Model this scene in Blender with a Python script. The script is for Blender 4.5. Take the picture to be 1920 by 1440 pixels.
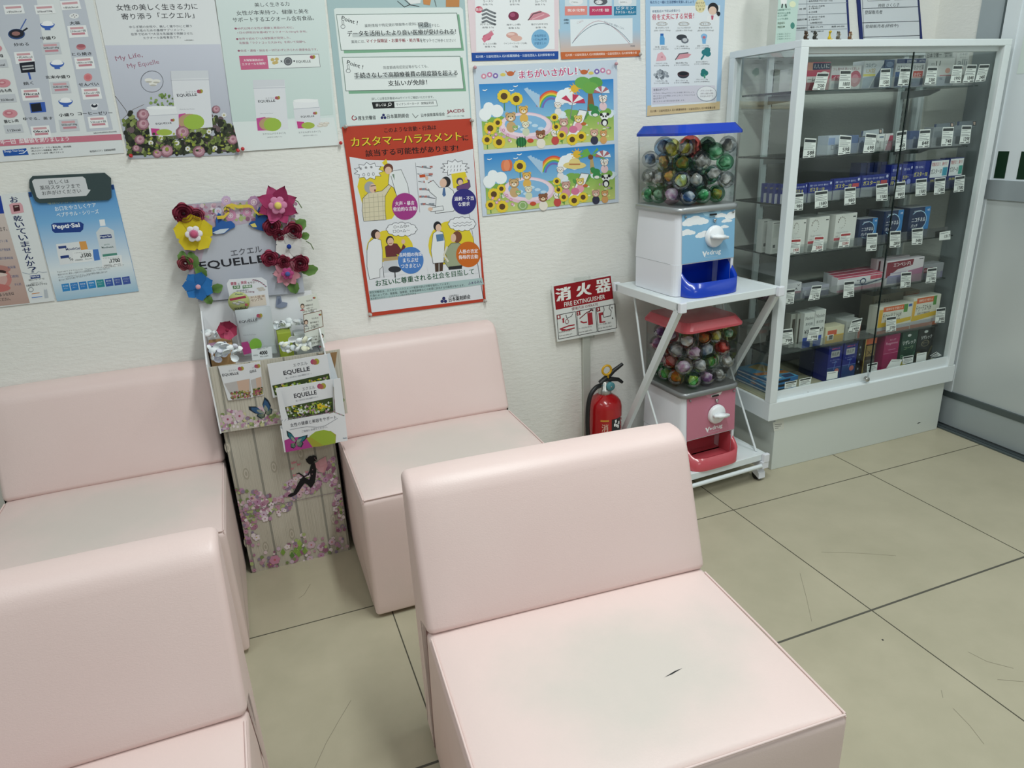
import bpy, bmesh, math, random
import numpy as np
from mathutils import Vector, Matrix
SC = bpy.context.scene
COL = SC.collection
for o in list(bpy.data.objects):
    bpy.data.objects.remove(o)
PI = math.pi

# ------------------------------------------------------------------ camera
FPX = 1318.0                      # focal length in pixels of the 1920 px frame
YAW, PITCH, ROLL = math.radians(20.22), math.radians(20.06), math.radians(2.68)
CH = 1.30                         # camera height
def _basis():
    cy, sy, cp, sp = math.cos(YAW), math.sin(YAW), math.cos(PITCH), math.sin(PITCH)
    f = np.array([sy*cp, cy*cp, -sp]); r = np.array([cy, -sy, 0.]); d = np.cross(f, r)
    c, s = math.cos(ROLL), math.sin(ROLL)
    return c*r + s*d, -s*r + c*d, f
RGT, DWN, FWD = _basis()
cam = bpy.data.objects.new('camera', bpy.data.cameras.new('camera'))
COL.objects.link(cam)
cam.data.sensor_width = 36.0
cam.data.lens = FPX/1920*36
cam.data.clip_start = 0.02
cam.matrix_world = Matrix(((RGT[0], -DWN[0], -FWD[0], 0), (RGT[1], -DWN[1], -FWD[1], 0),
                           (RGT[2], -DWN[2], -FWD[2], CH), (0, 0, 0, 1)))
SC.camera = cam
# ------------------------------------------------------------------ light
SC.view_settings.view_transform = 'Standard'
SC.view_settings.look = 'None'
SC.view_settings.gamma = 1
SC.view_settings.exposure = 0.0
SC.view_settings.use_curve_mapping = False
wd = bpy.data.worlds.new('world'); SC.world = wd; wd.use_nodes = True
wd.node_tree.nodes['Background'].inputs[0].default_value = (0.86, 0.96, 0.95, 1)
wd.node_tree.nodes['Background'].inputs[1].default_value = 0.32
def area(name, loc, size, power, rot=(0, 0, 0), col=(0.94, 1.0, 0.98)):
    l = bpy.data.lights.new(name, 'AREA'); l.shape = 'RECTANGLE'; l.size, l.size_y = size
    l.energy = power; l.color = col
    o = bpy.data.objects.new(name, l); COL.objects.link(o); o.location = loc; o.rotation_euler = rot
    return o
area('ceiling_lamp', (0.72, 0.75, 2.68), (0.16, 1.25), 31)
area('ceiling_lamp', (2.15, 0.75, 2.68), (0.16, 1.25), 15)
area('ceiling_lamp', (-1.0, 0.75, 2.68), (0.16, 1.25), 8)
area('ceiling_lamp', (0.6, -1.6, 2.68), (1.2, 0.5), 17)

# ------------------------------------------------------------------ helpers
def lin(c):
    if isinstance(c, str):
        c = c.lstrip('#'); c = c if len(c) == 6 else ''.join(q*2 for q in c); c = [int(c[i:i+2], 16)/255 for i in (0, 2, 4)]
    return tuple((v/12.92 if v <= 0.04045 else ((v+0.055)/1.055)**2.4) for v in c)
def ray(px, py): return RGT*((px-960)/FPX) + DWN*((py-720)/FPX) + FWD
def onz(px, py, z): d = ray(px, py); return Vector(d*((z-CH)/d[2])) + Vector((0, 0, CH))
def ony(px, py, y): d = ray(px, py); return Vector(d*(y/d[1])) + Vector((0, 0, CH))
def onx(px, py, x): d = ray(px, py); return Vector(d*(x/d[0])) + Vector((0, 0, CH))

MATS = {}
def nm(name):
    m = bpy.data.materials.new(name); m.use_nodes = True; nt = m.node_tree
    b = nt.nodes['Principled BSDF']; MATS[name] = m
    return m, nt, b
def noise(nt, scale, detail=3, rough=0.55, coord='Object', stretch=None):
    tc = nt.nodes.new('ShaderNodeTexCoord'); n = nt.nodes.new('ShaderNodeTexNoise')
    n.inputs['Scale'].default_value = scale; n.inputs['Detail'].default_value = detail
    n.inputs['Roughness'].default_value = rough
    if stretch:
        mp = nt.nodes.new('ShaderNodeMapping'); mp.inputs['Scale'].default_value = stretch
        nt.links.new(tc.outputs[coord], mp.inputs[0]); nt.links.new(mp.outputs[0], n.inputs[0])
    else: nt.links.new(tc.outputs[coord], n.inputs[0])
    return n
def bump(nt, b, src, strength, dist=0.002):
    bp = nt.nodes.new('ShaderNodeBump'); bp.inputs['Strength'].default_value = strength
    bp.inputs['Distance'].default_value = dist
    nt.links.new(src, bp.inputs['Height']); nt.links.new(bp.outputs[0], b.inputs['Normal'])
def ramp(nt, src, stops):
    r = nt.nodes.new('ShaderNodeValToRGB'); e = r.color_ramp.elements
    while len(e) < len(stops): e.new(0.5)
    for i, (p, c) in enumerate(stops):
        e[i].position = p; e[i].color = (*lin(c), 1)
    nt.links.new(src, r.inputs[0]); return r
def plain(name, col, rough=0.5, metal=0.0, spec=0.5, coat=0.0):
    m, nt, b = nm(name)
    b.inputs['Base Color'].default_value = (*lin(col), 1)
    b.inputs['Roughness'].default_value = rough; b.inputs['Metallic'].default_value = metal
    b.inputs['Specular IOR Level'].default_value = spec; b.inputs['Coat Weight'].default_value = coat
    n = noise(nt, 60, 2); bump(nt, b, n.outputs[0], 0.03, 0.0005)
    return m
def inkmat(name, rough, spec=0.4):
    m, nt, b = nm(name)
    a = nt.nodes.new('ShaderNodeAttribute'); a.attribute_name = 'Col'
    nt.links.new(a.outputs['Color'], b.inputs['Base Color'])
    b.inputs['Roughness'].default_value = rough; b.inputs['Specular IOR Level'].default_value = spec
inkmat('ink', 0.55, 0.3); inkmat('ink_gloss', 0.25, 0.5); inkmat('petal', 0.7, 0.2)
def glass(name, tint, ior=1.45, attr=False, refl=0.6):
    m, nt, b = nm(name); nt.nodes.remove(b)
    out = nt.nodes['Material Output']
    tr = nt.nodes.new('ShaderNodeBsdfTransparent'); gl = nt.nodes.new('ShaderNodeBsdfGlossy')
    gl.inputs['Roughness'].default_value = 0.02
    tr.inputs[0].default_value = (*tint, 1)
    if attr:
        a = nt.nodes.new('ShaderNodeAttribute'); a.attribute_name = 'Col'
        nt.links.new(a.outputs['Color'], tr.inputs[0])
    fr = nt.nodes.new('ShaderNodeFresnel'); fr.inputs[0].default_value = ior
    mu = nt.nodes.new('ShaderNodeMath'); mu.operation = 'MULTIPLY'; mu.inputs[1].default_value = refl
    mx = nt.nodes.new('ShaderNodeMixShader')
    nt.links.new(fr.outputs[0], mu.inputs[0]); nt.links.new(mu.outputs[0], mx.inputs[0])
    nt.links.new(tr.outputs[0], mx.inputs[1]); nt.links.new(gl.outputs[0], mx.inputs[2])
    nt.links.new(mx.outputs[0], out.inputs[0])
glass('pane_glass', (0.965, 0.98, 0.975), refl=0.25); glass('acrylic', (0.95, 0.96, 0.955), refl=0.4); glass('capsule_shell', (1, 1, 1), attr=True, refl=0.5)
glass('shelf_glass', (0.86, 0.92, 0.90), refl=0.35); glass('front_glass', (0.97, 0.985, 0.98), refl=0.07); glass('back_glass', (0.95, 0.97, 0.96), refl=0.012); glass('clear_film', (0.95, 0.96, 0.96))
plain('white_frame', '#dfe6e8', 0.35); plain('white_paint', '#e6e9e8', 0.4); plain('offwhite_panel', '#d3d9d3', 0.45)
plain('white_plastic', '#e6e8ef', 0.28); plain('knob_plastic', '#eef1f4', 0.3)
plain('blue_plastic', '#0b3bb4', 0.22, coat=0.3); plain('red_plastic', '#c4525c', 0.25, coat=0.3)
plain('silver_plastic', '#a9acae', 0.35, metal=0.6); plain('grey_silver', '#8b8d8e', 0.35, metal=0.5)
plain('chrome', '#c8c8c8', 0.15, metal=1.0); plain('dark_slot', '#15171a', 0.5); plain('black_rubber', '#17181a', 0.45)
plain('ext_red', '#a81218', 0.22, coat=0.4); plain('ext_yellow', '#d3a21c', 0.35); plain('teal_dial', '#4f8a93', 0.4)
plain('aluminium', '#a9b2b6', 0.38, metal=0.3); plain('dark_alu', '#5c6668', 0.35, metal=0.5); plain('track_black', '#0d0f10', 0.5)
plain('cardboard', '#b18a5c', 0.8); plain('card_white', '#e9eaec', 0.6); plain('pole_grey', '#b9bcb4', 0.5)
plain('shelf_edge', '#0e1c1a', 0.15); plain('seam_dark', '#6e4b48', 0.7); plain('pin_red', '#c01a22', 0.25, coat=0.5)
plain('pin_pink', '#c99aa2', 0.35); plain('pin_clear', '#b9b4ae', 0.25); plain('mdf', '#c59d6a', 0.8)
plain('film_white', '#dfe6ea', 0.45); plain('grommet', '#b8b8b4', 0.3, metal=0.8)

class MB:
    """collects geometry for ONE mesh object"""
    def __init__(s): s.v = []; s.f = []; s.m = []; s.c = []; s.sm = []; s.names = []
    def mi(s, name):
        if name not in s.names: s.names.append(name)
        return s.names.index(name)
    def add(s, verts, faces, mat, col=None, smooth=False):
        o = len(s.v); s.v += [tuple(v) for v in verts]; k = s.mi(mat)
        percol = isinstance(col, (tuple, list)) and isinstance(col[0], (tuple, list, str))
        lc = None if percol or col is None else lin(col)
        for f in faces:
            s.f.append([i+o for i in f]); s.m.append(k); s.sm.append(smooth)
            s.c.append([lin(col[i]) for i in f] if percol else (lc or (0.8, 0.8, 0.8)))
        return s
    def build(s, name, parent=None, loc=None, rot=None):
        me = bpy.data.meshes.new(name); me.from_pydata(s.v, [], s.f)
        for n in s.names: me.materials.append(MATS[n])
        me.polygons.foreach_set('material_index', s.m); me.polygons.foreach_set('use_smooth', s.sm)
        a = me.color_attributes.new('Col', 'FLOAT_COLOR', 'CORNER')
        buf = []
        for f, c in zip(s.f, s.c):
            if isinstance(c, list):
                for q in c: buf += [*q, 1.0]
            else: buf += [*c, 1.0]*len(f)
        a.data.foreach_set('color', buf); me.update()
        o = bpy.data.objects.new(name, me); COL.objects.link(o)
        if parent: o.parent = parent
        if loc is not None: o.location = loc
        if rot is not None: o.rotation_euler = rot
        return o
    def box(s, a, b, mat, col=None):
        (x0, y0, z0), (x1, y1, z1) = a, b
        v = [(x0, y0, z0), (x1, y0, z0), (x1, y1, z0), (x0, y1, z0), (x0, y0, z1), (x1, y0, z1), (x1, y1, z1), (x0, y1, z1)]
        return s.add(v, [(3, 2, 1, 0), (4, 5, 6, 7), (0, 1, 5, 4), (1, 2, 6, 5), (2, 3, 7, 6), (3, 0, 4, 7)], mat, col)
    def bbox(s, a, b, mat, r=0.003, col=None):
        """box with chamfered edges"""
        bm = bmesh.new(); bmesh.ops.create_cube(bm, size=1)
        a, b = Vector(a), Vector(b)
        for v in bm.verts: v.co = Vector((a[i]+(b[i]-a[i])*(v.co[i]+0.5) for i in range(3)))
        bmesh.ops.bevel(bm, geom=bm.edges[:], offset=r, segments=2, affect='EDGES', profile=0.5)
        return s.bm(bm, mat, col)
    def bm(s, bm, mat, col=None, smooth=False, M=None):
        bm.verts.index_update()
        s.add([(M @ v.co if M else v.co.copy()) for v in bm.verts], [[v.index for v in f.verts] for f in bm.faces], mat, col, smooth)
        bm.free(); return s
    def bar(s, p, q, w, h, mat, col=None, up=(0, 0, 1)):
        p, q = Vector(p), Vector(q); d = (q-p).normalized(); u = Vector(up)
        if abs(d.dot(u)) > 0.99: u = Vector((0, 1, 0))
        sd = d.cross(u).normalized(); u2 = sd.cross(d)
        v = [e + sd*(i*w/2) + u2*(j*h/2) for e in (p, q) for i, j in ((-1, -1), (1, -1), (1, 1), (-1, 1))]
        return s.add(v, [(3, 2, 1, 0), (4, 5, 6, 7), (0, 1, 5, 4), (1, 2, 6, 5), (2, 3, 7, 6), (3, 0, 4, 7)], mat, col)
    def tube(s, pts, r, mat, n=10, col=None, caps=True):
        pts = [Vector(p) for p in pts]; R = r if isinstance(r, (list, tuple)) else [r]*len(pts)
        vs = []; nrm = None
        for i, p in enumerate(pts):
            t = (pts[min(i+1, len(pts)-1)]-pts[max(i-1, 0)]).normalized()
            if nrm is None:
                nrm = t.orthogonal().normalized()
            else:
                nrm = (nrm - t*nrm.dot(t)).normalized()
            bn = t.cross(nrm)
            for k in range(n):
                a = 2*PI*k/n; vs.append(p + nrm*(math.cos(a)*R[i]) + bn*(math.sin(a)*R[i]))
        fs = [(i*n+k, i*n+(k+1) % n, (i+1)*n+(k+1) % n, (i+1)*n+k) for i in range(len(pts)-1) for k in range(n)]
        s.add(vs, fs, mat, col, True)
        if caps:
            m = len(pts)-1
            s.add(vs, [list(range(n))[::-1], [m*n+k for k in range(n)]], mat, col)
        return s
    def lathe(s, prof, mat, c=(0, 0, 0), n=28, col=None, M=None, smooth=True):
        vs = []
        for r, z in prof:
            for k in range(n):
                a = 2*PI*k/n; v = Vector((c[0]+r*math.cos(a), c[1]+r*math.sin(a), c[2]+z))
                vs.append(M @ v if M else v)
        fs = [(i*n+k, i*n+(k+1) % n, (i+1)*n+(k+1) % n, (i+1)*n+k) for i in range(len(prof)-1) for k in range(n)]
        return s.add(vs, fs, mat, col, smooth)
    def prism(s, poly, vec, mat, col=None, smooth=False):
        """poly: 3d points, extruded by vec"""
        n = len(poly); vec = Vector(vec); a = [Vector(p) for p in poly]; v = a + [p+vec for p in a]
        s.add(v, [list(range(n))[::-1], list(range(n, 2*n))], mat, col)
        return s.add(v, [(i, (i+1) % n, n+(i+1) % n, n+i) for i in range(n)], mat, col, smooth)
    def ico(s, c, r, mat, col=None, sub=2, sc=(1, 1, 1), jit=0, rnd=None):
        bm = bmesh.new(); bmesh.ops.create_icosphere(bm, subdivisions=sub, radius=r)
        for v in bm.verts:
            k = 1 + (rnd.uniform(-jit, jit) if jit else 0)
            v.co = Vector((v.co.x*sc[0]*k+c[0], v.co.y*sc[1]*k+c[1], v.co.z*sc[2]*k+c[2]))
        return s.bm(bm, mat, col, not jit)

# ------------------------------------------------------------------ print
TXT = {}
def glyphs(t, bold=0.0):
    key = (t, bold)
    if key not in TXT:
        c = bpy.data.curves.new('t', 'FONT'); c.body = t; c.resolution_u = 2; c.offset = bold
        o = bpy.data.objects.new('t', c); COL.objects.link(o)
        me = bpy.data.meshes.new_from_object(o.evaluated_get(bpy.context.evaluated_depsgraph_get()))
        vs = [(v.co.x, v.co.y) for v in me.vertices]; fs = [tuple(p.vertices) for p in me.polygons]
        bpy.data.objects.remove(o); bpy.data.curves.remove(c); bpy.data.meshes.remove(me)
        if vs:
            xs = [v[0] for v in vs]; ys = [v[1] for v in vs]
            x0, x1, y0, y1 = min(xs), max(xs), min(ys), max(ys)
            vs = [((x-x0)/max(x1-x0, 1e-6), (y-y0)/max(y1-y0, 1e-6)) for x, y in vs]
        TXT[key] = (vs, fs)
    return TXT[key]
class Sheet:
    """flat printed matter: everything is laid into one mesh on the plane (O, U, V, N)"""
    def __init__(s, mb, O, U, V, N, mapf, mat='ink', step=0.00006, base=0.0003):
        s.mb = mb; s.O, s.U, s.V, s.N = Vector(O), Vector(U), Vector(V), Vector(N); s.map = mapf
        s.mat = mat; s.step = step; s.base = base; s.lay = 0; s.cnt = 0
    def P(s, a, b, L): return s.O + s.U*a + s.V*b + s.N*s.base
    def put(s, ab, faces, col, L):
        s.cnt += 1; e = s.N*(s.cnt*1.6e-6)          # painter's order, microns apart
        s.mb.add([s.P(a, b, L)+e for a, b in ab], faces, s.mat, col)
    def L(s, l):
        if l is None: s.lay += 1; return s.lay
        return l
    def poly(s, pts, col, l=None):
        ab = [s.map(*p) for p in pts]; s.put(ab, [list(range(len(ab)))], col, s.L(l))
    def grad(s, tl, tr, br, bl, c0, c1, n=1, l=None):
        ab = [s.map(*p) for p in (tl, tr, br, bl)]
        s.put(ab, [(0, 1, 2, 3)], [tuple(hexc(c0)), tuple(hexc(c0)), tuple(hexc(c1)), tuple(hexc(c1))], s.L(l))
    def ell(s, cx, cy, rx, ry, col, n=20, l=None, a0=0, a1=360):
        pts = [(cx+rx*math.cos(math.radians(a0+(a1-a0)*k/n)), cy+ry*math.sin(math.radians(a0+(a1-a0)*k/n))) for k in range(n if a1-a0 == 360 else n+1)]
        s.poly(pts, col, l)
    def line(s, pts, w, col, close=False, l=None):
        P = [Vector(s.map(*p)) for p in pts]; k = (Vector(s.map(pts[0][0]+1, pts[0][1]))-P[0]).length*w/2
        if close: P.append(P[0])
        l = s.L(l)
        for a, b in zip(P, P[1:]):
            d = b-a
            if d.length < 1e-7: continue
            d.normalize(); n = Vector((-d.y, d.x))*k; e = d*k*0.5
            s.put([a-e+n, a-e-n, b+e-n, b+e+n], [(0, 1, 2, 3)], col, l)
    def ring(s, cx, cy, rx, ry, w, col, n=24, a0=0, a1=360, l=None):
        s.line([(cx+rx*math.cos(math.radians(a0+(a1-a0)*k/n)), cy+ry*math.sin(math.radians(a0+(a1-a0)*k/n))) for k in range(n+1)], w, col, l=l)
    def text(s, t, x0, y0, x1, y1, h, col, bold=0.0, l=None, slant=0):
        A = Vector(s.map(x0, y0)); B = Vector(s.map(x1, y1)); U = B-A
        up = (Vector(s.map(x0, y0-h))-A).length; V = Vector((-U.y, U.x)).normalized()*up
        if U.x*0 + V.y < 0 and s.map(x0, y0-1)[1] > A.y: V = -V
        cjk = any(ord(c) > 0x2fff for c in t); k = bold*1.1*U.length/max(1, len(t)) if cjk else 0
        vs, fs = glyphs(t, 0.0 if cjk else bold); l = s.L(l); W = U.length; U = U/W
        for sx, sy in ((0, 0),) if k < 1e-6 else ((-k, 0), (k, 0), (0, k*.8)):
            s.put([A+U*(x*W+slant*y*up+sx)+V*(y*(1-sy/up)+sy/up) if sy else A+U*(x*W+sx)+V*y for x, y in vs], fs, col, l)
    def vtext(s, t, x0, y0, x1, y1, w, col, bold=0.0):
        n = len(t); l = s.L(None)
        for i, ch in enumerate(t):
            cx = x0+(x1-x0)*(i+0.5)/n; cy = y0+(y1-y0)*(i+0.5)/n; q = w*0.46*(0.55 if ch in 'い？っ' and False else 1)
            hh = abs(y1-y0)/n*0.42
            s.text(ch, cx-q, cy+hh, cx+q, cy+hh*0.9, hh*2, col, bold, l)
def hexc(c):
    if isinstance(c, str):
        c = c.lstrip('#'); c = c if len(c) == 6 else ''.join(q*2 for q in c); return tuple(int(c[i:i+2], 16)/255 for i in (0, 2, 4))
    return tuple(c)

# ------------------------------------------------------------------ naming
def tag(o, label=None, cat=None, group=None, kind=None):
    if label: o['label'] = label
    if cat: o['category'] = cat
    if group: o['group'] = group
    if kind: o['kind'] = kind
    return o
def thing(name, label, cat, loc=(0, 0, 0), rz=0, group=None):
    o = bpy.data.objects.new(name, None); COL.objects.link(o); o.location = loc
    o.rotation_euler = (0, 0, rz); o.empty_display_size = 0.05
    return tag(o, label, cat, group)
def copy_tree(o, parent=None):
    c = o.copy(); COL.objects.link(c); c.parent = parent
    for ch in list(o.children): copy_tree(ch, c)
    return c
# ------------------------------------------------------------------ materials of the room
WY = 2.30                           # back wall plane
m, nt, b = nm('wall_paper')
b.inputs['Roughness'].default_value = 0.85
n1 = noise(nt, 42, 5, 0.62, stretch=(1, 1, 2.6)); n2 = noise(nt, 2.2, 2)
r = ramp(nt, n2.outputs[0], [(0.3, '#e8e7e2'), (0.7, '#ebebe5')]); nt.links.new(r.outputs[0], b.inputs['Base Color'])
bump(nt, b, n1.outputs[0], 0.42, 0.0045)
m, nt, b = nm('floor_tile')
n1 = noise(nt, 5, 6, 0.6); n2 = noise(nt, 34, 4, 0.6)
r = ramp(nt, n1.outputs[0], [(0.3, '#ada68f'), (0.7, '#b9b19a')])
nt.links.new(r.outputs[0], b.inputs['Base Color'])
b.inputs['Roughness'].default_value = 0.38; b.inputs['Specular IOR Level'].default_value = 0.35
bump(nt, b, n2.outputs[0], 0.04, 0.002)
plain('grout', '#4b483c', 0.8); plain('grout_wide', '#55534a', 0.8); plain('scuff', '#918a78', 0.6)

mb = MB(); mb.box((-3.2, -3.0, -0.05), (2.80, WY, 0), 'floor_tile')
gx = [-2.21, -1.60, -0.99, -0.38, 0.2305, 0.844, 1.4585, 2.0845]; gx = [g for g in gx if g != -0.38] + [-0.383]
for g in gx: mb.box((g-0.0016, -3, 0), (g+0.0016, WY, 0.0004), 'grout')
for g, w in ((1.7655, 0.0016), (1.1665, 0.003), (0.567, 0.002), (-0.03, 0.002), (-0.63, 0.002), (-1.23, 0.002), (-1.83, 0.002)):
    mb.box((-3.2, g-w, 0), (2.67, g+w, 0.0005), 'grout' if w < 0.0025 else 'grout_wide')
for ln in ([(1500, 1075), (1512, 1120), (1522, 1165)], [(1540, 1035), (1610, 1037), (1680, 1042)], [(1815, 1222), (1850, 1240), (1900, 1253)], [(1787, 1328), (1818, 1360), (1845, 1395)], [(658, 1313), (636, 1350), (612, 1392), (590, 1440)], [(582, 1095), (570, 1115), (560, 1122)], [(1765, 1294), (1768, 1308)], [(1870, 1274), (1919, 1278)]):
    for a, c in zip(ln, ln[1:]): mb.bar(onz(*a, .0003), onz(*c, .0003), .0011, .0004, 'scuff')
c = onz(1655, 1200, 0); mb.box((c.x-.002, c.y-.002, 0), (c.x+.002, c.y+.002, .0008), 'dark_slot')
tag(mb.build('floor'), kind='structure')
mb = MB(); mb.box((-3.2, WY, 0), (2.80, WY+0.1, 2.7), 'wall_paper'); tag(mb.build('wall_back'), kind='structure')
mb = MB(); mb.box((2.722, 2.117, 0), (2.80, WY, 2.7), 'wall_paper'); tag(mb.build('wall_right'), kind='structure')

# glazed sliding door in the right wall, its jamb and floor track
m, nt, b = nm('frosted_glass')
tc = nt.nodes.new('ShaderNodeTexCoord'); sep = nt.nodes.new('ShaderNodeSeparateXYZ'); nt.links.new(tc.outputs['Object'], sep.inputs[0])
n1 = noise(nt, 2.0, 1)
r = ramp(nt, n1.outputs[0], [(0.35, '#b9c0c0'), (0.65, '#cdd3d1')]); nt.links.new(r.outputs[0], b.inputs['Base Color'])
b.inputs['Roughness'].default_value = 0.28; b.inputs['Specular IOR Level'].default_value = 0.6
DX = 2.722
jm = MB(); jm.box((DX-0.004, 2.018, 0.0), (2.80, 2.117, 2.7), 'aluminium'); jm.box((DX-0.012, 2.012, 0.0), (DX+0.01, 2.019, 2.7), 'dark_alu')
tag(jm.build('trim_1'), kind='structure')
tr = MB(); tr.box((2.670, -1.0, -0.01), (2.684, 2.012, 0.006), 'dark_alu'); tr.box((2.684, -1.0, -0.01), (2.693, 2.012, 0.0012), 'track_black')
tr.box((2.693, -1.0, -0.01), (2.80, 2.012, 0.004), 'dark_alu')
tag(tr.build('trim_2'), kind='structure')
door = bpy.data.objects.new('door_1', None); COL.objects.link(door); door.location = (0, 0, 0); tag(door, kind='structure')
d = MB(); d.box((2.715, 0.5, 0.16), (2.728, 2.0, 0.96), 'frosted_glass'); d.build('lower_glass', door)
d = MB(); d.box((2.708, 0.5, 0.012), (2.739, 2.011, 0.135), 'aluminium'); d.box((2.705, 0.5, 0.135), (2.738, 2.010, 0.16), 'dark_alu'); d.build('bottom_rail', door)
d = MB(); d.box((2.708, 0.5, 0.958), (2.739, 2.011, 1.030), 'aluminium'); d.build('middle_rail', door)
d = MB(); d.box((2.709, 1.955, 0.16), (2.738, 2.010, 2.1), 'film_white'); d.build('stile', door)
d = MB(); d.box((2.715, 0.5, 1.030), (2.728, 1.956, 2.1), 'film_white')
for k in range(7):
    y1 = 1.945-0.087*k
    d.box((2.7142, y1-0.042, 1.036), (2.715, y1, 1.134), 'dark_slot' if False else 'ink', '#12301d')
d.build('film_panel', door)
d = MB()
d.box((2.7142, 0.5, 1.40), (2.715, 1.93, 2.05), 'ink', '#dbe7e2'); d.build('notice_film', door)
for i in (1, 2): pass

# ------------------------------------------------------------------ upholstery
m, nt, b = nm('pink_vinyl')
n1 = noise(nt, 260, 3, 0.6, stretch=(1, 1, 2.0)); n2 = noise(nt, 3.0, 2)
r = ramp(nt, n2.outputs[0], [(0.3, '#e2c9c4'), (0.75, '#e6d0cb')]); nt.links.new(r.outputs[0], b.inputs['Base Color'])
b.inputs['Roughness'].default_value = 0.42; b.inputs['Specular IOR Level'].default_value = 0.6
b.inputs['Sheen Weight'].default_value = 0.05
bump(nt, b, n1.outputs[0], 0.22, 0.0012)
def stained(name, cx, cy, rx, ry, amt):
    m, nt, b = nm(name)
    n1 = noise(nt, 260, 3, 0.6, stretch=(1, 1, 2.0)); n2 = noise(nt, 6.0, 4)
    tc = nt.nodes.new('ShaderNodeTexCoord'); mp = nt.nodes.new('ShaderNodeMapping')
    mp.inputs['Location'].default_value = (-cx/rx, -cy/ry, 0); mp.inputs['Scale'].default_value = (1/rx, 1/ry, 0)
    nt.links.new(tc.outputs['Object'], mp.inputs[0])
    ln = nt.nodes.new('ShaderNodeVectorMath'); ln.operation = 'LENGTH'; nt.links.new(mp.outputs[0], ln.inputs[0])
    ad = nt.nodes.new('ShaderNodeMath'); ad.operation = 'MULTIPLY_ADD'; ad.inputs[1].default_value = 1.1
    nt.links.new(n2.outputs[0], ad.inputs[0]); nt.links.new(ln.outputs['Value'], ad.inputs[2])
    mr = nt.nodes.new('ShaderNodeMapRange'); mr.inputs[1].default_value = 0.7; mr.inputs[2].default_value = 1.6
    mr.inputs[3].default_value = amt; mr.inputs[4].default_value = 0; mr.interpolation_type = 'SMOOTHSTEP'
    nt.links.new(ad.outputs[0], mr.inputs[0])
    mx = nt.nodes.new('ShaderNodeMix'); mx.data_type = 'RGBA'
    mx.inputs[6].default_value = (*lin('#e5cfca'), 1); mx.inputs[7].default_value = (*lin('#d0c8c0'), 1)
    nt.links.new(mr.outputs[0], mx.inputs[0]); nt.links.new(mx.outputs[2], b.inputs['Base Color'])
    b.inputs['Roughness'].default_value = 0.42
    bump(nt, b, n1.outputs[0], 0.22, 0.0012)
stained('vinyl_worn', 0.03, -0.22, 0.32, 0.22, 0.9); stained('vinyl_worn_light', 0.02, -0.21, 0.42, 0.30, 0.8)

def rounded(poly, rads, seg=5):
    out = []; n = len(poly)
    for i in range(n):
        p = Vector(poly[i]); a = Vector(poly[i-1]); c = Vector(poly[(i+1) % n]); r = rads[i]
        if r <= 0: out.append(p); continue
        u = (a-p).normalized(); v = (c-p).normalized(); ang = u.angle(v); t = r/math.tan(ang/2)
        s0 = p+u*t; s1 = p+v*t; ctr = p+(u+v).normalized()*(r/math.sin(ang/2))
        a0 = (s0-ctr); a1 = (s1-ctr); th = a0.angle(a1)
        for k in range(seg+1):
            f = k/seg
            if th < 1e-4: out.append(s0); break
            out.append(ctr + a0*(math.sin((1-f)*th)/math.sin(th)) + a1*(math.sin(f*th)/math.sin(th)))
    return out
def dense(pts, step):
    out = []
    for i in range(len(pts)):
        a = pts[i]; c = pts[(i+1) % len(pts)]; k = max(1, int((c-a).length/step))
        for j in range(k): out.append(a.lerp(c, j/k))
    return out
def sweepx(mb, prof, x0, x1, r, mat, crown, seg=12, matf=None):
    """profile (y,z) swept along x with rounded ends; crown(y,z,t)-> (dy,dz)"""
    prof = dense(prof, 0.03); n = len(prof); cen = sum(prof, Vector((0, 0)))/n
    nrm = []
    for i in range(n):
        t = (prof[(i+1) % n]-prof[i-1]).normalized(); q = Vector((t.y, -t.x))
        nrm.append(q if q.dot(prof[i]-cen) > 0 else -q)
    st = []
    for k in range(4): a = PI/2*k/4; st.append((r*(1-math.sin(a)) if False else x0+r*(1-math.sin(a)), r*(1-math.cos(a))))
    st = [(x0+r*(1-math.cos(PI/2*k/4)), r*(1-math.sin(PI/2*k/4))) for k in range(5)]
    for k in range(1, seg): st.append((x0+r+(x1-x0-2*r)*k/seg, 0))
    st += [(x1-r*(1-math.cos(PI/2*k/4)), r*(1-math.sin(PI/2*k/4))) for k in range(4, -1, -1)]
    vs = []
    for x, ins in st:
        t = (x-x0)/(x1-x0)
        for p, q in zip(prof, nrm):
            dy, dz = crown(p.x, p.y, t); vs.append((x, p.x-q.x*ins+dy, p.y-q.y*ins+dz))
    N = len(st)
    fs = [(i*n+k, i*n+(k+1) % n, (i+1)*n+(k+1) % n, (i+1)*n+k) for i in range(N-1) for k in range(n)]
    mb.add(vs, fs, mat, None, True)
    mb.add(vs, [list(range(n))[::-1], [(N-1)*n+k for k in range(n)]], mat)
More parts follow.
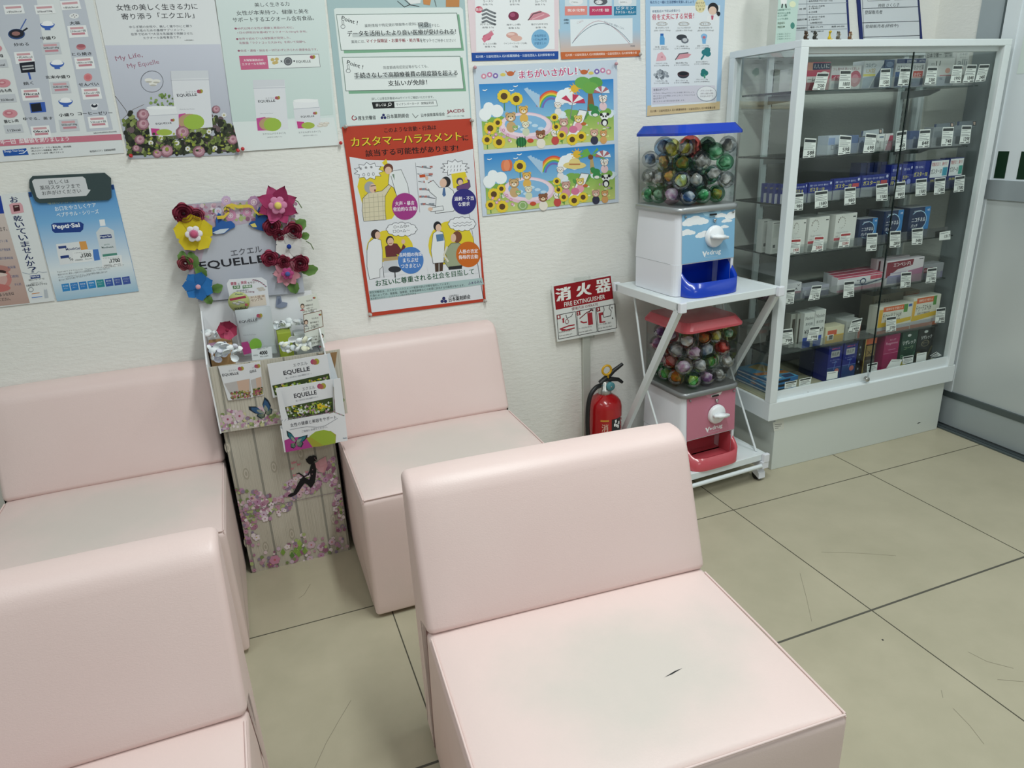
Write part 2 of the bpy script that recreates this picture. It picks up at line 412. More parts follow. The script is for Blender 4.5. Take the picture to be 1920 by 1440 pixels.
# chair frame: origin at floor, under the seat/back junction; -y is forward
SEAT, DEPTH, BACKH = 0.38, 0.425, 0.67
def make_chair(name, label, loc, rz, W, worn=None, group='pink waiting room chairs', back_slim=0):
    t = thing(name, label, 'chair', loc, rz, group)
    h = W/2
    e4 = lambda v: max(0, 1-(2*v-1)**4)
    s = MB()
    prof = rounded([(-DEPTH, 0.012), (-DEPTH+0.0, SEAT), (0.0785, SEAT), (0.0785, 0.012)], [0.008, 0.016, 0.004, 0.004])
    def cr(y, z, t_):
        q = min(1, max(0, (y+DEPTH)/(DEPTH+0.02)))
        w = e4(t_)*e4(0.03+q*0.94)
        return ((-0.006*e4(t_)*e4(z/SEAT) if y < -DEPTH+0.02 else 0), 0.014*w if z > SEAT-0.02 else 0)
    sweepx(s, prof, -h+0.001, h-0.001, 0.012, worn or 'pink_vinyl', cr, 14)
    s.build('seat', t)
    k = MB()
    bprof = rounded([(-0.004, 0.03), (0.004, SEAT-0.02), (0.098, BACKH), (0.172, BACKH-0.004), (0.172, 0.012), (0.05, 0.012)], [0.004, 0.06, 0.042, 0.014, 0.01, 0.004])
    bprof = rounded([(0.078, 0.012), (0.078, SEAT-0.03), (0.0, SEAT+0.006), (0.100, BACKH), (0.172, BACKH-0.003), (0.172, 0.012)], [0.002, 0.01, 0.014, 0.052, 0.016, 0.01])
    def cb(y, z, t_):
        q = min(1, max(0, (z-SEAT)/(BACKH-SEAT)))
        return ((-0.010*e4(t_)*e4(q*0.96) if y < 0.13 and z > SEAT else 0), 0.004*e4(t_) if z > BACKH-0.03 else 0)
    sweepx(k, bprof, -h, h, 0.014, 'pink_vinyl', cb, 14)
    bk = k.build('backrest', t)
    w = MB()          # raised seams of the seat cover
    for sx in (-1, 1):
        w.tube([(sx*(h-0.006), -DEPTH+0.006, SEAT+0.0005), (sx*(h-0.006), -DEPTH/2, SEAT+0.003), (sx*(h-0.006), -0.005, SEAT+0.001)], 0.0022, 'pink_vinyl', 6)
        w.tube([(sx*(h-0.006), -DEPTH+0.005, SEAT-0.003), (sx*(h-0.006), -DEPTH+0.006, 0.03)], 0.0018, 'pink_vinyl', 6)
    w.tube([(x*(h-0.008), -DEPTH+0.004-0.004*(1-x*x), SEAT+0.001+0.002*(1-x**4)) for x in (-1, -.6, -.2, .2, .6, 1)], 0.0022, 'pink_vinyl', 6)
    w.build('seam_welt', t)
    for sx in (-1, 1):
        w = MB()
        w.tube([(sx*(h-0.014), 0.0005+0.1*(zz-0.386)/0.284, zz) for zz in (0.40, 0.46, 0.52, 0.58, 0.615)], 0.0010, 'pink_vinyl', 6)
        w.build('stitched_seam', bk)
    return t
front = make_chair('waiting_chair', 'pink vinyl armless chair nearest the middle, with a small dark slit in its stained seat', (0.515, 1.085, 0), math.radians(-3.4), 0.612, 'vinyl_worn')
make_chair('waiting_chair', 'pink vinyl armless chair at lower left corner, its back towards the left wall chair', (-0.427, 1.035, 0), math.radians(0.4), 0.612)
make_chair('waiting_chair', 'pink vinyl armless chair against the wall, left of the cardboard display stand', (-0.447, 2.125, 0), 0, 0.582, 'vinyl_worn_light')
make_chair('waiting_chair', 'pink vinyl armless chair against the wall, right of the cardboard display stand', (0.476, 2.122, 0), 0, 0.588, 'vinyl_worn_light')
# slit in the seat of the front chair
sl = MB()
sl.add([(-0.021, 0, 0), (-0.004, -0.0016, 0), (0.020, 0.0, 0), (0.004, 0.0018, 0)], [(0, 1, 2, 3)], 'dark_slot')
slo = sl.build('slit'); slo.parent = front; slo['label'] = 'small dark slit'
pw = onz(1263, 1261, SEAT+0.0142); Mi = (Matrix.Translation(front.location) @ Matrix.Rotation(front.rotation_euler.z, 4, 'Z')).inverted()
slo.location = Mi @ pw; slo.rotation_euler = (0, 0, math.radians(12))
# ------------------------------------------------------------------ posters on the back wall
def wall_sheet(y, mat='ink'):
    mb = MB()
    def mp(px, py):
        p = ony(px, py, y); return (p.x, p.z)
    return mb, Sheet(mb, (0, y, 0), (1, 0, 0), (0, 0, 1), (0, -1, 0), mp, mat)
def poster(name, label, corners, y=WY-0.002, col='#e2e6e6', cat='poster', group=None, th=0.0008, mat='ink'):
    mb, S = wall_sheet(y, mat)
    mb.prism([ony(*c, y) for c in corners], (0, th, 0), mat, col)
    S.finish = lambda: tag(mb.build(name), label, cat, group)
    return S
JP = random.Random(4)
# 1 --- diet chart, upper left
S = poster('diet_chart_poster', 'white food calorie chart with grey columns and pink bottom bar, uppermost left on wall', [(-70, -70), (160, -70), (233, 287), (-70, 309)], col='#dfe3e4')
S.poly([(-60, -60), (30, -60), (106, 248), (58, 253), (38, 190), (20, 110)], '#c3c8d2')
S.poly([(100, -60), (145, -60), (212, 243), (163, 247)], '#c3c8d2')
S.poly([(38, -60), (60, -60), (106, 248), (58, 253), (-5, -20)], '#c3c8d2')
cols = [((39, 78), [('炒める', '+約40kcal', 0, 39, 68), ('焼く', '0kcal', 1, 52, 140), ('ゆでる、蒸す', '0kcal', 2, 70, 215)]),
        ((95, 70), [('中盛り', '269kcal/160g', 3, 89, 54), ('玄米中盛り', '264kcal/160g', 3, 107, 127), ('小盛り', '202kcal/130g', 3, 123, 198)]),
        ((142, 40), [('大福', '236kcal/1個', 4, 139, 31), ('とら焼き', '180kcal/1個', 5, 152, 88), ('せんべい', '62kcal/1個', 6, 165, 145), ('コーヒーゼリー', '53kcal/1個', 7, 177, 199)])]
for _, items in cols:
    for t, kc, ic, cx, cy in items:
        dy = 0
        if ic == 0:
            S.ell(cx-8, cy-4, 16, 10, '#2e4a7a'); S.ell(cx-8, cy-5, 14, 8, '#222430'); S.ell(cx-9, cy-5, 8, 4, '#9a6f6a'); S.line([(cx+3, cy-9), (cx+12, cy-15)], 3, '#222430'); S.line([(cx, cy-14), (cx+10, cy-32)], 2, '#4a64a8')
            ty, by = cy+18, cy+30
        elif ic == 1:
            S.poly([(cx-16, cy-22), (cx+13, cy-25), (cx+15, cy-5), (cx-12, cy-3)], '#20232f'); S.line([(cx-10, cy-15), (cx+10, cy-17)], 3, '#b4b6b8'); S.line([(cx-9, cy-10), (cx+11, cy-12)], 3, '#b4b6b8'); S.line([(cx+2, cy-3), (cx+5, cy+8)], 4, '#3a5fb5')
            ty, by = cy+19, cy+27
        elif ic == 2:
            S.poly([(cx-15, cy-22), (cx+14, cy-24), (cx+17, cy-5), (cx-12, cy-3)], '#3a5fb5'); S.poly([(cx-13, cy-20), (cx+6, cy-22), (cx+9, cy-7), (cx-10, cy-5)], '#1c1f2b')
            ty, by = cy+10, cy+22
        elif ic == 3:
            S.ell(cx, cy-9, 13.5, 9, '#3f66b8', a0=0, a1=180); S.ell(cx, cy-8, 13.5, 4.5, '#3f66b8'); S.ell(cx, cy-8.5, 12, 3.4, '#f0f1f3'); S.ell(cx, cy-11, 9, 4, '#f4f5f6'); S.line([(cx-4, cy+1), (cx+5, cy+1)], 3, '#3f66b8')
            ty, by = cy+20, cy+27
        elif ic == 4:
            S.ell(cx, cy-1, 9, 5, '#e9e9ea'); [S.ell(cx+a, cy+b_, 1.2, 0.8, '#4a4a4e') for a, b_ in ((-4, -1), (1, 1), (4, -2), (-1, -3))]; ty, by = cy+15, cy+18
        elif ic == 5: S.ell(cx, cy, 9, 5.6, '#c37f86'); S.ell(cx, cy-2, 8, 3.4, '#a8606b'); ty, by = cy+16, cy+20
        elif ic == 6: S.ell(cx, cy, 8, 7.5, '#d88a8e'); S.ell(cx, cy, 5, 4.5, '#cf757c'); ty, by = cy+16, cy+20
        else: S.poly([(cx-8, cy-4), (cx+8, cy-5), (cx+5, cy+7), (cx-5, cy+7)], '#e6e8ee'); S.ell(cx, cy-1, 6, 3.6, '#2b2f3c'); S.ell(cx, cy-3, 3, 1.6, '#eceef2'); ty, by = cy+16, cy+20
        w = 4.6*len(t); S.text(t, cx-w+2, ty+1, cx+w+2, ty-0.5, 6, '#23252b', 0.02)
        S.poly([(cx-19+6, by), (cx+16+6, by-2), (cx+21+6, by+20), (cx-15+6, by+22)], '#eceeef' if ic in (0, 1, 2, 4, 5, 6, 7) else '#c9cdd3')
        S.poly([(cx-8, by+2.5), (cx+17, by+1), (cx+18, by+5), (cx-7, by+6.5)], '#d2a2a8'); S.poly([(cx-5, by+13), (cx+20, by+11.5), (cx+21, by+15.5), (cx-4, by+17)], '#c88a95')
        S.text(kc, cx-7, by+12, cx+22, by+10.5, 4.2, '#2c2e33', 0.02)
for (px, py, t, k) in ((10, 165, '豚もも肉', '223kcal'), (23, 222, '豚ヒレ肉', '112kcal'), (-6, 100, '鶏肉', '253kcal')):
    S.ell(px-4, py-9, 14, 8, '#d5939d'); S.ell(px-7, py-10, 8, 4, '#c47885'); S.ell(px-6, py-10.5, 4, 1.8, '#e0b3b8')
    S.text(t, px-14, py+9, px+12, py+7, 6, '#23252b', 0.02); S.poly([(px-16, py+13), (px+18, py+11), (px+22, py+26), (px-12, py+28)], '#c9cdd3'); S.text(k, px-8, py+25, px+16, py+23.5, 4.2, '#2c2e33', 0.02)
for px, py, t in ((22, 8, '揚げる'), (80, 8, '大盛り'), (128, 0, 'だんご')):
    S.poly([(px-16, py+2), (px+20, py), (px+25, py+17), (px-12, py+19)], '#eceeef'); S.poly([(px-12, py+5), (px+17, py+3), (px+18, py+7), (px-11, py+9)], '#d2a2a8')
    S.text('370kcal/220g' if px == 80 else '+約60kcal', px-9, py+17, px+19, py+15, 4.2, '#2c2e33', 0.02)
S.poly([(-70, 266), (227, 251), (229, 262), (-70, 278)], '#c9788a')
S.text('年一回  血糖値を測りましょう', 2, 271, 130, 264, 9.5, '#f2eef0', 0.02)
S.poly([(5, 282), (49, 278), (54, 290), (8, 293)], '#1f56a8'); S.text('Design Your Smile', 9, 287, 46, 285, 5, '#e8eef6', 0.01); S.line([(36, 288), (44, 287), (51, 281)], 1.5, '#e8eef6')
for i, (t, w) in enumerate((('(株)スズケン   ナカノ薬品(株)   (株)翔薬', 76), ('(株)スズケン沖縄薬品  (株)サンキ', 60), ('(株)スズケン岩手  (株)アスティス', 62))):
    S.text(t, 58+i, 280+i*5.2, 58+w, 276.5+i*5.2, 3.6, '#3b3d42')
S.text('株式会社スズケン  営業推進統轄部', 169, 286, 217, 282, 3.8, '#3b3d42'); S.text('出典:日本食品標準成分表2020年版', 176, 251, 219, 248, 2.8, '#55575c')
S.finish()

# 2 --- supplement poster with flowers
def beans(S, x, y, s):         # two-lobed heart shaped fruit mark
    S.ell(x+s*0.40, y-s*0.06, s*0.66, s*0.70, '#a39c3e'); S.ell(x-s*0.40, y, s*0.60, s*0.62, '#a8466c'); S.ell(x+s*0.05, y+s*0.12, s*0.50, s*0.58, '#a66a4c'); S.ell(x-s*0.12, y+s*0.10, s*0.40, s*0.54, '#a85a58')
def pouch(S, x, y, w, h, name=True):   # x,y top-left in px; a standing pouch, slightly skewed
    k = 0.055*h
    S.poly([(x, y), (x+w*0.9, y-1), (x+w*0.98+k*0.4, y+h*0.96), (x+w*0.12+k*0.2, y+h)], '#dfe1e6')
    S.poly([(x, y), (x+w*0.9, y-1), (x+w*0.9, y+h*0.12), (x+1, y+h*0.14)], '#d3d6dc')
    S.line([(x+1, y+h*0.16), (x+w*0.92, y+h*0.15)], 1.2, '#b9bcc6')
    S.poly([(x+w*0.1, y+h*0.75), (x+w*0.35, y+h*0.72), (x+w*0.6, y+h*0.98), (x+w*0.14, y+h*0.99)], '#c25093')
    S.ell(x+w*0.45, y+h*0.86, w*0.27, h*0.13, '#b79a77'); S.ell(x+w*0.56, y+h*0.87, w*0.25, h*0.13, '#9dbb4b')
    S.text('EQUELLE', x+w*0.16, y+h*0.45, x+w*0.64, y+h*0.435, max(4, h*0.055), '#2b2b33', 0.015)
    S.text('エクエル', x+w*0.36, y+h*0.375, x+w*0.62, y+h*0.365, max(2.4, h*0.03), '#77777f')
    beans(S, x+w*0.70, y+h*0.35, h*0.05)
    S.text('Made by Soy Power', x+w*0.22, y+h*0.67, x+w*0.58, y+h*0.66, max(1.8, h*0.022), '#8a8a92')
def jar(S, x, y, w, h):
    S.poly([(x+w*0.02, y+h*0.3), (x+w*0.98, y+h*0.25), (x+w*1.0, y+h*0.92), (x+w*0.12, y+h)], '#dcdee3'); S.ell(x+w*0.56, y+h*0.93, w*0.44, h*0.07, '#dcdee3')
    S.poly([(x, y+h*0.08), (x+w*0.9, y), (x+w*0.95, y+h*0.27), (x+w*0.04, y+h*0.33)], '#e7e9ec'); S.ell(x+w*0.46, y+h*0.05, w*0.45, h*0.06, '#eef0f1')
    S.line([(x+w*0.03, y+h*0.33), (x+w*0.96, y+h*0.27)], 1, '#b7bac4')
    S.text('EQUELLE', x+w*0.3, y+h*0.63, x+w*0.78, y+h*0.60, max(3.2, h*0.07), '#2b2b33', 0.015); beans(S, x+w*0.8, y+h*0.47, h*0.07)
    S.poly([(x+w*0.14, y+h*0.74), (x+w*0.4, y+h*0.76), (x+w*0.5, y+h*0.97), (x+w*0.18, y+h*0.98)], '#c4458a'); S.ell(x+w*0.55, y+h*0.88, w*0.24, h*0.11, '#a4b84e')
S = poster('supplement_poster', 'supplement poster with a white pouch and jar among roses, second from left', [(166, -60), (392, -62), (449, 290), (241, 298)], col='#e3e6e8')
S.grad((197, 85), (413, 83), (449, 290), (241, 298), '#ced1de', '#aeb2bd', l=1)
S.text('女性の美しく生きる力に', 219, 20, 371, 17.5, 11.5, '#35363c', 0.004); S.text('寄り添う「エクエル」', 229, 37, 365, 34, 11.5, '#35363c', 0.004)
for i, t in enumerate(('ゆらぎ期の女性や、美しく健やかにと願う', '女性のための基礎サプリメント。', '世界で初めて*大豆を乳酸菌で発酵させた', 'エクオール含有食品です。')):
    a, b_ = ((243, 360), (256, 346), (246, 362), (269, 339))[i]; S.text(t, a, 53+i*6.9, b_, 51+i*6.9, 4.7, '#6d7078')
S.text('大塚製薬調べ', 346, 77, 364, 76.5, 2.6, '#888')
S.text('My Life,', 219, 117, 269, 109, 11, '#a06c80', 0, slant=.25); S.text('My Equelle', 241, 131, 300, 122, 11, '#a06c80', 0, slant=.25)
S.ring(285, 153, 21, 20, 1, '#4c4d55'); [S.ell(x, y, 8, 3.4, '#e8e6e0') for x, y in ((279, 150), (293, 152), (287, 157))]; [S.ell(x, y+1.5, 6, 1.6, '#bcb8ae') for x, y in ((279, 152), (293, 153), (287, 158.5))]
R = random.Random(11)
S.line([(216, 180), (235, 205), (260, 250)], 1, '#4c4038'); S.line([(228, 225), (250, 205), (270, 196)], 0.8, '#6c6058')
S.poly([(233, 250), (262, 238), (300, 262), (345, 262), (400, 255), (442, 232), (447, 284), (242, 292)], '#33382c')
def flowerbed(S, inside, n, cx, cy, seed, pal, r0=2.5, r1=6):
    R = random.Random(seed); l = S.L(None)
    for i in range(n):
        x, y = R.uniform(*cx), R.uniform(*cy)
        if inside(x, y): S.ell(x, y, R.uniform(r0, r1), R.uniform(r0, r1), R.choice(pal), 7, l+i % 12)
    S.lay = l+13
DK = ['#2c2f28', '#3a4030', '#4c5638', '#5f6d3c', '#7a8a48', '#2f3129', '#6b5b5e', '#8f9a60', '#20231f']
flowerbed(S, lambda x, y: y > 205+28*abs(math.sin(x*0.06+1)) and (x-238-(y-298)*0.2) > 6 and x < 443+(y-290)*0.22 and y < 296-(x-241)*0.038-5, 950, (225, 446), (200, 298), 5, DK, 3, 6.5)
flowerbed(S, lambda x, y: (x-345)**2+(y-192)**2 < 900 or ((x-300)**2+(y-190)**2 < 500), 60, (270, 360), (176, 205), 6, ['#74904c', '#8aa55c', '#5a7438'], 1.5, 3.5)
pouch(S, 320, 133, 78, 110); jar(S, 274, 199, 62, 56)
def rose(S, x, y, r, c=('#8f6470', '#b58a96', '#caa4ae', '#a87482')):
    for i, k in enumerate((1, .78, .55, .32)): S.ell(x+(i % 2)*r*0.1, y-i*r*0.05, r*k, r*k*0.92, c[i % len(c)], 9)
for x, y, r in ((268, 215, 12), (268, 233, 12), (342, 248, 13), (312, 283, 13), (373, 284, 12), (436, 262, 10), (262, 262, 10), (405, 205, 8), (295, 288, 9), (443, 245, 5), (255, 278, 7)): rose(S, x, y, r)
for x, y in ((302, 258), (392, 247), (283, 268), (352, 279), (403, 278), (420, 216), (332, 268)):
    for k in range(7): S.ell(x+3.2*math.cos(k*.9), y+3.2*math.sin(k*.9), 1.9, 1.9, '#e0e0dc', 6, l=S.lay)
    S.ell(x, y, 1.3, 1.3, '#c9b64a', 6)
flowerbed(S, lambda x, y: y > 250 and y < 288, 60, (275, 436), (250, 290), 9, ['#8f9a3e', '#a3ab4c', '#5c6a34', '#3b4428'], 1.5, 4)
S.finish()

# 3 --- pale green supplement poster
S = poster('supplement_poster', 'pale green supplement poster with pouch, jar and pink bullet text, third from left', [(394, -60), (602, -62), (635, 272), (450, 284)], col='#d6e3e1', y=WY-0.004)
S.grad((400, -30), (605, -30), (625, 215), (436, 230), '#d9e4e3', '#c9dad6', l=1); S.grad((436, 229), (626, 220), (635, 272), (450, 284), '#dfe7e6', '#e3e9e8', l=2)
S.text('美しく生きる力', 478, 13.5, 543, 11, 8, '#33343a', 0.008); S.text('女性が本来持つ、健康と美を', 444, 29, 579, 25, 8.5, '#33343a', 0.006); S.text('サポートするエクオール含有食品。', 437, 42, 589, 38, 9, '#33343a', 0.006)
for i, (t, a, b_, y) in enumerate((('●40代以降の女性の健康と美容のために、', 440, 551, 56), ('  1日の摂取目安量4粒でエクオール10mgを含有。', 446, 576, 64), ('●世界で初めて*1大塚製薬が発見した、', 443, 545, 75.5), ('  乳酸菌「ラクトコッカス20-92」を用いて発酵*2。', 449, 574, 83), ('●合成・濃縮・抽出を一切行わずに作られた健康食品です。', 446, 596, 97.5))):
    S.text(t, a, y, b_, y-2.5, 4.6, '#9b5a70', 0.006)
S.poly([(448, 105), (598, 101), (601, 126), (452, 131)], '#8b8d92'); S.poly([(449, 106), (597, 102), (600, 125), (453, 130)], '#e4eae9'); S.poly([(448, 105), (501, 103.5), (504, 129.5), (452, 131)], '#c9678a')
S.text('大塚製薬独自の', 457, 115.5, 494, 114.5, 4.6, '#f0e6ea', 0.02); S.text('エクオールを開発！', 454, 123, 499, 121, 4.6, '#f0e6ea', 0.02)
for x, y in ((511, 112), (518, 117), (514, 118), (519, 111)): S.ell(x, y, 4, 3.2, '#c9b273', 8)
S.ell(540, 115, 8, 8, '#63666b'); S.ring(540, 115, 5, 5, 0.7, '#a9abae'); S.text('×', 526, 117, 530, 117, 4, '#33343a', 0.03); S.ell(551.5, 114.5, 1.6, 1.6, '#33343a')
S.text('EQUELLE', 556, 118.5, 583, 117.5, 5, '#2b2b33', 0.01); beans(S, 586, 107, 5)
pouch(S, 474, 150, 66, 96); jar(S, 549, 186, 52, 56)
for x, y in ((603, 232), (609, 235), (612, 231), (600, 236)): S.ell(x, y, 6, 2.6, '#cfc8bd', 8); S.ell(x, y-0.8, 4, 1.2, '#e6e1d9', 8)
S.text('エクエル(パウチタイプ)', 493, 254, 536, 251.5, 4, '#5c5f66'); S.text('(30日分120粒入り)', 501, 259, 529, 257.5, 2.6, '#85888e'); S.text('エクエル(ボトルタイプ)', 560, 251, 601, 248.5, 4, '#5c5f66'); S.text('(28日分112粒入り)', 568, 256, 595, 254.5, 2.6, '#85888e')
S.finish()

# 4 --- insurance card poster
S = poster('insurance_card_poster', 'pale blue poster with two white Point panels, above the red poster', [(606, -60), (868, -60), (884, 224), (638, 240)], col='#a9c1c4', y=WY-0.0015)
S.poly([(626, 18), (630, 15), (864, 14), (868, 18), (882, 222), (650, 236)], '#dde6e4')
for k, (tl, tr, br, bl) in enumerate((((630, 27), (857, 24), (866, 97), (639, 94)), ((641, 107), (863, 105), (870, 173), (648, 170)))):
    (x0, y0), (x1, y1), (x2, y2), (x3, y3) = tl, tr, (br[0], br[1]-6), (bl[0], bl[1]+1)
    S.poly([(x0+6, y0+6), (x1+4, y1+3), (x2+4, y2+4), (x3+6, y3+5)], '#7fae90'); S.poly([(x0, y0), (x1, y1), (x2, y2), (x3, y3)], '#6d8078'); S.poly([(x0+1.2, y0+1.2), (x1-1.2, y1+1.2), (x2-1.2, y2-1.2), (x3+1.2, y3-1.2)], '#e5ebea')
    yo = (0, 83)[k]; xo = (0, 10)[k]
    S.text('Point !', 640+xo, 37+yo, 670+xo, 47+yo, 8, '#2e3438', 0.01); S.ring(643+xo, 50+yo, 4, 3.5, 0.8, '#4b5256'); S.line([(642+xo, 47+yo), (641+xo, 39+yo), (644+xo, 38+yo), (645+xo, 46+yo)], 0.8, '#4b5256')
S.text('薬剤情報や特定健診情報等の提供に', 684, 51.5, 784, 47.5, 6, '#50565a'); S.poly([(784, 44), (808, 43), (809, 53), (785, 54)], '#b9c2c4'); S.text('同意', 785, 51.5, 804, 50.5, 9.5, '#23282b', 0.02); S.text('をすると、', 805, 51, 825, 50, 5.5, '#50565a')
S.poly([(660, 63), (852, 58), (853, 66), (661, 70)], '#c5cccc')
S.text('データを活用したより良い医療が受けられる！', 652, 68.5, 855, 64, 10.5, '#23282b', 0.018)
S.text('薬局には、', 659, 81.5, 685, 80.5, 6, '#50565a'); S.text('マイナ保険証・お薬手帳・処方箋', 687, 80.5, 787, 78.5, 7, '#8c2a3c', 0.02); S.text('をセット', 788, 79.5, 809, 79, 7, '#23282b', 0.02); S.text('でご持参ください！', 810, 79.5, 854, 78.5, 6, '#50565a')
S.text('限度額適用認定証等がなくても、', 719, 130, 803, 127, 6, '#50565a'); S.poly([(664, 142), (855, 137), (856, 145), (665, 149)], '#c5cccc')
S.text('手続きなしで高額療養費の限度額を超える', 665, 147, 858, 141.5, 10.5, '#23282b', 0.018); S.text('支払いが免除！', 728, 161.5, 801, 159, 10.5, '#23282b', 0.018)
S.text('詳しくは厚生労働省Webサイトでご確認いただけます。', 697, 188, 813, 184, 5, '#50565a')
S.poly([(698, 191), (818, 187), (821, 199), (700, 204)], '#8c9494'); S.poly([(700, 192), (817, 188), (819.5, 198), (701, 203)], '#e5ebea'); S.poly([(697, 192), (739, 190.5), (740, 202.5), (700, 204)], '#1d2022')
S.text('詳しくは', 705, 200, 724, 199, 5.5, '#f0f0f0', 0.02); S.ring(731, 195.5, 2.6, 2.6, 0.9, '#f0f0f0'); S.line([(729.5, 197.5), (727, 200)], 0.9, '#f0f0f0'); S.text('マイナンバーカード  保険証利用', 743, 198.5, 813, 195, 5, '#33383b', 0.012)
S.ring(664, 221, 4, 4, 1.6, '#a33848', a0=20, a1=260); S.ring(666, 222, 3, 3, 1.2, '#4c5a6a', a0=250, a1=400); S.text('厚生労働省', 672, 226, 705, 224, 8, '#33383b', 0.012)
for a in (90, 210, 330): S.ell(719+3.2*math.cos(math.radians(a)), 219-3.2*math.sin(math.radians(a)), 2.6, 2.6, '#2b2f66')
S.text('日本薬剤師会', 726, 222.5, 767, 220.5, 8, '#2a2e33', 0.012); S.line([(773, 213), (779, 221), (784, 216)], 0.9, '#555'); S.text('日本保険薬局協会', 790, 219.5, 834, 217, 6.5, '#33383b', 0.006); S.text('JACDS', 838, 214, 871, 212, 8, '#8c2a3c', 0.02); S.text('日本チェーンドラッグストア協会', 838, 219.5, 870, 218.5, 2.6, '#44484c')
# arm at the top edge
S.poly([(790, -20), (812, -20), (806, 10), (794, 8)], '#c98a52'); S.poly([(836, -20), (862, -20), (861, 13), (836, 13)], '#c0844e'); S.line([(745, 2), (758, 13), (768, 9), (786, 12)], 1, '#3a3a3a'); S.line([(755, -4), (768, 8), (782, 3)], 1, '#3a3a3a'); S.line([(812, -10), (818, 12)], 1, '#3a3a3a'); S.poly([(752, -10), (790, -10), (788, 6), (770, 8)], '#e3e6e6')
S.finish()

# 5 --- red customer harassment poster
RED = '#b8402c'
S = poster('harassment_notice_poster', 'red bordered poster with four cartoon scenes and coloured round captions', [(641, 238), (883, 222), (911, 565), (692, 594)], col=RED, y=WY-0.0035)
S.poly([(655, 294), (690, 300), (745, 301), (800, 295), (860, 285), (887, 279), (906, 561), (907, 560), (697, 586)], '#dfe1e6')
S.text('このような言動・行為は', 721, 249, 818, 243, 9, '#231a1a', 0.015)
S.text('カスタマーハラスメント', 660, 276, 866, 264, 17, '#3a2408', 0.03); S.text('カスタマーハラスメント', 659.3, 275, 865, 263, 17, '#e6cf38', 0.02); S.text('に', 868, 264, 878, 263, 10, '#231a1a', 0.02)
S.text('該当する可能性があります!', 686, 294, 859, 283, 12.5, '#231a1a', 0.02)
YL = '#e0cb35'
def burst(S, cx, cy, rx, ry, n=11, col='#e8eaee', sh=0.72):
    p = []
    for i in range(2*n):
        a = PI*i/n; k = 1 if i % 2 == 0 else sh; p.append((cx+rx*k*math.cos(a), cy+ry*k*math.sin(a)))
    S.poly(p, col); S.line(p, 0.8, '#3c3c42', True)
def cloudb(S, cx, cy, rx, ry, n=12):
    for q, c in ((1.8, '#3c3c42'), (0.9, '#e8eaee')):
        l = S.L(None)
        for i in range(n):
            a = 2*PI*i/n; S.ell(cx+rx*0.8*math.cos(a), cy+ry*0.75*math.sin(a), rx*0.2+q, ry*0.28+q, c, 9, l)
        S.ell(cx, cy, rx*0.86, ry*0.85, c, 16, l)
    S.ell(cx, cy, rx*0.9, ry*0.9, '#e8eaee', 16)
INK = '#3c3c42'
def man(S, pts, col, out=True):
    S.poly(pts, col)
    if out: S.line(pts, 0.8, INK, True)
# scene 1
S.poly([(670, 350), (676, 325), (700, 312), (722, 312), (716, 305), (724, 298), (735, 330), (745, 360), (745, 395), (735, 410), (725, 412), (700, 400), (680, 385)], YL)
burst(S, 691, 321, 28, 17)
for dx, dy in ((-12, -6), (-2, -8), (8, -9)): S.text('※', 686+dx, 322+dy+3, 691+dx, 322+dy+2.5, 5, INK)
for dx in (-8, 1, 10): S.ring(690+dx, 327-dx*0.08, 2, 2.6, 0.7, INK)
man(S, [(680, 372), (690, 362), (705, 360), (716, 358), (730, 345), (733, 350), (722, 368), (722, 395), (724, 412), (682, 415), (679, 395)], '#d9d0b4')
for k in range(5): S.line([(683+k*8.5, 364), (685+k*8.5, 413)], 0.5, '#9a937c')
for k in range(5): S.line([(681, 372+k*9), (723, 368+k*9)], 0.5, '#9a937c')
S.ell(693, 351, 10, 11, '#a4a6aa'); S.ell(699, 353, 6.5, 8.5, '#ddb9a4'); S.line([(695, 349), (704, 348)], 1.4, INK); S.ell(703, 357, 1.5, 2.4, '#7c3a34'); S.ell(733, 346, 3.6, 4, '#ddb9a4')
man(S, [(730, 325), (738, 320), (752, 318), (764, 345), (768, 368), (745, 370), (738, 352), (728, 345)], '#e3e6e8'); S.ell(728, 316, 9, 9.5, '#6a4034'); S.ell(728, 319.5, 6.5, 7, '#e0bda8'); S.poly([(735, 327), (739, 326), (740, 338)], '#7a8c7a')
S.line([(733, 330), (742, 362)], 0.8, INK)
# scene 2
for k in range(6): S.line([(783-2+k*1.8, 312+k*14), (808+k*2, 316+k*14)], 1.4, '#6d7076')
for k in range(40): S.poly([(x, y), (x+5, y-0.4), (x+5.3, y+3.2), (x+0.3, y+3.6)], JP.choice(['#8d949c', '#c6cad0', '#b2706a', '#7f8896'])) if (x := JP.uniform(784, 806)+JP.uniform(0, 6)) and (y := 316+int(JP.uniform(0, 6))*14-5) else None
S.poly([(786, 328), (797, 327), (798, 332), (787, 333)], '#c3552f')
burst(S, 853, 315, 27, 16, 12)
for k in range(10): S.line([(840+k % 5*6, 311+k//5*7-(k % 5)*0.4), (839+k % 5*6, 315+k//5*7-(k % 5)*0.4)], 0.8, INK)
S.poly([(846, 326), (872, 322), (880, 345), (876, 352), (850, 353)], YL); S.ell(862, 340, 6.5, 7, '#4b4560'); S.ell(863, 342, 4.6, 5, '#ddb9a4'); man(S, [(856, 350), (866, 346), (878, 342), (876, 336), (880, 338), (882, 350), (876, 356), (857, 356)], '#6b4a7c'); S.ell(874, 335, 2.6, 3, '#ddb9a4')
man(S, [(800, 345), (812, 338), (824, 352), (840, 350), (850, 358), (856, 388), (850, 396), (816, 400), (818, 370), (806, 360)], '#e3e6e8'); S.ell(836, 341, 9, 10, '#2c2c30'); S.ell(831, 343, 6.6, 8.4, '#ddb9a4'); S.poly([(831, 352), (834, 352), (836, 366), (832, 369), (829, 365)], '#4f6f9c')
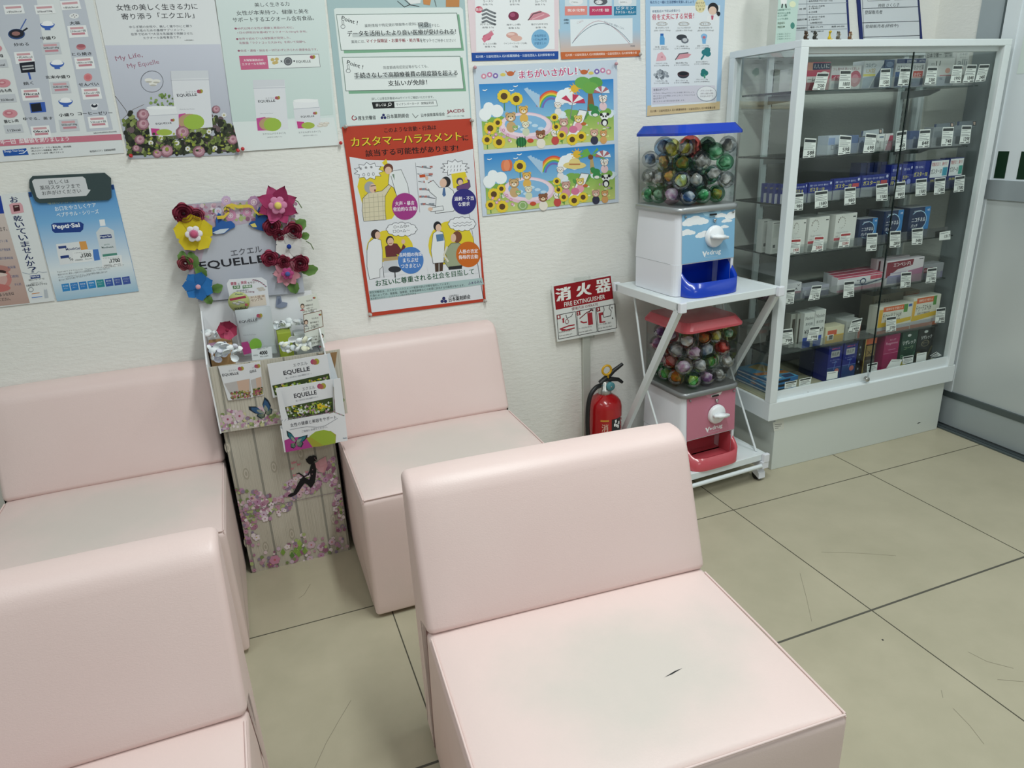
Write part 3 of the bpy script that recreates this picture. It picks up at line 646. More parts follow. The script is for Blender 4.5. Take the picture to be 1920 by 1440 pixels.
S.line([(803, 352), (797, 335)], 5, '#e3e6e8'); S.ell(800, 334, 3, 4, '#ddb9a4'); man(S, [(806, 390), (830, 386), (832, 394), (808, 397)], '#e3e6e8'); S.ell(807, 392, 4.5, 3.6, '#ddb9a4')
S.line([(779, 305), (787, 398)], 0.8, '#9b9da3')
# scene 3
S.ell(731, 467, 44, 36, YL); S.poly([(690, 495), (772, 484), (776, 512), (694, 522)], '#dfe1e6')
cloudb(S, 753, 430, 28, 12)
S.text('○×△◎×', 738, 428.5, 767, 426, 5.5, INK); S.text('□○×△〜', 737, 436.5, 769, 434, 5.5, INK)
man(S, [(691, 455), (702, 446), (714, 450), (717, 470), (717, 500), (712, 505), (712, 520), (693, 524), (688, 500), (688, 470)], '#e6e8ea'); S.ell(704, 439, 8.5, 9, '#3c2f2c'); S.ell(708, 441, 5, 7, '#ddb9a4')
man(S, [(722, 463), (732, 456), (744, 457), (752, 468), (756, 458), (760, 462), (755, 478), (742, 476), (745, 480), (724, 482)], '#6c3338'); S.ell(731, 451, 7.5, 9, '#3a3030'); S.ell(732, 453, 6, 7.5, '#ddb9a4'); S.ell(756, 453, 3.6, 4.5, '#ddb9a4'); S.line([(729, 457), (735, 456)], 1.2, '#8c3b34')
S.poly([(718, 484), (762, 478), (764, 484), (719, 490)], '#b79a6c'); S.poly([(719, 490), (745, 487), (746, 508), (720, 512)], '#c9ccd2'); S.ell(740, 505, 12, 6, '#33343a'); S.line([(740, 505), (741, 520)], 2, '#33343a'); S.line([(718, 500), (720, 520)], 1, INK)
# scene 4
S.ell(846, 460, 43, 46, YL); S.poly([(800, 500), (894, 488), (897, 512), (806, 524)], '#dfe1e6')
cloudb(S, 866, 420, 25, 12)
for k in (0, 1): S.line([(849+i*4.4, 419+k*5+(1.2 if i % 2 else -1.2)-i*0.3) for i in range(9)], 0.7, INK)
man(S, [(812, 438), (820, 432), (830, 435), (834, 452), (833, 470), (832, 492), (812, 494), (808, 470)], '#e6e8ea'); S.ell(820, 424, 7.5, 9, '#26262b'); S.ell(822, 427, 5.4, 7, '#e0bda8'); S.poly([(817, 440), (831, 438), (832, 451), (819, 453)], '#5d7fa5'); S.poly([(815, 494), (831, 492), (830, 508), (816, 510)], '#4a3a30'); S.line([(823, 494), (823, 509)], 1, '#e6e8ea')
man(S, [(838, 465), (846, 456), (860, 455), (868, 462), (872, 490), (866, 500), (841, 503), (832, 490), (838, 482), (834, 474)], '#9ea68a'); S.ell(857, 444, 9, 11, '#7c4c38'); S.ell(850, 446, 5, 8, '#ddb9a4'); S.line([(838, 463), (832, 478), (840, 490)], 3.4, '#d8d3c4'); S.poly([(841, 500), (866, 497), (866, 504), (841, 506)], '#2c2c30')
for cx, cy, r, c, ts in ((759, 387, 24, '#a23a86', ('大声・暴言', '脅迫的な言動')), (870, 378, 23, '#322f7c', ('過剰・不当', 'な要求')), (770, 488, 24, '#4d7fc4', ('長時間の拘束', 'まちぶせ', 'つきまとい')), (878, 477, 23, '#cc6a24', ('人格の否定', '侮辱的言動'))):
    S.ell(cx, cy, r, r*1.05, c, 32)
    for i, t in enumerate(ts):
        w = 3.6*len(t); yy = cy+3-(len(ts)-1)*5+i*10.5; S.text(t, cx-w, yy+w*0.05, cx+w, yy-w*0.05, 8, '#f2f0f4', 0.02)
S.poly([(692, 545), (904, 521), (907, 533), (694, 563)], '#a9c2c2')
S.text('お互いに尊重される社会を目指して', 705, 537, 889, 514, 11.5, '#1d5a3c', 0.016)
S.text('厚生労働省は、カスタマーハラスメント被害の防止対策を強化しています。', 693, 551, 843, 533.5, 4.6, '#2b3234', 0.008); S.text('行為によっては、傷害罪、強要罪、名誉毀損罪などの犯罪に該当する可能性があります。', 694, 557, 871, 536.5, 4.6, '#2b3234', 0.008); S.text('東京都カスタマー・ハラスメント防止条例(2024.4)', 695, 562.5, 780, 552, 4, '#2b3234', 0.004)
for a in (90, 210, 330): S.ell(832+3.6*math.cos(math.radians(a)), 563-3.6*math.sin(math.radians(a)), 3, 3, '#2b2f66')
S.text('公益社団法人', 842, 557, 860, 554.5, 3.4, '#33383b'); S.text('日本薬剤師会', 842, 566, 882, 560, 8.5, '#1f2226', 0.014); S.text('ふぁるみん', 878, 534, 904, 530, 5.5, '#4b3a6c', 0.02)
for x, y in ((647, 238), (884, 226), (693, 589), (909, 564)): S.ell(x, y, 3.2, 3.2, '#b9b2ac'); S.ell(x, y, 1.6, 1.6, '#d9d4ce')
S.finish()

# 6 / 7 --- two nutrition charts at the top, cut by the frame
S = poster('salt_chart_poster', 'pink bordered salt in foods chart with blue bottom band', [(872, -60), (1048, -60), (1047, 98), (885, 115)], col='#e5d3d8', y=WY-0.002)
S.poly([(889, -60), (1038, -60), (1040, 92), (893, 97)], '#e9ecee')
S.text('ラーメン', 906, 5, 925, 4, 4.5, '#4a4c52', .01); S.text('食塩 7.0g', 905, 11, 924, 10, 4, '#4a4c52', .01); S.text('すきやき', 955, 5, 975, 4, 4.5, '#4a4c52', .01); S.text('食塩 5.8g', 956, 11, 974, 10, 4, '#4a4c52', .01); S.text('カレーライス', 1003, 5, 1025, 4, 4.5, '#4a4c52', .01); S.text('食塩 3.3g', 1003, 11, 1022, 10, 4, '#4a4c52', .01)
S.ell(898, 18, 7, 6.5, '#c7576c'); S.text('食品', 892, 21, 904, 20, 6, '#f0e6e8', .02)
for k in range(4): S.line([(904, 21+k*7), (912, 18+k*7), (920, 22+k*7), (928, 25+k*7)], 3.4, '#74797e'); S.ell(928, 25+k*7, 2.4, 1.8, '#5a5f64', 7)
S.ell(963, 30, 10, 8.5, '#7c2f4c'); S.ell(961, 28, 5, 4, '#a25070'); S.poly([(990, 38), (996, 25), (1012, 20), (1028, 26), (1032, 30), (1015, 37)], '#cf8b98'); S.line([(990, 38), (1000, 26), (1015, 22)], 1.6, '#5c4a50'); S.line([(998, 36), (1020, 27)], 1.4, '#e3b4bc')
for t, x, y, w in (('丸干し(4尾)', 900, 48, 30), ('食塩 2.3g', 904, 54, 22), ('梅干し(1個)', 950, 49, 26), ('食塩 2.2g', 953, 55, 21), ('塩ざけ(中辛1切)', 996, 48, 31), ('食塩 1.8g', 1004, 54, 20), ('たらこ(1/2腹)', 906, 85, 25), ('食塩 1.4g', 909, 90, 20), ('ウインナーソーセージ(2本)', 945, 84, 43), ('1.0g', 962, 90, 9)): S.text(t, x, y, x+w, y-1, 4, '#4a4c52', .008)
S.ell(913, 70, 8, 6, '#c4607c'); S.line([(907, 75), (922, 62)], 8, '#d47c90'); S.line([(908, 66), (926, 57)], 0.8, '#b9a2a6'); S.ell(960, 66, 11, 6, '#d3a39a'); S.ell(968, 72, 11, 5.5, '#dcb0a4'); S.ell(958, 64, 7, 2.6, '#e6c4bc')
S.ell(1013, 73.5, 17, 18.5, '#7fb4d8'); S.text('食塩摂取は', 1002, 70, 1024, 69, 5, '#2f5f8c', .006); S.text('1日6g未満', 1001, 77, 1025, 76, 5, '#2f5f8c', .006); S.text('が望ましい', 1002, 84, 1024, 83, 5, '#2f5f8c', .006)
S.poly([(884, 99), (1047, 96), (1047, 110.5), (885, 114.5)], '#1f4c9c'); S.text('石川県・公益社団法人 石川県薬剤師会・公益社団法人 石川県栄養士会', 892, 109, 1040, 105, 5.2, '#e3ebf4', .012)
S.finish()
S = poster('blood_sugar_chart_poster', 'light blue blood sugar graph chart with orange bottom band', [(1047, -60), (1200, -60), (1201, 106), (1052, 112)], col='#a6c8de', y=WY-0.002)
S.grad((1048, 55), (1200, 55), (1201, 100), (1052, 104), '#a6c8de', '#d9b49c', l=1)
for x, c, t, u in ((1059, '#e08c84', 'ごはん', '炭水化物'), (1105, '#c23f66', 'ステーキ', 'タンパク質・脂肪'), (1151, '#2e7fa3', 'おひたし', 'ビタミン')):
    S.poly([(x, -20), (x+42, -20), (x+42, 28), (x, 28)], '#d0dde4'); S.poly([(x, 12), (x+42, 11), (x+42, 28), (x, 29)], c); S.ell(x+21, 3, 13, 7, '#5a5e66' if c == '#c23f66' else '#e6e8ea'); S.ell(x+8+10, 4, 7, 3.6, '#e9ecee'); S.text(t, x+12, 6, x+25, 5.6, 3.4, '#44474c', .01)
    S.text(u, x+5, 22 if c != '#2e7fa3' else 18, x+37, 21.6 if c != '#2e7fa3' else 17.6, 5.4, '#f2eef0', .014)
S.text('ミネラル・せんい', 1154, 25.5, 1191, 25, 5, '#f2eef0', .014)
S.poly([(1069, 36), (1186, 34), (1186, 81), (1070, 87)], '#e3eaee')
S.line([(1073+i*5.4, 81-42*math.sin(min(1, i/9.5)*PI/2)**.9+(0 if i < 9 else (i-9)**1.7*0.75)) for i in range(21)], 0.8, '#b89098'); S.line([(1073+i*5.4, 81-36*math.sin(i/20*PI)**0.9-i*0.1) for i in range(21)], 0.9, '#6c7c8a')
S.text('血糖値', 1057, 39, 1066, 39, 3.6, '#3c4c5c', .01); S.text('上昇度', 1057, 45, 1066, 45, 3.6, '#3c4c5c', .01); S.text('ごはん', 1082, 45, 1094, 40, 4, '#b89098'); S.text('せんいの多い野菜＋ごはん', 1132, 42, 1170, 56, 4, '#6c7c8a'); S.text('時間', 1182, 88, 1190, 88, 3.4, '#55606c')
S.poly([(1051, 98), (1200, 94), (1201, 105.5), (1052, 111.5)], '#c66a3a'); S.text('石川県・公益社団法人 石川県薬剤師会・公益社団法人 石川県栄養士会', 1060, 106, 1194, 101, 4.8, '#f3e6dc', .012)
S.finish()

# 8 --- spot the difference picture
S = poster('spot_the_difference_poster', 'picture puzzle poster with two bright summer garden scenes, right of the red poster', [(887, 124), (1157, 112), (1160, 379), (905, 406)], col='#cbd6e2', y=WY-0.003)
S.text('まちがいさがし！', 972, 149.5, 1083, 141.5, 19, '#eef0f4', 0.06); S.text('まちがいさがし！', 974, 147.5, 1081, 140, 15, '#c93a72', 0.022)
for x, y, c in ((907, 143, '#d38fa4'), (918, 140, '#c983a8'), (929, 142, '#7f6cb0'), (1119, 134, '#7f6cb0'), (1130, 132, '#c983a8'), (1141, 135, '#d3a0b0')): S.ell(x, y, 5, 5, c); S.ell(x, y, 2.2, 2.2, '#f0e6ea')
for x, y in ((957, 138), (1095, 135)):
    S.ell(x, y, 7, 4.5, '#c46a40'); [S.line([(x+a*5, y), (x+a*9, y-5)], 1.5, '#c46a40') for a in (-1, 1)]; S.ell(x-14 if x < 1000 else x+13, y+2, 5, 3, '#d9c76a')
def scene(S, tl, tr, br, bl, alt):
    def q(u, v):
        a = (tl[0]+(tr[0]-tl[0])*u, tl[1]+(tr[1]-tl[1])*u); b_ = (bl[0]+(br[0]-bl[0])*u, bl[1]+(br[1]-bl[1])*u)
        return (a[0]+(b_[0]-a[0])*v, a[1]+(b_[1]-a[1])*v)
    W = tr[0]-tl[0]; k = W/250
    E = lambda u, v, rx, ry, c, n=14, l=None, **kw: S.ell(*q(u, v), rx*k, ry*k, c, n, l, **kw)
    S.grad(tl, tr, q(1, .62), q(0, .62), '#2f86cc', '#8cc0de'); S.grad(q(0, .55), q(1, .55), br, bl, '#86b254', '#c7d07c')
    R = random.Random(3); l = S.L(None)
    for i in range(26): E(R.uniform(.02, .98), R.uniform(.5, .6), R.uniform(6, 12), R.uniform(4, 8), R.choice(['#dfe9ef', '#cfe0ea', '#7fae54', '#5f9a4c']), 10, l)
    for i in range(90): E(R.uniform(.02, .98), R.uniform(.66, .97), R.uniform(1.5, 4), R.uniform(1, 3), R.choice(['#9cc062', '#6fa04a', '#dbe08c', '#e8e6d8', '#c6a8c4']), 6, l+1)
    S.lay = l+2
    for i, c in enumerate(('#d9534a', '#e58a3c', '#e6cf4a', '#5fae5c', '#4f8cd0', '#7c68b4')):
        r = 27-i*2.2; c0 = q(.53, .44); S.ring(c0[0], c0[1], r*k, r*1.25*k, 2.6*k, c, 14, 190, 318)
    for u, v, r in ((.62, .24, 12), (.66, .2, 11), (.6, .3, 10), (.69, .3, 11), (.06, .36, 10), (.12, .42, 12), (.03, .46, 12)): E(u, v, r, r*1.0, '#eef3f5', 12, S.lay+1)
    S.lay += 2
    E(.71, .13, 7.5, 7.5, '#e3b53a')
    for a in range(10): p = q(.71, .13); S.line([(p[0]+8*k*math.cos(a*.628), p[1]+8*k*math.sin(a*.628)), (p[0]+11*k*math.cos(a*.628), p[1]+11*k*math.sin(a*.628))], 1.4, '#e3b53a')
    # tree or palm
    if not alt:
        S.poly([q(.81, .2), q(.84, .2), q(.86, .5), q(.8, .5)], '#8c6238'); [E(u, v, 15, 11, c) for u, v, c in ((.80, .08, '#7cb25a'), (.86, .05, '#5fa050'), (.77, .04, '#6caa54'), (.83, .13, '#6faa50'))]
    else:
        S.poly([q(.81, .2), q(.83, .2), q(.85, .5), q(.81, .5)], '#b8a070'); p = q(.82, .17)
        for a in (-160, -130, -60, -20, 10, 170): S.poly([p, (p[0]+16*k*math.cos(math.radians(a))+3, p[1]+12*k*math.sin(math.radians(a))-4), (p[0]+28*k*math.cos(math.radians(a)), p[1]+18*k*math.sin(math.radians(a))+5)], '#6fae50')
        E(.815, .2, 5, 5, '#7c5030')
    # wings of spray and pool
    for i in range(5): S.poly([q(.44, .42), q(.33+i*.022, .1+i*.02), q(.36+i*.022, .08+i*.03)], '#a9c8e2')
    E(.33, .68, 50, 26, '#e3bfd0', 26); E(.33, .66, 47, 22, '#eed8e2', 26); E(.33, .65, 39, 17, '#86b8de', 24); [E(.22+i*.045, .63+.05*(i % 3), 6, 3, '#c4dcee', 8) for i in range(6)]
    # plain animals in and around the pool
    def bear(u, v, s, c, c2='#f0e4d0', ear=True, body=None):
        if body: E(u, v+.13*s, 8*s, 9*s, body)
        if ear: E(u-.022*s, v-.045*s, 3.4*s, 3.4*s, c, 8); E(u+.022*s, v-.045*s, 3.4*s, 3.4*s, c, 8)
        E(u, v, 8.4*s, 7.6*s, '#6b5648'); E(u, v, 7.7*s, 6.9*s, c); E(u, v+.02*s, 4*s, 3*s, c2, 10); E(u, v+.012*s, 1.3*s, 1*s, '#4a3a34', 6); E(u-.013*s, v-.01*s, .9*s, 1.1*s, '#3a2e2a', 6); E(u+.013*s, v-.01*s, .9*s, 1.1*s, '#3a2e2a', 6); E(u-.025*s, v+.012*s, 1.5*s, 1*s, '#e6a29a', 6); E(u+.025*s, v+.012*s, 1.5*s, 1*s, '#e6a29a', 6)
    bear(.22, .53, 1.15, '#c9a878', body='#c9a878'); bear(.32, .43, 1, '#e0b45c', body='#e0b45c'); bear(.33, .66, .85, '#dfe0c8', body='#cfd6ba'); bear(.25, .7, .6, '#9cc07c')
    bear(.58, .38, .8, '#e6e4e2', body='#e6e4e2'); bear(.62, .66, 1, '#c9a094', body='#d494a4'); bear(.44, .83, 1.05, '#8c5c40', '#e6cfae', body='#e9e2d6'); bear(.55, .82, .9, '#e8e6e4', body='#c4504c'); bear(.85, .86, .9, '#d6aa98', body='#3c3c50'); bear(.92, .88, .8, '#d9a468', body='#d9a468'); bear(.92, .32, .9, '#ece8e2', body='#e6c8cc'); bear(.05, .64, .7, '#e8dcc8', body='#5b84b8')
    S.poly([q(.67, .78), q(.74, .47), q(.80, .50), q(.73, .86), q(.64, .88)], '#eef0f0'); S.line([q(.67, .78), q(.74, .47), q(.80, .50), q(.73, .86)], 1, '#6c6c70'); bear(.73, .62, .9, '#e0c86a', body='#e8a0b0'); E(.69, .78, 8, 7, '#d47898')
    E(.93, .6, 8, 7, '#eef0ee'); E(.905, .57, 3, 3, '#2b2b2e', 8); E(.955, .57, 3, 3, '#2b2b2e', 8); E(.92, .6, 1.8, 2.2, '#2b2b2e', 7); E(.94, .6, 1.8, 2.2, '#2b2b2e', 7); E(.93, .70, 6.5, 7, '#2b2b2e'); E(.93, .71, 4, 5, '#eef0ee')
    E(.85, .46, 9, 5, '#3f8a50'); E(.83, .42, 5, 4, '#3f8a50'); E(.86, .54, 8, 7, '#3f8a50'); E(.86, .57, 5, 3, '#e9e6e2')
    # sunflowers
    for u, v, s in [(.27, .25, 1.15), (.06, .68, 1.1), (.12, .6, .8), (.12, .9, 1.1), (.03, .85, .9), (.56, .72, .7), (.55, .57, .7), (.68, .94, 1), (.75, .9, .9), (.6, .86, .8)]+([(.18, .2, 1.2)] if not alt else []):
        p = q(u, v); l = S.L(None)
        S.line([p, (p[0]+1, min(p[1]+22*k*s, q(u, .985)[1]))], 1.6, '#4f8a40', l=l)
        for a in range(11): S.ell(p[0]+7.4*k*s*math.cos(a*.571), p[1]+7.4*k*s*math.sin(a*.571), 3.6*k*s, 3.6*k*s, '#e6ca3e', 7, l+1)
        S.ell(p[0], p[1], 5.4*k*s, 5.4*k*s, '#5c4428', 12, l+2); S.lay = l+2
    if alt: [E(.17+d, .22, 6, 11, c) for d, c in ((-.02, '#e08058'), (.02, '#d8704c'), (0, '#e89068'))]
    # parasol or hat
    p = q(.69, .36)
    if not alt:
        for i in range(6): a0, a1 = 180+i*30, 210+i*30; S.poly([p, (p[0]+24*k*math.cos(math.radians(a0)), p[1]+17*k*math.sin(math.radians(a0))), (p[0]+24*k*math.cos(math.radians(a1)), p[1]+17*k*math.sin(math.radians(a1)))], '#c43c5c' if i % 2 else '#f0eef0')
        S.line([p, q(.67, .6)], 1.4, '#8c8c90')
    else: S.ell(p[0], p[1]-4, 22*k, 7*k, '#e3cf86'); S.ell(p[0], p[1]-9, 11*k, 9*k, '#e3cf86'); S.line([(p[0]-10*k, p[1]-6), (p[0]+10*k, p[1]-6)], 2.4, '#b87a4c')
    p = q(.91, .22)
    for i in range(6): a0, a1 = 180+i*30, 210+i*30; S.poly([p, (p[0]+15*k*math.cos(math.radians(a0)), p[1]+13*k*math.sin(math.radians(a0))), (p[0]+15*k*math.cos(math.radians(a1)), p[1]+13*k*math.sin(math.radians(a1)))], '#dfe6ec' if i % 2 else '#b06c74')
    S.line([p, q(.92, .4)], 1.2, '#8c8c90')
    if not alt: E(.29, .92, 10, 9, '#2f7a44'); [S.line([q(.26+i*.02, .84), q(.26+i*.02, 1.0)], 1.2, '#1c4c2a') for i in range(4)]
    else: E(.28, .92, 10, 9, '#8fb070'); S.ring(*q(.28, .92), 6*k, 6*k, .8, '#dfe6cc')
    E(.36, .91, 6, 4, '#c85038'); E(.77, .7, 5, 3, '#c06a38')
    for u, v in ((.05, .74), (.1, .78), (.2, .88), (.16, .72), (.08, .82), (.19, .8)): E(u, v, 3, 3, '#d690b4', 7); E(u, v, 1.2, 1.2, '#f2e6ec', 6)
    for u, v in ((.04, .1), (.27, .06), (.24, .12)): S.line([(q(u, v)[0]-4, q(u, v)[1]-1), q(u, v), (q(u, v)[0]+4, q(u, v)[1]-2)], 1.4, '#eef3f5')
scene(S, (898, 158), (1150, 148), (1151, 263), (907, 281), False)
scene(S, (907, 289), (1152, 270), (1153, 373), (913, 402), True)
S.finish()

# 9 --- bone nutrition poster
S = poster('bone_nutrition_poster', 'pale blue bone health food poster above the blue lidded capsule machine', [(1210, -60), (1362, -60), (1350, 205), (1212, 218)], col='#a9c9e4', y=WY-0.002)
S.poly([(1214, 198), (1350, 190), (1349.5, 205), (1212.5, 218)], '#dcc59a'); S.poly([(1219, 12), (1350, 10), (1343, 192), (1221, 201)], '#e6ebef')
S.text('私たちと一緒に生活習慣を見直しましょう', 1219, 7, 1301, 6, 5.6, '#2c4a7c', .012); S.ell(1313, 11, 10, 13, '#e6dcae', 14)
for i, t in enumerate(('私たちが', 'アドバイス', 'します')): S.text(t, 1305, 8+i*6, 1321, 7.6+i*6, 4.6, '#6c5a34', .01)
S.ell(1337, 16, 10, 11, '#26262c'); S.ell(1336, 20, 7.5, 8, '#e6c8b4'); S.ell(1347, 26, 3.5, 4.5, '#26262c'); S.poly([(1326, 30), (1345, 28), (1347, 38), (1325, 39)], '#eceef0'); S.poly([(1333, 29), (1338, 29), (1337, 37), (1334, 37)], '#c05a74')
S.text('骨粗鬆症の予防は食事から', 1223, 24, 1275, 22, 5, '#33557c', .01)
S.text('骨を丈夫にする栄養！', 1223, 38, 1301, 35, 11.5, '#c23054', .02)
for x, t, u, v in ((1231, 'カルシウム', '骨の材料になる', '(目安:1日650〜700mg)'), (1272, 'ビタミンD', 'カルシウムの吸収を促す', '(目安:1日5.5μg)'), (1312, 'ビタミンK', '骨の形成を助ける', '(目安:1日150μg)')):
    S.ring(x+10, 45, 10, 3.4, 0.6, '#7c6a4c'); S.text(t, x+2, 46.8, x+18, 46.4, 3.6, '#4c4c50', .01); S.text(u, x-2, 54, x+23, 53.4, 3.4, '#4c4c50'); S.text(v, x-5, 59.5, x+26, 58.5, 3.4, '#4c4c50')
S.poly([(1238, 67), (1244, 67), (1246, 72), (1246, 84), (1237, 84), (1237, 72)], '#5fa4d8'); S.poly([(1238, 63), (1244, 63), (1244, 67), (1238, 67)], '#2c66b0')
S.ell(1278, 70, 10, 5.5, '#3c4048'); S.ell(1284, 76, 7, 5.5, '#6c727c'); S.ell(1284, 75, 4.5, 3.6, '#c9ccd0'); S.poly([(1315, 66), (1325, 66), (1323, 82), (1317, 82)], '#7cb4e0'); S.ell(1320, 68, 6, 5, '#8cbce4'); S.ell(1320, 70, 3, 2.6, '#c87484')
S.poly([(1230, 115), (1233, 101), (1241, 97), (1249, 108), (1249, 113)], '#e6b4bc'); S.ell(1241, 107, 2, 1.6, '#cc8c98'); S.poly([(1266, 112), (1272, 101), (1286, 99), (1296, 102), (1290, 108)], '#d89aa4'); S.line([(1266, 112), (1274, 101), (1290, 99)], 1.6, '#5c6068'); [S.ell(x, y, 6, 5.5, '#2f7f86', 9) for x, y in ((1321, 98), (1327, 101), (1326, 94))]; S.line([(1320, 103), (1315, 111)], 3, '#2f7f86')
flowerbed(S, lambda x, y: (y-132) > abs(x-1240)*0.9-5, 46, (1228, 1252), (130, 147), 8, ['#8c949c', '#a9b0b6', '#6c747c'], 1.5, 3.5); S.ell(1281, 139, 11, 8, '#3a3e48', a0=0, a1=180); S.ell(1281, 138.5, 11, 5, '#5c4248'); S.ell(1281, 138, 9, 3.6, '#23262e'); [S.ell(x, y, 5, 5, '#2a7a78', 9) for x, y in ((1319, 134), (1323, 137), (1318, 139))]; S.line([(1321, 140), (1321, 146)], 3, '#4f9a80')
for x, y, t, u in ((1231, 90, '牛乳 200ml', 'カルシウム含有220mg'), (1271, 89, '干し椎茸 10g', 'ビタミンD含有6μg'), (1310, 88, '納豆 1パック40g', 'ビタミンK含有240μg'), (1232, 121, 'プロセスチーズ 25g', 'カルシウム含有158mg'), (1270, 120, '鮭(紅鮭) 80g', 'ビタミンD含有26μg'), (1308, 118, 'ほうれん草(ゆで)', 'ビタミンK含有80μg'), (1232, 154, 'うるめいわし 20g', 'カルシウム含有140mg'), (1270, 153, 'きくらげ 1g', 'ビタミンD含有8μg'), (1308, 151, 'ブロッコリー 50g', 'ビタミンK含有80μg')):
    S.text(t, x-3, y, x+19, y-.6, 3.2, '#4c4c50'); S.text(u, x-6, y+4, x+22, y+3.2, 3, '#4c4c50')
S.poly([(1222, 164), (1305, 160), (1340, 160), (1341, 189), (1223, 196)], '#d9d6e0'); S.text('食事のポイント', 1225, 171, 1252, 169.4, 4.6, '#3c4050', .012)
for i, t in enumerate(('※1日650〜700mgのカルシウムを目標に摂りましょう。', '骨にビタミンDの摂取とともにとることでカルシウムの', '吸収を助けます。', '骨にビタミンKで骨の形成を促進します。')): S.text(t, 1225, 177+i*5, (1302, 1303, 1250, 1284)[i], 174.5+i*5, 3.2, '#4c4c58')
S.ell(1325, 176, 19, 14.5, '#8c94a0'); S.ell(1325, 175.5, 18, 13.5, '#eef0f2')
for i, t in enumerate(('バランスの良い', '食事と適度な運動', '日光浴も大切です')): S.text(t, 1313, 172+i*5.2, 1337, 171.4+i*5.2, 3.4, '#6c5a64')
S.text('石川県・公益社団法人 石川県薬剤師会・公益社団法人 石川県栄養士会', 1219, 211, 1341, 203.5, 4.4, '#5c4a3c', .008)
S.finish()

# 10 --- dry mouth posters at left
S = poster('oral_care_poster', 'sky blue oral care poster with a mouthwash bottle, under the dark speech board', [(53, 360), (213, 346), (260, 546), (107, 565)], col='#5b9ad0', y=WY-0.002)
S.grad((53, 360), (213, 346), (226, 405), (70, 420), '#4a8ccc', '#79b0dc'); S.grad((70, 420), (226, 405), (247, 493), (93, 512), '#79b0dc', '#dfe7ea'); S.grad((93, 512), (247, 493), (260, 546), (107, 565), '#dfe7ea', '#9cc0d6')
S.poly([(53, 361), (59, 361), (60, 369), (55, 370)], '#1c3f7c'); S.poly([(208, 347), (213, 346), (215, 355), (210, 356)], '#1c3f7c')
S.text('唾液のチカラで健康と笑顔を', 90, 384, 190, 376, 7, '#cfe0c0', .006)
S.text('お口をやさしくケア', 104, 396, 181, 388, 8, '#eef3f6', .012); S.text('ペプチサル・シリーズ', 107, 407, 186, 400, 8, '#eef3f6', .012)
S.poly([(96, 421), (101, 418), (151, 416), (157, 420), (156, 430), (151, 435), (103, 437), (98, 433)], '#1f3f86'); S.text('Pepti·Sal', 101, 432, 151, 428, 10.5, '#f0f3f6', .03)
S.poly([(186, 412), (196, 411), (198, 423), (188, 424)], '#e9ecee'); S.poly([(180, 436), (188, 426), (200, 425), (213, 432), (220, 478), (191, 482)], '#cfd6da'); S.poly([(187, 441), (208, 439), (210, 446), (188, 448)], '#2b3f7c'); S.text('Pepti·Sal', 189, 446.5, 208, 445, 4.4, '#e6eaf0', .02); S.text('gentle', 196, 461, 206, 460, 4, '#6c8c84'); S.text('Mouthwash', 191, 466, 213, 464.5, 3.6, '#3c5a58', .02); S.poly([(192, 477), (219, 474), (220, 478), (193, 481.5)], '#4f8c7c')
S.poly([(105, 458), (148, 453), (161, 453), (165, 466), (163, 470), (108, 476)], '#dfe2e4'); S.poly([(148, 453), (161, 452), (165, 467), (152, 469)], '#d89c54'); S.poly([(109, 462), (124, 460.5), (125, 465), (110, 466.5)], '#2b3f7c'); S.text('MouthGel', 124, 470, 151, 467.5, 4.8, '#2b3a6c', .02)
S.poly([(108, 476), (178, 467), (188, 486), (113, 497)], '#dfe2e4'); S.poly([(172, 468), (184, 467), (188, 487), (177, 489)], '#4a7cc4'); S.poly([(113, 480), (129, 478), (130, 483), (114, 485)], '#2b3f7c'); S.text('To', 130, 489, 138, 488, 5.5, '#22262c', .02)
for x, y, t in ((136, 472, '1500'), (190, 482, '1700')):
    S.poly([(x, y), (x+38, y-4), (x+40, y+17), (x+2, y+21)], '#e6e9ea'); S.text(t, x+19, y+11, x+36, y+9, 7.5, '#1d2022', .03); S.text('ペプチサル ジェントル', x+3, y+4, x+34, y+1, 2.6, '#55585c'); S.text('¥', x+15, y+12, x+18, y+12, 4, '#1d2022', .02); S.text('店頭価格税込', x+5, y+17.5, x+20, y+16, 2.8, '#333', .01); S.text('税込(10%)', x+24, y+15.6, x+37, y+14, 2.8, '#333', .01)
for i, t in enumerate(('Pepti-sal(ペプチサル)とは 「Peptide(ペプチド)+Saliva(唾液)」のケア', '唾液の中の力に着目して開発された口腔用保湿ジェル・うるおい成分です。', 'デリケートなお口をやさしくケアし、お口の環境を健康に保ちます', '使う方に合わせた使い方でおすすめです。')): S.text(t, 108+i, 512+i*5.2, (233, 207, 202, 171)[i], 499+i*5.6+(i > 1)*1, 3.6, '#44484e')
for i in range(8): x = 115+i*16.2; y = 533-i*1.9; S.poly([(x, y), (x+14, y-2), (x+17, y+12), (x+3, y+14)], ['#2f86c4', '#2f7cc0', '#2f7cc0', '#2f86c4', '#2f8c94', '#3a5aa4', '#4058a0', '#4058a0'][i]); S.text(('高い保湿', 'ノンアル', '低刺激', '弱酸性', 'ミント', '配合', 'パラベン', 'シリコン')[i], x+3, y+5, x+13, y+4, 2.8, '#e6eef4'); S.text('フリー', x+5, y+9.5, x+13, y+8.5, 2.6, '#e6eef4')
S.finish()
S = poster('dry_mouth_poster', 'dry mouth poster with open lips and a vertical blue headline, at left edge', [(-60, 372), (51, 360), (103, 564), (-60, 583)], col='#dfe3e3', y=WY-0.0035)
S.poly([(-60, 373), (1, 367), (8, 400), (-60, 405)], '#1f3f9c'); S.grad((-60, 405), (8, 400), (33, 486), (-60, 494), '#cfc3bd', '#c4b2aa'); S.grad((-60, 494), (33, 486), (56, 568), (-60, 580), '#c4aea6', '#b79a90')
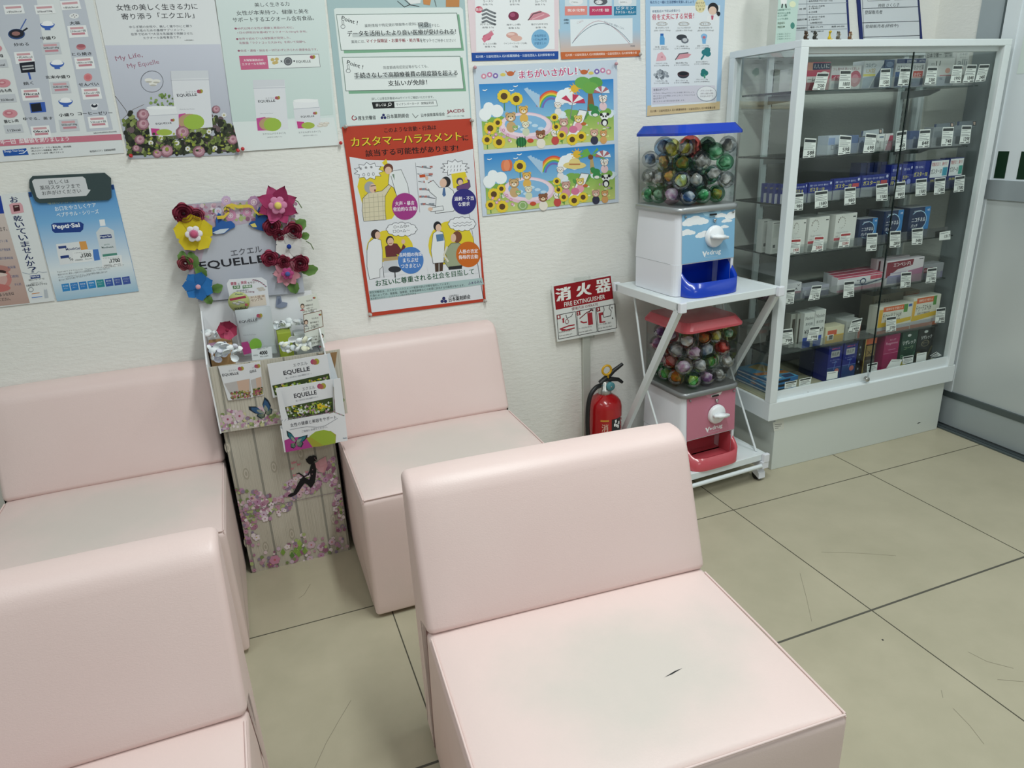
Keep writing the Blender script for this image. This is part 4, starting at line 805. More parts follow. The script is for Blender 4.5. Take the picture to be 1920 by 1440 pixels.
S.ell(-8, 524, 30, 22, '#c4837c', 24); S.ell(-10, 524, 24, 16, '#caa6a0', 24); S.ell(-6, 505, 26, 8, '#b48078', 20); S.ell(-8, 540, 28, 8, '#bf706c', 20); S.ell(-8, 510, 20, 4.5, '#3c2a2a', 20); S.ell(-8, 515, 22, 4, '#d8c6be', 20)
for t, x, y, w in (('ます。', 1, 434, 13), ('プトン薬', 0, 455, 15), ('抗不整脈薬', 0, 471, 20), ('副交感神経薬', 0, 487, 25), ('利尿薬', 15, 504, 15), ('口腔剤', 20, 521, 15), ('がん剤', 28, 536, 12)): S.text(t, x, y, x+w, y-1, 5 if t != 'ます。' else 8, '#4c5c84' if t != 'ます。' else '#2c2c30', .01)
S.text('ような方は', 0, 556, 27, 553, 6, '#22252a', .025); S.text('ください。', 0, 565, 20, 563, 6, '#22252a', .025)
S.vtext('お', 27, 368, 28, 381, 16, '#1c2b5c', .02); S.poly([(17, 384), (22, 381), (38, 380), (42, 384), (45, 398), (22, 402)], '#d9a4ac'); S.poly([(24, 385), (36, 384), (38, 395), (26, 397)], '#4a1f24'); S.line([(28, 388), (34, 387)], 2, '#b8a8a4')
for i, ch in enumerate('乾いていませんか？'):
    x = 35+i*3.35; y = 410+i*12.0; S.text(ch, x-8, y+5.2, x+8, y+3.8, 10, '#1c2b5c', .02)
S.line([(42, 511), (55, 514), (62, 512), (68, 513), (72, 509), (80, 511), (88, 510)], .8, '#7c8ca0'); S.poly([(56, 517), (75, 515), (76, 521), (58, 523)], '#2b3f7c'); S.text('Pepti-Sal', 58, 521.5, 74, 520, 4, '#e6eaf0', .02)
S.text('潤いケアで', 54, 527, 84, 524, 3, '#55585c'); S.text('お口をやさしくケア', 58, 533, 80, 531, 3, '#55585c'); S.text('口腔乾燥にはペプチサル', 50, 536.5+1, 89, 533.5, 3.6, '#33363c', .01); S.ring(58, 543, 4.5, 4, 1, '#7c8488')
S.poly([(59, 551), (78, 548), (80, 558), (61, 561)], '#dcdfe2'); S.line([(60, 558), (79, 556)], 1.6, '#4a7cc4'); S.line([(60, 551), (74, 549)], 1.6, '#c98a54'); S.poly([(82, 543), (88, 542), (91, 558), (84, 559)], '#b9c0c6'); S.poly([(83, 539), (86, 539), (87, 543), (83, 543)], '#dfe2e4')
S.finish()
# dark speech board
S = poster('speech_board', 'small dark green board with a white speech bubble, pinned over the blue poster', [(55, 337), (61, 330), (196, 324), (208, 334), (209, 370), (203, 375), (75, 381), (66, 377), (55, 352)], col='#3a4a4c', y=WY-0.008, th=0.004, cat='sign')
S.poly([(60, 340), (64, 336), (155, 331), (160, 335), (165, 355), (170, 356), (166, 362), (162, 367), (74, 373), (69, 369)], '#d0d3d6')
S.text('詳しくは', 92, 346, 130, 343, 7.5, '#33353a', .006); S.text('薬局スタッフまで', 76, 356.5, 151, 352, 8, '#33353a', .006); S.text('お声がけください', 80, 366.5, 153, 361.5, 8, '#33353a', .006)
S.finish()

# pins
def pin(px, py, mat, y=WY-0.001, label=''):
    c = ony(px, py, y); m = MB()
    Mx = Matrix.Translation(c) @ Matrix.Rotation(math.radians(90), 4, 'X')
    m.lathe([(0.0008, -0.003), (0.0008, 0.004), (0.0045, 0.005), (0.0055, 0.009), (0.0048, 0.013), (0.0025, 0.0155), (0.0, 0.016)], mat, n=14, M=Mx)
    return tag(m.build('push_pin'), label, 'push pin')
for px, py, mt, lb in ((246, 292, 'pin_red', 'red push pin at lower left corner of the rose supplement poster'), (446, 282, 'pin_red', 'red push pin at lower right corner of the rose supplement poster'), (455, 279, 'pin_red', 'red push pin at lower left corner of the pale green poster'), (638, 268, 'pin_red', 'red push pin at lower right corner of the pale green poster'),
                       (889, 127, 'pin_pink', 'pink push pin at upper left corner of the picture puzzle poster'), (1153, 120, 'pin_pink', 'pink push pin at upper right corner of the picture puzzle poster'),
                       (648, 237, 'pin_clear', 'clear push pin at upper left corner of the red poster'), (884, 226, 'pin_clear', 'clear push pin at upper right corner of the red poster'), (694, 589, 'pin_clear', 'clear push pin at lower left corner of the red poster'), (909, 563, 'pin_clear', 'clear push pin at lower right corner of the red poster'), (1198, 102, 'pin_clear', 'clear push pin at lower right corner of the orange banded chart')):
    pin(px, py, mt, WY-0.004, lb)
# ------------------------------------------------------------------ fire extinguisher and its sign
P3 = onz(1036, 537, 0)
mb, S = wall_sheet(WY-0.022)
cs = [(1034.5, 536), (1147, 514.5), (1155, 621), (1045, 641)]
mb.prism([ony(*c, WY-0.022) for c in cs], (0, 0.004, 0), 'ink_gloss', '#dfe2df')
S.poly([(1038, 537), (1145, 517), (1150, 560), (1042, 581)], '#931420')
S.text('消', 1044, 566, 1070, 561, 25, '#eceee9', .055); S.text('火', 1082, 557, 1108, 552.5, 25, '#eceee9', .055); S.text('器', 1118, 550.5, 1145, 545.5, 25, '#eceee9', .04)
S.text('FIRE EXTINGUISHER', 1058, 575.5, 1134.5, 560, 8.5, '#eceee9', .008)
S.text('使用方法 OPERATE', 1072, 582.5, 1121, 573, 6, '#7c1a24', .012)
for i in range(3):
    x = 1044+i*37; y = 591-i*7.2; a, b_ = (x, y), (x+35, y-6.8); c, d_ = (x+38.5, y+38), (x+3.5, y+45)
    S.line([a, b_, c, d_], 1.0, '#2a2226', True); S.poly([(x, y), (x+6.5, y-1.3), (x+7.5, y+6.5), (x+.8, y+8)], '#8c1a26'); S.text('123'[i], x+2, y+6, x+5, y+5.4, 5, '#eceee9', .03)
    S.text(('安全栓を引き抜く', 'ホースを火元に向ける', 'レバーを強く握る')[i], x+4, y+34, x+28, y+29.5, 3, '#3a3236'); S.text(('Pull out safety pin', 'Point the nozzle at fire', 'Grip the handles')[i], x+4.5, y+41, x+29, y+36, 3, '#3a3236')
S.line([(1050, 617), (1066, 611), (1077, 609)], 2.2, '#a3303a'); S.line([(1051, 617), (1062, 619), (1077, 615)], 2.4, '#a3303a'); S.poly([(1052, 618), (1060, 617), (1061, 620), (1053, 621)], '#a3303a'); S.ring(1063, 603, 3, 4, 1, '#7c2a34'); S.line([(1061, 590), (1063, 597), (1071, 593), (1074, 588)], 1, '#2a2226'); S.poly([(1053, 599), (1056, 596), (1059, 598), (1057.5, 598.5), (1058, 605), (1055, 605.5), (1054.6, 599.5)], '#a3303a')
S.poly([(1101, 587), (1110, 585.5), (1112, 608), (1103, 610)], '#a3303a'); S.line([(1087, 597), (1100, 586), (1112, 580)], 1.6, '#7c2a34'); S.line([(1089, 603), (1094, 605), (1100, 604)], 2.4, '#a3303a'); S.line([(1104, 586), (1108, 580), (1112, 583)], 1.4, '#2a2226')
S.poly([(1122, 587), (1131, 585), (1131.5, 590), (1127, 591), (1128, 603), (1135, 602), (1135, 604), (1124, 606)], '#a3303a'); S.line([(1131, 574), (1133, 581), (1130, 588), (1132, 595), (1145, 592), (1146, 583), (1142, 578), (1144, 572)], 1, '#2a2226'); S.poly([(1146, 576), (1148.5, 575.5), (1147.6, 580)], '#2a2226'); S.poly([(1147, 598), (1148.4, 594), (1150, 597.6)], '#2a2226')
sg = mb.build('sign_plate')
sign = thing('fire_extinguisher_sign', 'red and white fire extinguisher sign plate on a grey pole by the wall', 'sign', (0, 0, 0))
sg.parent = sign
m2 = MB()
a = ony(1099, 634, WY-0.012); m2.bbox((a.x-0.016, WY-0.017, 0.002), (a.x+0.016, WY-0.002, a.z+0.22), 'pole_grey', 0.003); m2.build('pole', sign)
m2 = MB(); a2 = ony(1099, 632, WY-0.02); m2.box((a2.x-0.03, WY-0.030, a2.z-0.004), (a2.x+0.03, WY-0.018, a2.z+0.006), 'acrylic'); m2.build('clip', sign)
m2 = MB(); a2 = ony(1092, 524, WY-0.02); m2.box((a2.x-0.03, WY-0.026, a2.z-0.004), (a2.x+0.03, WY-0.012, a2.z+0.008), 'acrylic'); m2.build('clip', sign)

EXX, EXY, ER = 1.178, 2.195, 0.064
ext = thing('fire_extinguisher', 'red fire extinguisher with black hose and yellow ring on the floor by the wall', 'fire extinguisher', (EXX, EXY, 0))
ZB = 0.342
m2 = MB(); m2.lathe([(0, 0.0), (ER-0.008, 0.0), (ER-0.004, 0.006), (ER, 0.012), (ER, ZB-0.045), (ER-0.004, ZB-0.028), (ER-0.014, ZB-0.014), (ER-0.028, ZB-0.004), (0.026, ZB+0.002), (0.022, ZB+0.004)], 'ext_red', n=40); body = m2.build('cylinder', ext)
m2 = MB()
def lp(u, z, r=ER+0.0006): a = math.radians(-98+u); return Vector((r*math.cos(a), r*math.sin(a), z))
def patch(mb, u0, u1, z0, z1, col, dr=0):
    n = 6; v = [lp(u0+(u1-u0)*i/n, z, ER+0.0006+dr) for z in (z0, z1) for i in range(n+1)]
    mb.add(v, [(i, i+1, n+2+i, n+1+i) for i in range(n)], 'ink_gloss', col)
def curved_text(mb, t, u0, z0, u1, z1, h, col, vert=False, dr=0.0008):
    vs, fs = glyphs(t, .0 if ord(t[0]) > 0x2fff else .02)
    if vert: V = [lp(u0+y*(u1-u0), z0+(z1-z0)*x, ER+dr) for x, y in vs]
    else: V = [lp(u0+x*(u1-u0), z0+y*h, ER+dr) for x, y in vs]
    mb.add(V, fs, 'ink_gloss', col)
patch(m2, 4, 44, 0.10, 0.262, '#16171a'); patch(m2, -34, -6, 0.255, 0.262, '#c98a34'); patch(m2, 10, 30, 0.17, 0.212, '#b9383c', .0003)
for (u, z) in ((12, .232), (20, .228), (30, .236), (16, .246), (27, .222)): patch(m2, u, u+7, z, z+0.012, '#e8e8e6', .0004)
curved_text(m2, 'YA-10X', 47, .27, 60, .16, 0, '#e8e8e6', True)
curved_text(m2, '消', -30, .215, -8, 0, .03, '#dcbfae'); curved_text(m2, '火', -30, .18, -8, 0, .03, '#dcbfae'); curved_text(m2, '器', -30, .145, -8, 0, .03, '#dcbfae')
m2.build('label', body)
m2 = MB(); m2.lathe([(0.022, ZB), (0.025, ZB+0.004), (0.025, ZB+0.022), (0.018, ZB+0.026), (0.018, ZB+0.05), (0.012, ZB+0.054), (0, ZB+0.054)], 'grommet', n=24); m2.build('valve', ext)
m2 = MB()
Mx = Matrix.Translation((0.012, -0.026, ZB+0.036)) @ Matrix.Rotation(math.radians(90), 4, 'X')
m2.lathe([(0.016, -0.01), (0.017, 0.0), (0.015, 0.004), (0, 0.004)], 'teal_dial', n=24, M=Mx); m2.lathe([(0.003, 0.004), (0.003, 0.006), (0, 0.006)], 'chrome', n=10, M=Mx); m2.build('pressure_gauge', ext)
m2 = MB(); m2.tube([(-0.018, 0, ZB+0.045), (0.005, 0, ZB+0.062), (0.035, -0.004, ZB+0.088), (0.058, -0.006, ZB+0.102), (0.072, -0.006, ZB+0.110)], [0.012, 0.011, 0.008, 0.007, 0.006], 'black_rubber', 12); m2.build('upper_lever', ext)
m2 = MB(); m2.tube([(0.0, 0, ZB+0.052), (0.03, -0.003, ZB+0.056), (0.055, -0.004, ZB+0.05), (0.072, -0.005, ZB+0.036)], [0.011, 0.009, 0.0075, 0.006], 'black_rubber', 12); m2.build('lower_lever', ext)
m2 = MB(); m2.tube([(0.002+0.018*math.cos(a*PI/8), -0.012, ZB+0.098+0.018*math.sin(a*PI/8)) for a in range(17)], 0.0045, 'ext_yellow', 8, caps=False); m2.tube([(0.008, -0.012, ZB+0.080), (0.010, -0.006, ZB+0.062)], 0.004, 'ext_yellow', 8); m2.build('safety_ring', ext)
m2 = MB()
hp = [Vector(p) for p in ((-0.024, -0.008, ZB+0.04), (-0.044, -0.014, ZB+0.038), (-0.068, -0.02, ZB+0.018), (-0.080, -0.022, ZB-0.02), (-0.083, -0.02, ZB-0.08), (-0.080, -0.016, ZB-0.14), (-0.075, -0.010, ZB-0.20), (-0.074, -0.008, 0.06))]
pts = []
for i in range(len(hp)-1):
    p0, p1, p2, p3 = hp[max(0, i-1)], hp[i], hp[i+1], hp[min(len(hp)-1, i+2)]
    for k in range(5):
        t = k/5; pts.append(0.5*((2*p1)+(p2-p0)*t+(2*p0-5*p1+4*p2-p3)*t*t+(3*p1-p0-3*p2+p3)*t**3))
pts.append(hp[-1])
m2.tube(pts, 0.0085, 'black_rubber', 12); m2.build('hose', ext)
m2 = MB(); m2.tube([(-0.010, -0.004, ZB+0.041), (-0.030, -0.010, ZB+0.040)], 0.0075, 'chrome', 12); m2.build('hose_coupling', ext)

# ------------------------------------------------------------------ rolling cart
CA = math.radians(3.6); CW, CD, CT, CB = 0.430, 0.372, 0.745, 0.112
cart = thing('rolling_cart', 'white two-tier steel cart on casters carrying both capsule vending machines', 'cart', (1.272, 1.873, 0), CA)
for z, nmx in ((CT, 'top_shelf'), (CB, 'bottom_shelf')):
    q = MB(); q.box((0.004, 0.004, z-0.020), (CW-0.004, CD-0.004, z-0.001), 'white_frame'); q.bbox((0, 0, z-0.026), (CW, 0.016, z), 'white_frame', 0.002); q.bbox((0, CD-0.016, z-0.026), (CW, CD, z), 'white_frame', 0.002)
    q.bbox((0, 0, z-0.030), (0.018, CD, z+0.0005), 'white_frame', 0.002); q.bbox((CW-0.018, 0, z-0.030), (CW, CD, z+0.0005), 'white_frame', 0.002)
    sh_ = q.build(nmx, cart)
    for x in (0.009, CW-0.009):
        for y in (0.0, CD):
            c = MB(); s_ = -1 if y == 0 else 1; c.bbox((x-0.013, min(y, y+s_*0.016)-0.0, z-0.031), (x+0.013, max(y, y+s_*0.016), z+0.003), 'white_plastic', 0.003); c.build('corner_cap', sh_)
for x in (0.009, CW-0.009):
    q = MB(); q.bar((x, 0.012, CT-0.028), (x, CD-0.02, CB-0.002), 0.018, 0.024, 'white_frame', up=(0, 1, 0)); q.build('side_leg', cart)
    q = MB(); xo = x+(0.012 if x < 0.1 else -0.012); q.tube([(xo, CD-0.09, CT-0.028), (xo, 0.20, 0.40), (xo, 0.03, CB)], 0.004, 'white_frame', 8); q.build('brace_rod', cart)
q = MB(); q.tube([(0.02, -0.006, CB-0.045), (CW-0.02, -0.006, CB-0.045)], 0.008, 'white_frame', 10); q.build('front_rail', cart)
for x in (0.022, CW-0.012):
    q = MB(); q.box((x-0.014, -0.014, CB-0.055), (x+0.014, 0.05, CB-0.028), 'white_plastic'); q.build('rail_bracket', cart)
for x in (0.02, CW-0.015):
    for y in (0.02, CD-0.03):
        q = MB(); Mx = Matrix.Translation((x, y, 0.020)) @ Matrix.Rotation(math.radians(90), 4, 'Y')
        q.lathe([(0, -0.012), (0.018, -0.012), (0.020, -0.009), (0.020, 0.009), (0.018, 0.012), (0, 0.012)], 'black_rubber', n=20, M=Mx)
        q.prism([(x-0.015, y-0.024, 0.012), (x-0.015, y-0.022, 0.034), (x-0.015, y-0.006, 0.050), (x-0.015, y+0.012, 0.050), (x-0.015, y+0.022, 0.030)], (0.030, 0, 0), 'white_plastic')
        q.box((x-0.006, y-0.006, 0.05), (x+0.006, y+0.006, CB-0.03), 'white_plastic'); q.build('caster', cart)

# ------------------------------------------------------------------ capsule vending machines
MW, MD = 0.250, 0.242       # body width and depth; local origin: front-left corner of the body on the shelf
def plan(w0, w1, d0, d1, r, n=4):     # rounded plan outline, ccw
    return rounded([(w0, d0), (w1, d0), (w1, d1), (w0, d1)], [r, r, r*0.6, r*0.6], n)
def loft(mb, levels, mat, col=None, smooth=True, cap=True):
    n = len(levels[0][0]); vs = []
    for pl, z in levels: vs += [(p[0], p[1], z) for p in pl]
    fs = [(i*n+k, i*n+(k+1) % n, (i+1)*n+(k+1) % n, (i+1)*n+k) for i in range(len(levels)-1) for k in range(n)]
    mb.add(vs, fs, mat, col, smooth)
    if cap: mb.add(vs, [list(range(n))[::-1], [(len(levels)-1)*n+k for k in range(n)]], mat, col)
def machine(name, label, loc, rz, plastic, ringmat, panel_fn):
    t = thing(name, label, 'vending machine', loc, rz, 'capsule toy vending machines')
    X0, X1 = 0.0, MW
    b_ = MB()
    n = 4
    loft(b_, [(plan(X0, X1, 0, MD, 0.022, n), 0.105), (plan(X0+0.004, X1-0.004, 0.004, MD, 0.022, n), 0.19), (plan(X0+0.010, X1-0.010, 0.008, MD-0.002, 0.022, n), 0.268)], 'white_plastic')
    # lower body with a recess for the tray: two cheeks and a back block
    o_ = plan(X0-0.001, X1+0.001, 0.0, MD, 0.022, n); i0 = min(range(len(o_)), key=lambda i: (o_[i]-Vector((0.024, 0))).length); 
    o_ = [p for p in o_[i0:]+o_[:i0]]
    # walk the outline from the left end of the front edge backwards, then close it round the tray recess
    o_ = o_[::-1] if o_[1].x > 0.1 and o_[1].y < 0.01 else o_
    left = sorted([p for p in o_ if p.x < X1/2 and p.y < MD/2], key=lambda p: (-p.x, p.y)); 
    ol = [Vector((0.024, 0.0))]+[p for p in left if p.x < 0.0239]+[Vector((X0-0.001, MD-0.014)), Vector((X0+0.012, MD))]
    orr = [Vector((X1-p.x, p.y)) for p in ol][::-1]
    c_pl = ol+orr+[Vector((X1-0.018, 0.0)), Vector((X1-0.018, 0.101)), Vector((0.024, 0.101))]
    c_pl = [p for i, p in enumerate(c_pl) if (p-c_pl[i-1]).length > 1e-5]
    b_.prism([(p.x, p.y, 0) for p in c_pl], (0, 0, 0.105), 'white_plastic')
    b_.prism([(X0-0.0013, 0.03, 0.1045), (X0-0.0013, MD-0.015, 0.1045), (X0-0.0013, MD-0.015, 0.1053), (X0-0.0013, 0.03, 0.1053)], (0.0004, 0, 0), 'grey_silver')
    body = b_.build('body', t)
    r_ = MB(); loft(r_, [(plan(X0+0.003, X1-0.003, 0.001, MD+0.002, 0.028, n), 0.267), (plan(X0-0.003, X1+0.003, -0.005, MD+0.004, 0.03, n), 0.272), (plan(X0-0.003, X1+0.003, -0.005, MD+0.004, 0.03, n), 0.284), (plan(X0+0.003, X1-0.003, 0.001, MD, 0.028, n), 0.288)], ringmat)
    r_.build('trim_ring', t)
    g = MB()
    lv = [(plan(X0+0.004, X1-0.004, 0.003, MD-0.002, 0.026, n), 0.288), (plan(X0+0.001, X1-0.001, 0.0, MD-0.001, 0.026, n), 0.506)]
    loft(g, lv, 'acrylic', cap=False); g.build('hopper', t)
    g = MB(); g.box((X0+0.034, -0.004, 0.455), (X0+0.052, 0.0, 0.508), 'acrylic'); g.build('hopper_latch', t)
    l = MB(); loft(l, [(plan(X0-0.004, X1+0.004, -0.006, MD+0.003, 0.03, n), 0.506), (plan(X0-0.004, X1+0.004, -0.006, MD+0.003, 0.03, n), 0.514), (plan(X0+0.012, X1-0.012, 0.012, MD-0.01, 0.03, n), 0.538)], plastic, smooth=False)
    l.build('lid', t)
    # front panel sheet
    p = MB(); px0, px1 = 0.022, 0.238
    v = []
    def mp(u, w): return (px0+(px1-px0)*u, 0.108+(0.266-0.108)*w)
    SS = Sheet(p, (0, 0.0, 0), (1, 0, 0), (0, 0, 1), (0, -1, 0), mp, 'ink_gloss', step=0.00005)
    # panel follows the slightly leaning body front
    def P(a, c, L): return Vector((a, 0.0005+0.008*(c-0.105)/0.163-0.0025, c))
    SS.P = P
    panel_fn(SS); p.build('front_panel', t)
    k = MB(); Mx = Matrix.Translation((0.150, 0.001, 0.186)) @ Matrix.Rotation(math.radians(92), 4, 'X')
    k.lathe([(0.036, 0), (0.036, 0.008), (0.032, 0.014), (0.0, 0.015)], 'knob_plastic', n=32, M=Mx)
    bmh = bmesh.new(); bmesh.ops.create_cube(bmh, size=1); bmesh.ops.bevel(bmh, geom=bmh.edges[:], offset=0.22, segments=3, affect='EDGES')
    k.bm(bmh, 'knob_plastic', smooth=True, M=Mx @ Matrix.Translation((0.006, 0, 0.022)) @ Matrix.Rotation(math.radians(-6), 4, 'Z') @ Matrix.Diagonal((0.066, 0.016, 0.026, 1)))
    k.build('crank_knob', t)
    c = MB(); c.lathe([(0.008, 0), (0.008, 0.005), (0.005, 0.007), (0, 0.007)], 'chrome', n=3, M=Matrix.Translation((0.149, 0.001, 0.238)) @ Matrix.Rotation(math.radians(90), 4, 'X') @ Matrix.Rotation(math.radians(30), 4, 'Z')); c.build('coin_return', t)
    c = MB(); c.box((0.128, -0.002, 0.255), (0.156, 0.001, 0.260), 'dark_slot'); c.build('coin_slot', t)
    for sx, sz in ((0.034, 0.258), (0.228, 0.258), (0.034, 0.118), (0.228, 0.118)):
        c = MB(); c.lathe([(0.0035, 0), (0.003, 0.003), (0, 0.0035)], 'grey_silver', n=10, M=Matrix.Translation((sx, 0.003, sz)) @ Matrix.Rotation(math.radians(90), 4, 'X')); c.build('screw', t)
    # tray: U shaped basin
    y_ = MB(); outer = []; NN = 28
    for i in range(NN+1):
        a = PI+PI*i/NN; u = math.cos(a); w_ = math.sin(a)
        sx = (abs(u)**0.45)*(1 if u > 0 else -1); sy = -(abs(w_)**0.55)
        outer.append((0.13+0.107*sx, 0.022+0.078*sy, 0.050+0.052*(1-min(1, abs(sy)*1.25))**1.3))
    outer = [(0.023, 0.06, 0.103)]+outer+[(0.237, 0.06, 0.103)]
    th = 0.009; N = len(outer); cx_, cy_ = 0.13, 0.03
    inner = [(cx_+(x-cx_)*(1-th/0.107), (y+th if y < 0.02 else y+0.002), z-0.002) for x, y, z in outer]
    vs = [(x, y, 0.0) for x, y, z in outer]+[(x, y, z) for x, y, z in outer]+[(x, y+0.001, z) for x, y, z in inner]+[(x, y+0.004, 0.010) for x, y, z in inner]
    fs = []
    for r0 in range(3):
        for i in range(N-1): fs.append((r0*N+i, r0*N+i+1, (r0+1)*N+i+1, (r0+1)*N+i))
    y_.add(vs, fs, plastic, None, True); y_.add(vs, [[3*N+i for i in range(N)], [i for i in range(N)][::-1]], plastic)
    y_.box((0.024, 0.058, 0.0), (0.236, 0.099, 0.010), plastic); y_.box((0.024, 0.096, 0.008), (0.236, 0.099, 0.105), plastic)
    y_.box((0.045, 0.06, 0.010), (0.110, 0.0945, 0.055) if False else (0.046, 0.0945, 0.011), plastic)
    y_.build('tray', t)
    return t
def vdrug(S, u0, w0):
    S.line([(u0, w0+.09), (u0+.035, w0), (u0+.085, w0+.09)], 1, '#eef2f6') if False else None
    A = lambda *p: [(u0+a, w0+c) for a, c in p]
    S.poly(A((0, .085), (.028, .085), (.05, .03), (.075, .085), (.095, .085), (.055, -.035), (.042, -.035)), '#eef1f4')
    S.ell(u0+.115, w0+.03, .022, .026, '#eef1f4'); S.ell(u0+.115, w0+.028, .009, .010, '#9a9ea6')
    vs, fs = glyphs('drug', .02); S.put([S.map(u0+.15+x*.21, w0-.032+y*.125) for x, y in vs], fs, '#eef1f4', S.L(None))
    vs, fs = glyphs('Pharmacy', .0); S.put([S.map(u0+.06+x*.24, w0-.06+y*.018) for x, y in vs], fs, '#c9d3da', S.L(None))
def cloud(S, u, w, s):
    l = S.L(None)
    for a, c, r in ((0, 0, .05), (.06, .012, .055), (.12, -.004, .045), (-.05, -.012, .03), (.17, -.014, .03)): S.ell(u+a*s, w+c*s, r*s*1.3, r*s, '#eceff2', 14, l)
    S.poly([(u-.08*s, w-.03*s), (u+.2*s, w-.03*s), (u+.17*s, w), (u-.05*s, w)], '#eceff2', l)
def blue_panel(S):
    S.poly([(0, 0), (1, 0), (1, 1), (0, 1)], '#82b4d6', 0); S.poly([(.37, 1), (.73, 1), (.70, .93), (.55, .88), (.42, .93)], '#a9d4ec'); S.poly([(.50, .945), (.63, .955), (.60, .92), (.53, .915)], '#7c8c96')
    cl = S.map; S.map = lambda u, w: cl(min(max(u, 0), 1), min(max(w, 0), 1))
    for u, w, s in ((.14, .84, 1.7), (.02, .63, 1.1), (.35, .55, 1.2), (.68, .90, .8), (.93, .88, 1.5), (.80, .78, .7), (.76, .66, .6)): cloud(S, u, w, s)
    S.map = cl
    vdrug(S, .38, .12)
def pink_panel(S):
    S.poly([(0, 0), (1, 0), (1, 1), (0, 1)], '#c0788c', 0); S.poly([(.37, 1), (.73, 1), (.70, .93), (.55, .88), (.42, .93)], '#cf8fa0'); S.poly([(.48, .96), (.72, .99), (.68, .93), (.50, .91)], '#e6e4e2')
    vdrug(S, .38, .12)
upper = machine('capsule_vending_machine', 'blue lidded capsule toy machine with cloud patterned front, on the upper cart shelf', (1.308, 1.950, CT+0.0005), CA, 'blue_plastic', 'silver_plastic', blue_panel)
lower = machine('capsule_vending_machine', 'pink lidded capsule toy machine with a rose pink front, on the lower cart shelf', (1.340, 1.925, CB+0.0005), CA, 'red_plastic', 'grey_silver', pink_panel)

# capsules
CR = 0.0285
def capsule(name, label, loc, colr, toy, rnd, r, group):
    colr = [tuple(v**0.42 for v in q) for q in colr]
    """two half shells, tinted below and clear above, around a crumpled toy bag"""
    t = thing(name, label, 'toy capsule', loc, rnd.uniform(0, 6.2), group)
    tilt = Matrix.Rotation(rnd.uniform(-1.3, 1.3), 4, 'X') @ Matrix.Rotation(rnd.uniform(-1, 1), 4, 'Y')
    prof = [(r*math.cos(a), r*math.sin(a)) for a in [PI/2*k/6 for k in range(7)]]
    m1 = MB(); m1.lathe([(p, z) for p, z in prof], 'capsule_shell', n=20, col=colr[1], M=tilt); m1.build('shell_top', t)
    m1 = MB(); m1.lathe([(p, -z) for p, z in prof]+[], 'capsule_shell', n=20, col=colr[0], M=tilt); m1.lathe([(r*1.012, -0.0012), (r*1.012, 0.0012)], 'capsule_shell', n=20, col=colr[0], M=tilt); m1.build('shell_bottom', t)
    m1 = MB(); bm = bmesh.new(); bmesh.ops.create_icosphere(bm, subdivisions=2, radius=r*0.78)
    for v in bm.verts: v.co = v.co * rnd.uniform(0.72, 1.08)
    bm.verts.index_update(); vc = [tuple(hexc(rnd.choice(toy))) for v in bm.verts]
    vs = [Vector((v.co.x, v.co.y*0.85, v.co.z*0.9)) for v in bm.verts]; fs = [[v.index for v in f.verts] for f in bm.faces]; bm.free()
    m1.add(vs, fs, 'ink_gloss', vc); m1.build('toy', t)
    return t
TINT = {'blue': ((.35, .55, .80), '#5a7694'), 'pale blue': ((.70, .82, .92), 0), 'red': ((.85, .22, .20), 0), 'green': ((.35, .75, .50), 0), 'dark green': ((.18, .42, .28), 0), 'yellow': ((.85, .82, .30), 0), 'clear': ((.86, .87, .88), 0),
        'purple': ((.62, .48, .72), 0), 'pink': ((.88, .58, .68), 0), 'gold': ((.80, .62, .22), 0), 'orange': ((.88, .42, .25), 0), 'brown': ((.55, .42, .30), 0)}
TOYS = {'w': ['#d9dcdc', '#b9bec0', '#e6e8e6', '#8d9496', '#c9c2b4'], 'o': ['#d9803c', '#c9a23c', '#e0b060', '#7c8c5c'], 'g': ['#b9d9c4', '#8cc4a0', '#dfe8e0', '#5c9a78'], 'b': ['#8ca4c4', '#c4d0dc', '#5c7494', '#dfe6ec'],
        'r': ['#c45c50', '#d98c7c', '#a83c38', '#e0b4a8'], 'y': ['#d9cc5c', '#e6e09c', '#b9b44c', '#dfe6c4'], 'p': ['#c48cb4', '#dcc4d8', '#94689c', '#e6dce6'], 'k': ['#8c8c8a', '#b9b9b4', '#dcdcd8', '#76746c']}
UP = [[(1242, 280, 'blue', 'b', 1.2), (1263, 288, 'yellow', 'y'), (1287, 278, 'yellow', 'k'), (1318, 284, 'red', 'r', 1.25), (1346, 266, 'dark green', 'g'), (1350, 289, 'green', 'g'), (1371, 284, 'clear', 'k')],
      [(1219, 314, 'clear', 'b'), (1236, 318, 'yellow', 'y', 1.2), (1257, 303, 'pale blue', 'o'), (1253, 325, 'clear', 'o'), (1284, 319, 'green', 'o', 1.1), (1314, 323, 'clear', 'k', 1.1), (1341, 317, 'pale blue', 'k'), (1363, 312, 'green', 'g')],
      [(1222, 352, 'clear', 'k'), (1241, 352, 'clear', 'w'), (1265, 347, 'pale blue', 'y', 1.1), (1296, 349, 'pale blue', 'w', 1.05), (1324, 353, 'clear', 'w', 1.05), (1350, 340, 'green', 'g', 1.1), (1368, 348, 'clear', 'k')],
      [(1216, 372, 'green', 'k'), (1236, 375, 'green', 'k'), (1259, 372, 'pink', 'p', 1.15), (1289, 376, 'blue', 'b'), (1315, 377, 'green', 'g'), (1341, 367, 'green', 'o'), (1366, 368, 'clear', 'g')]]
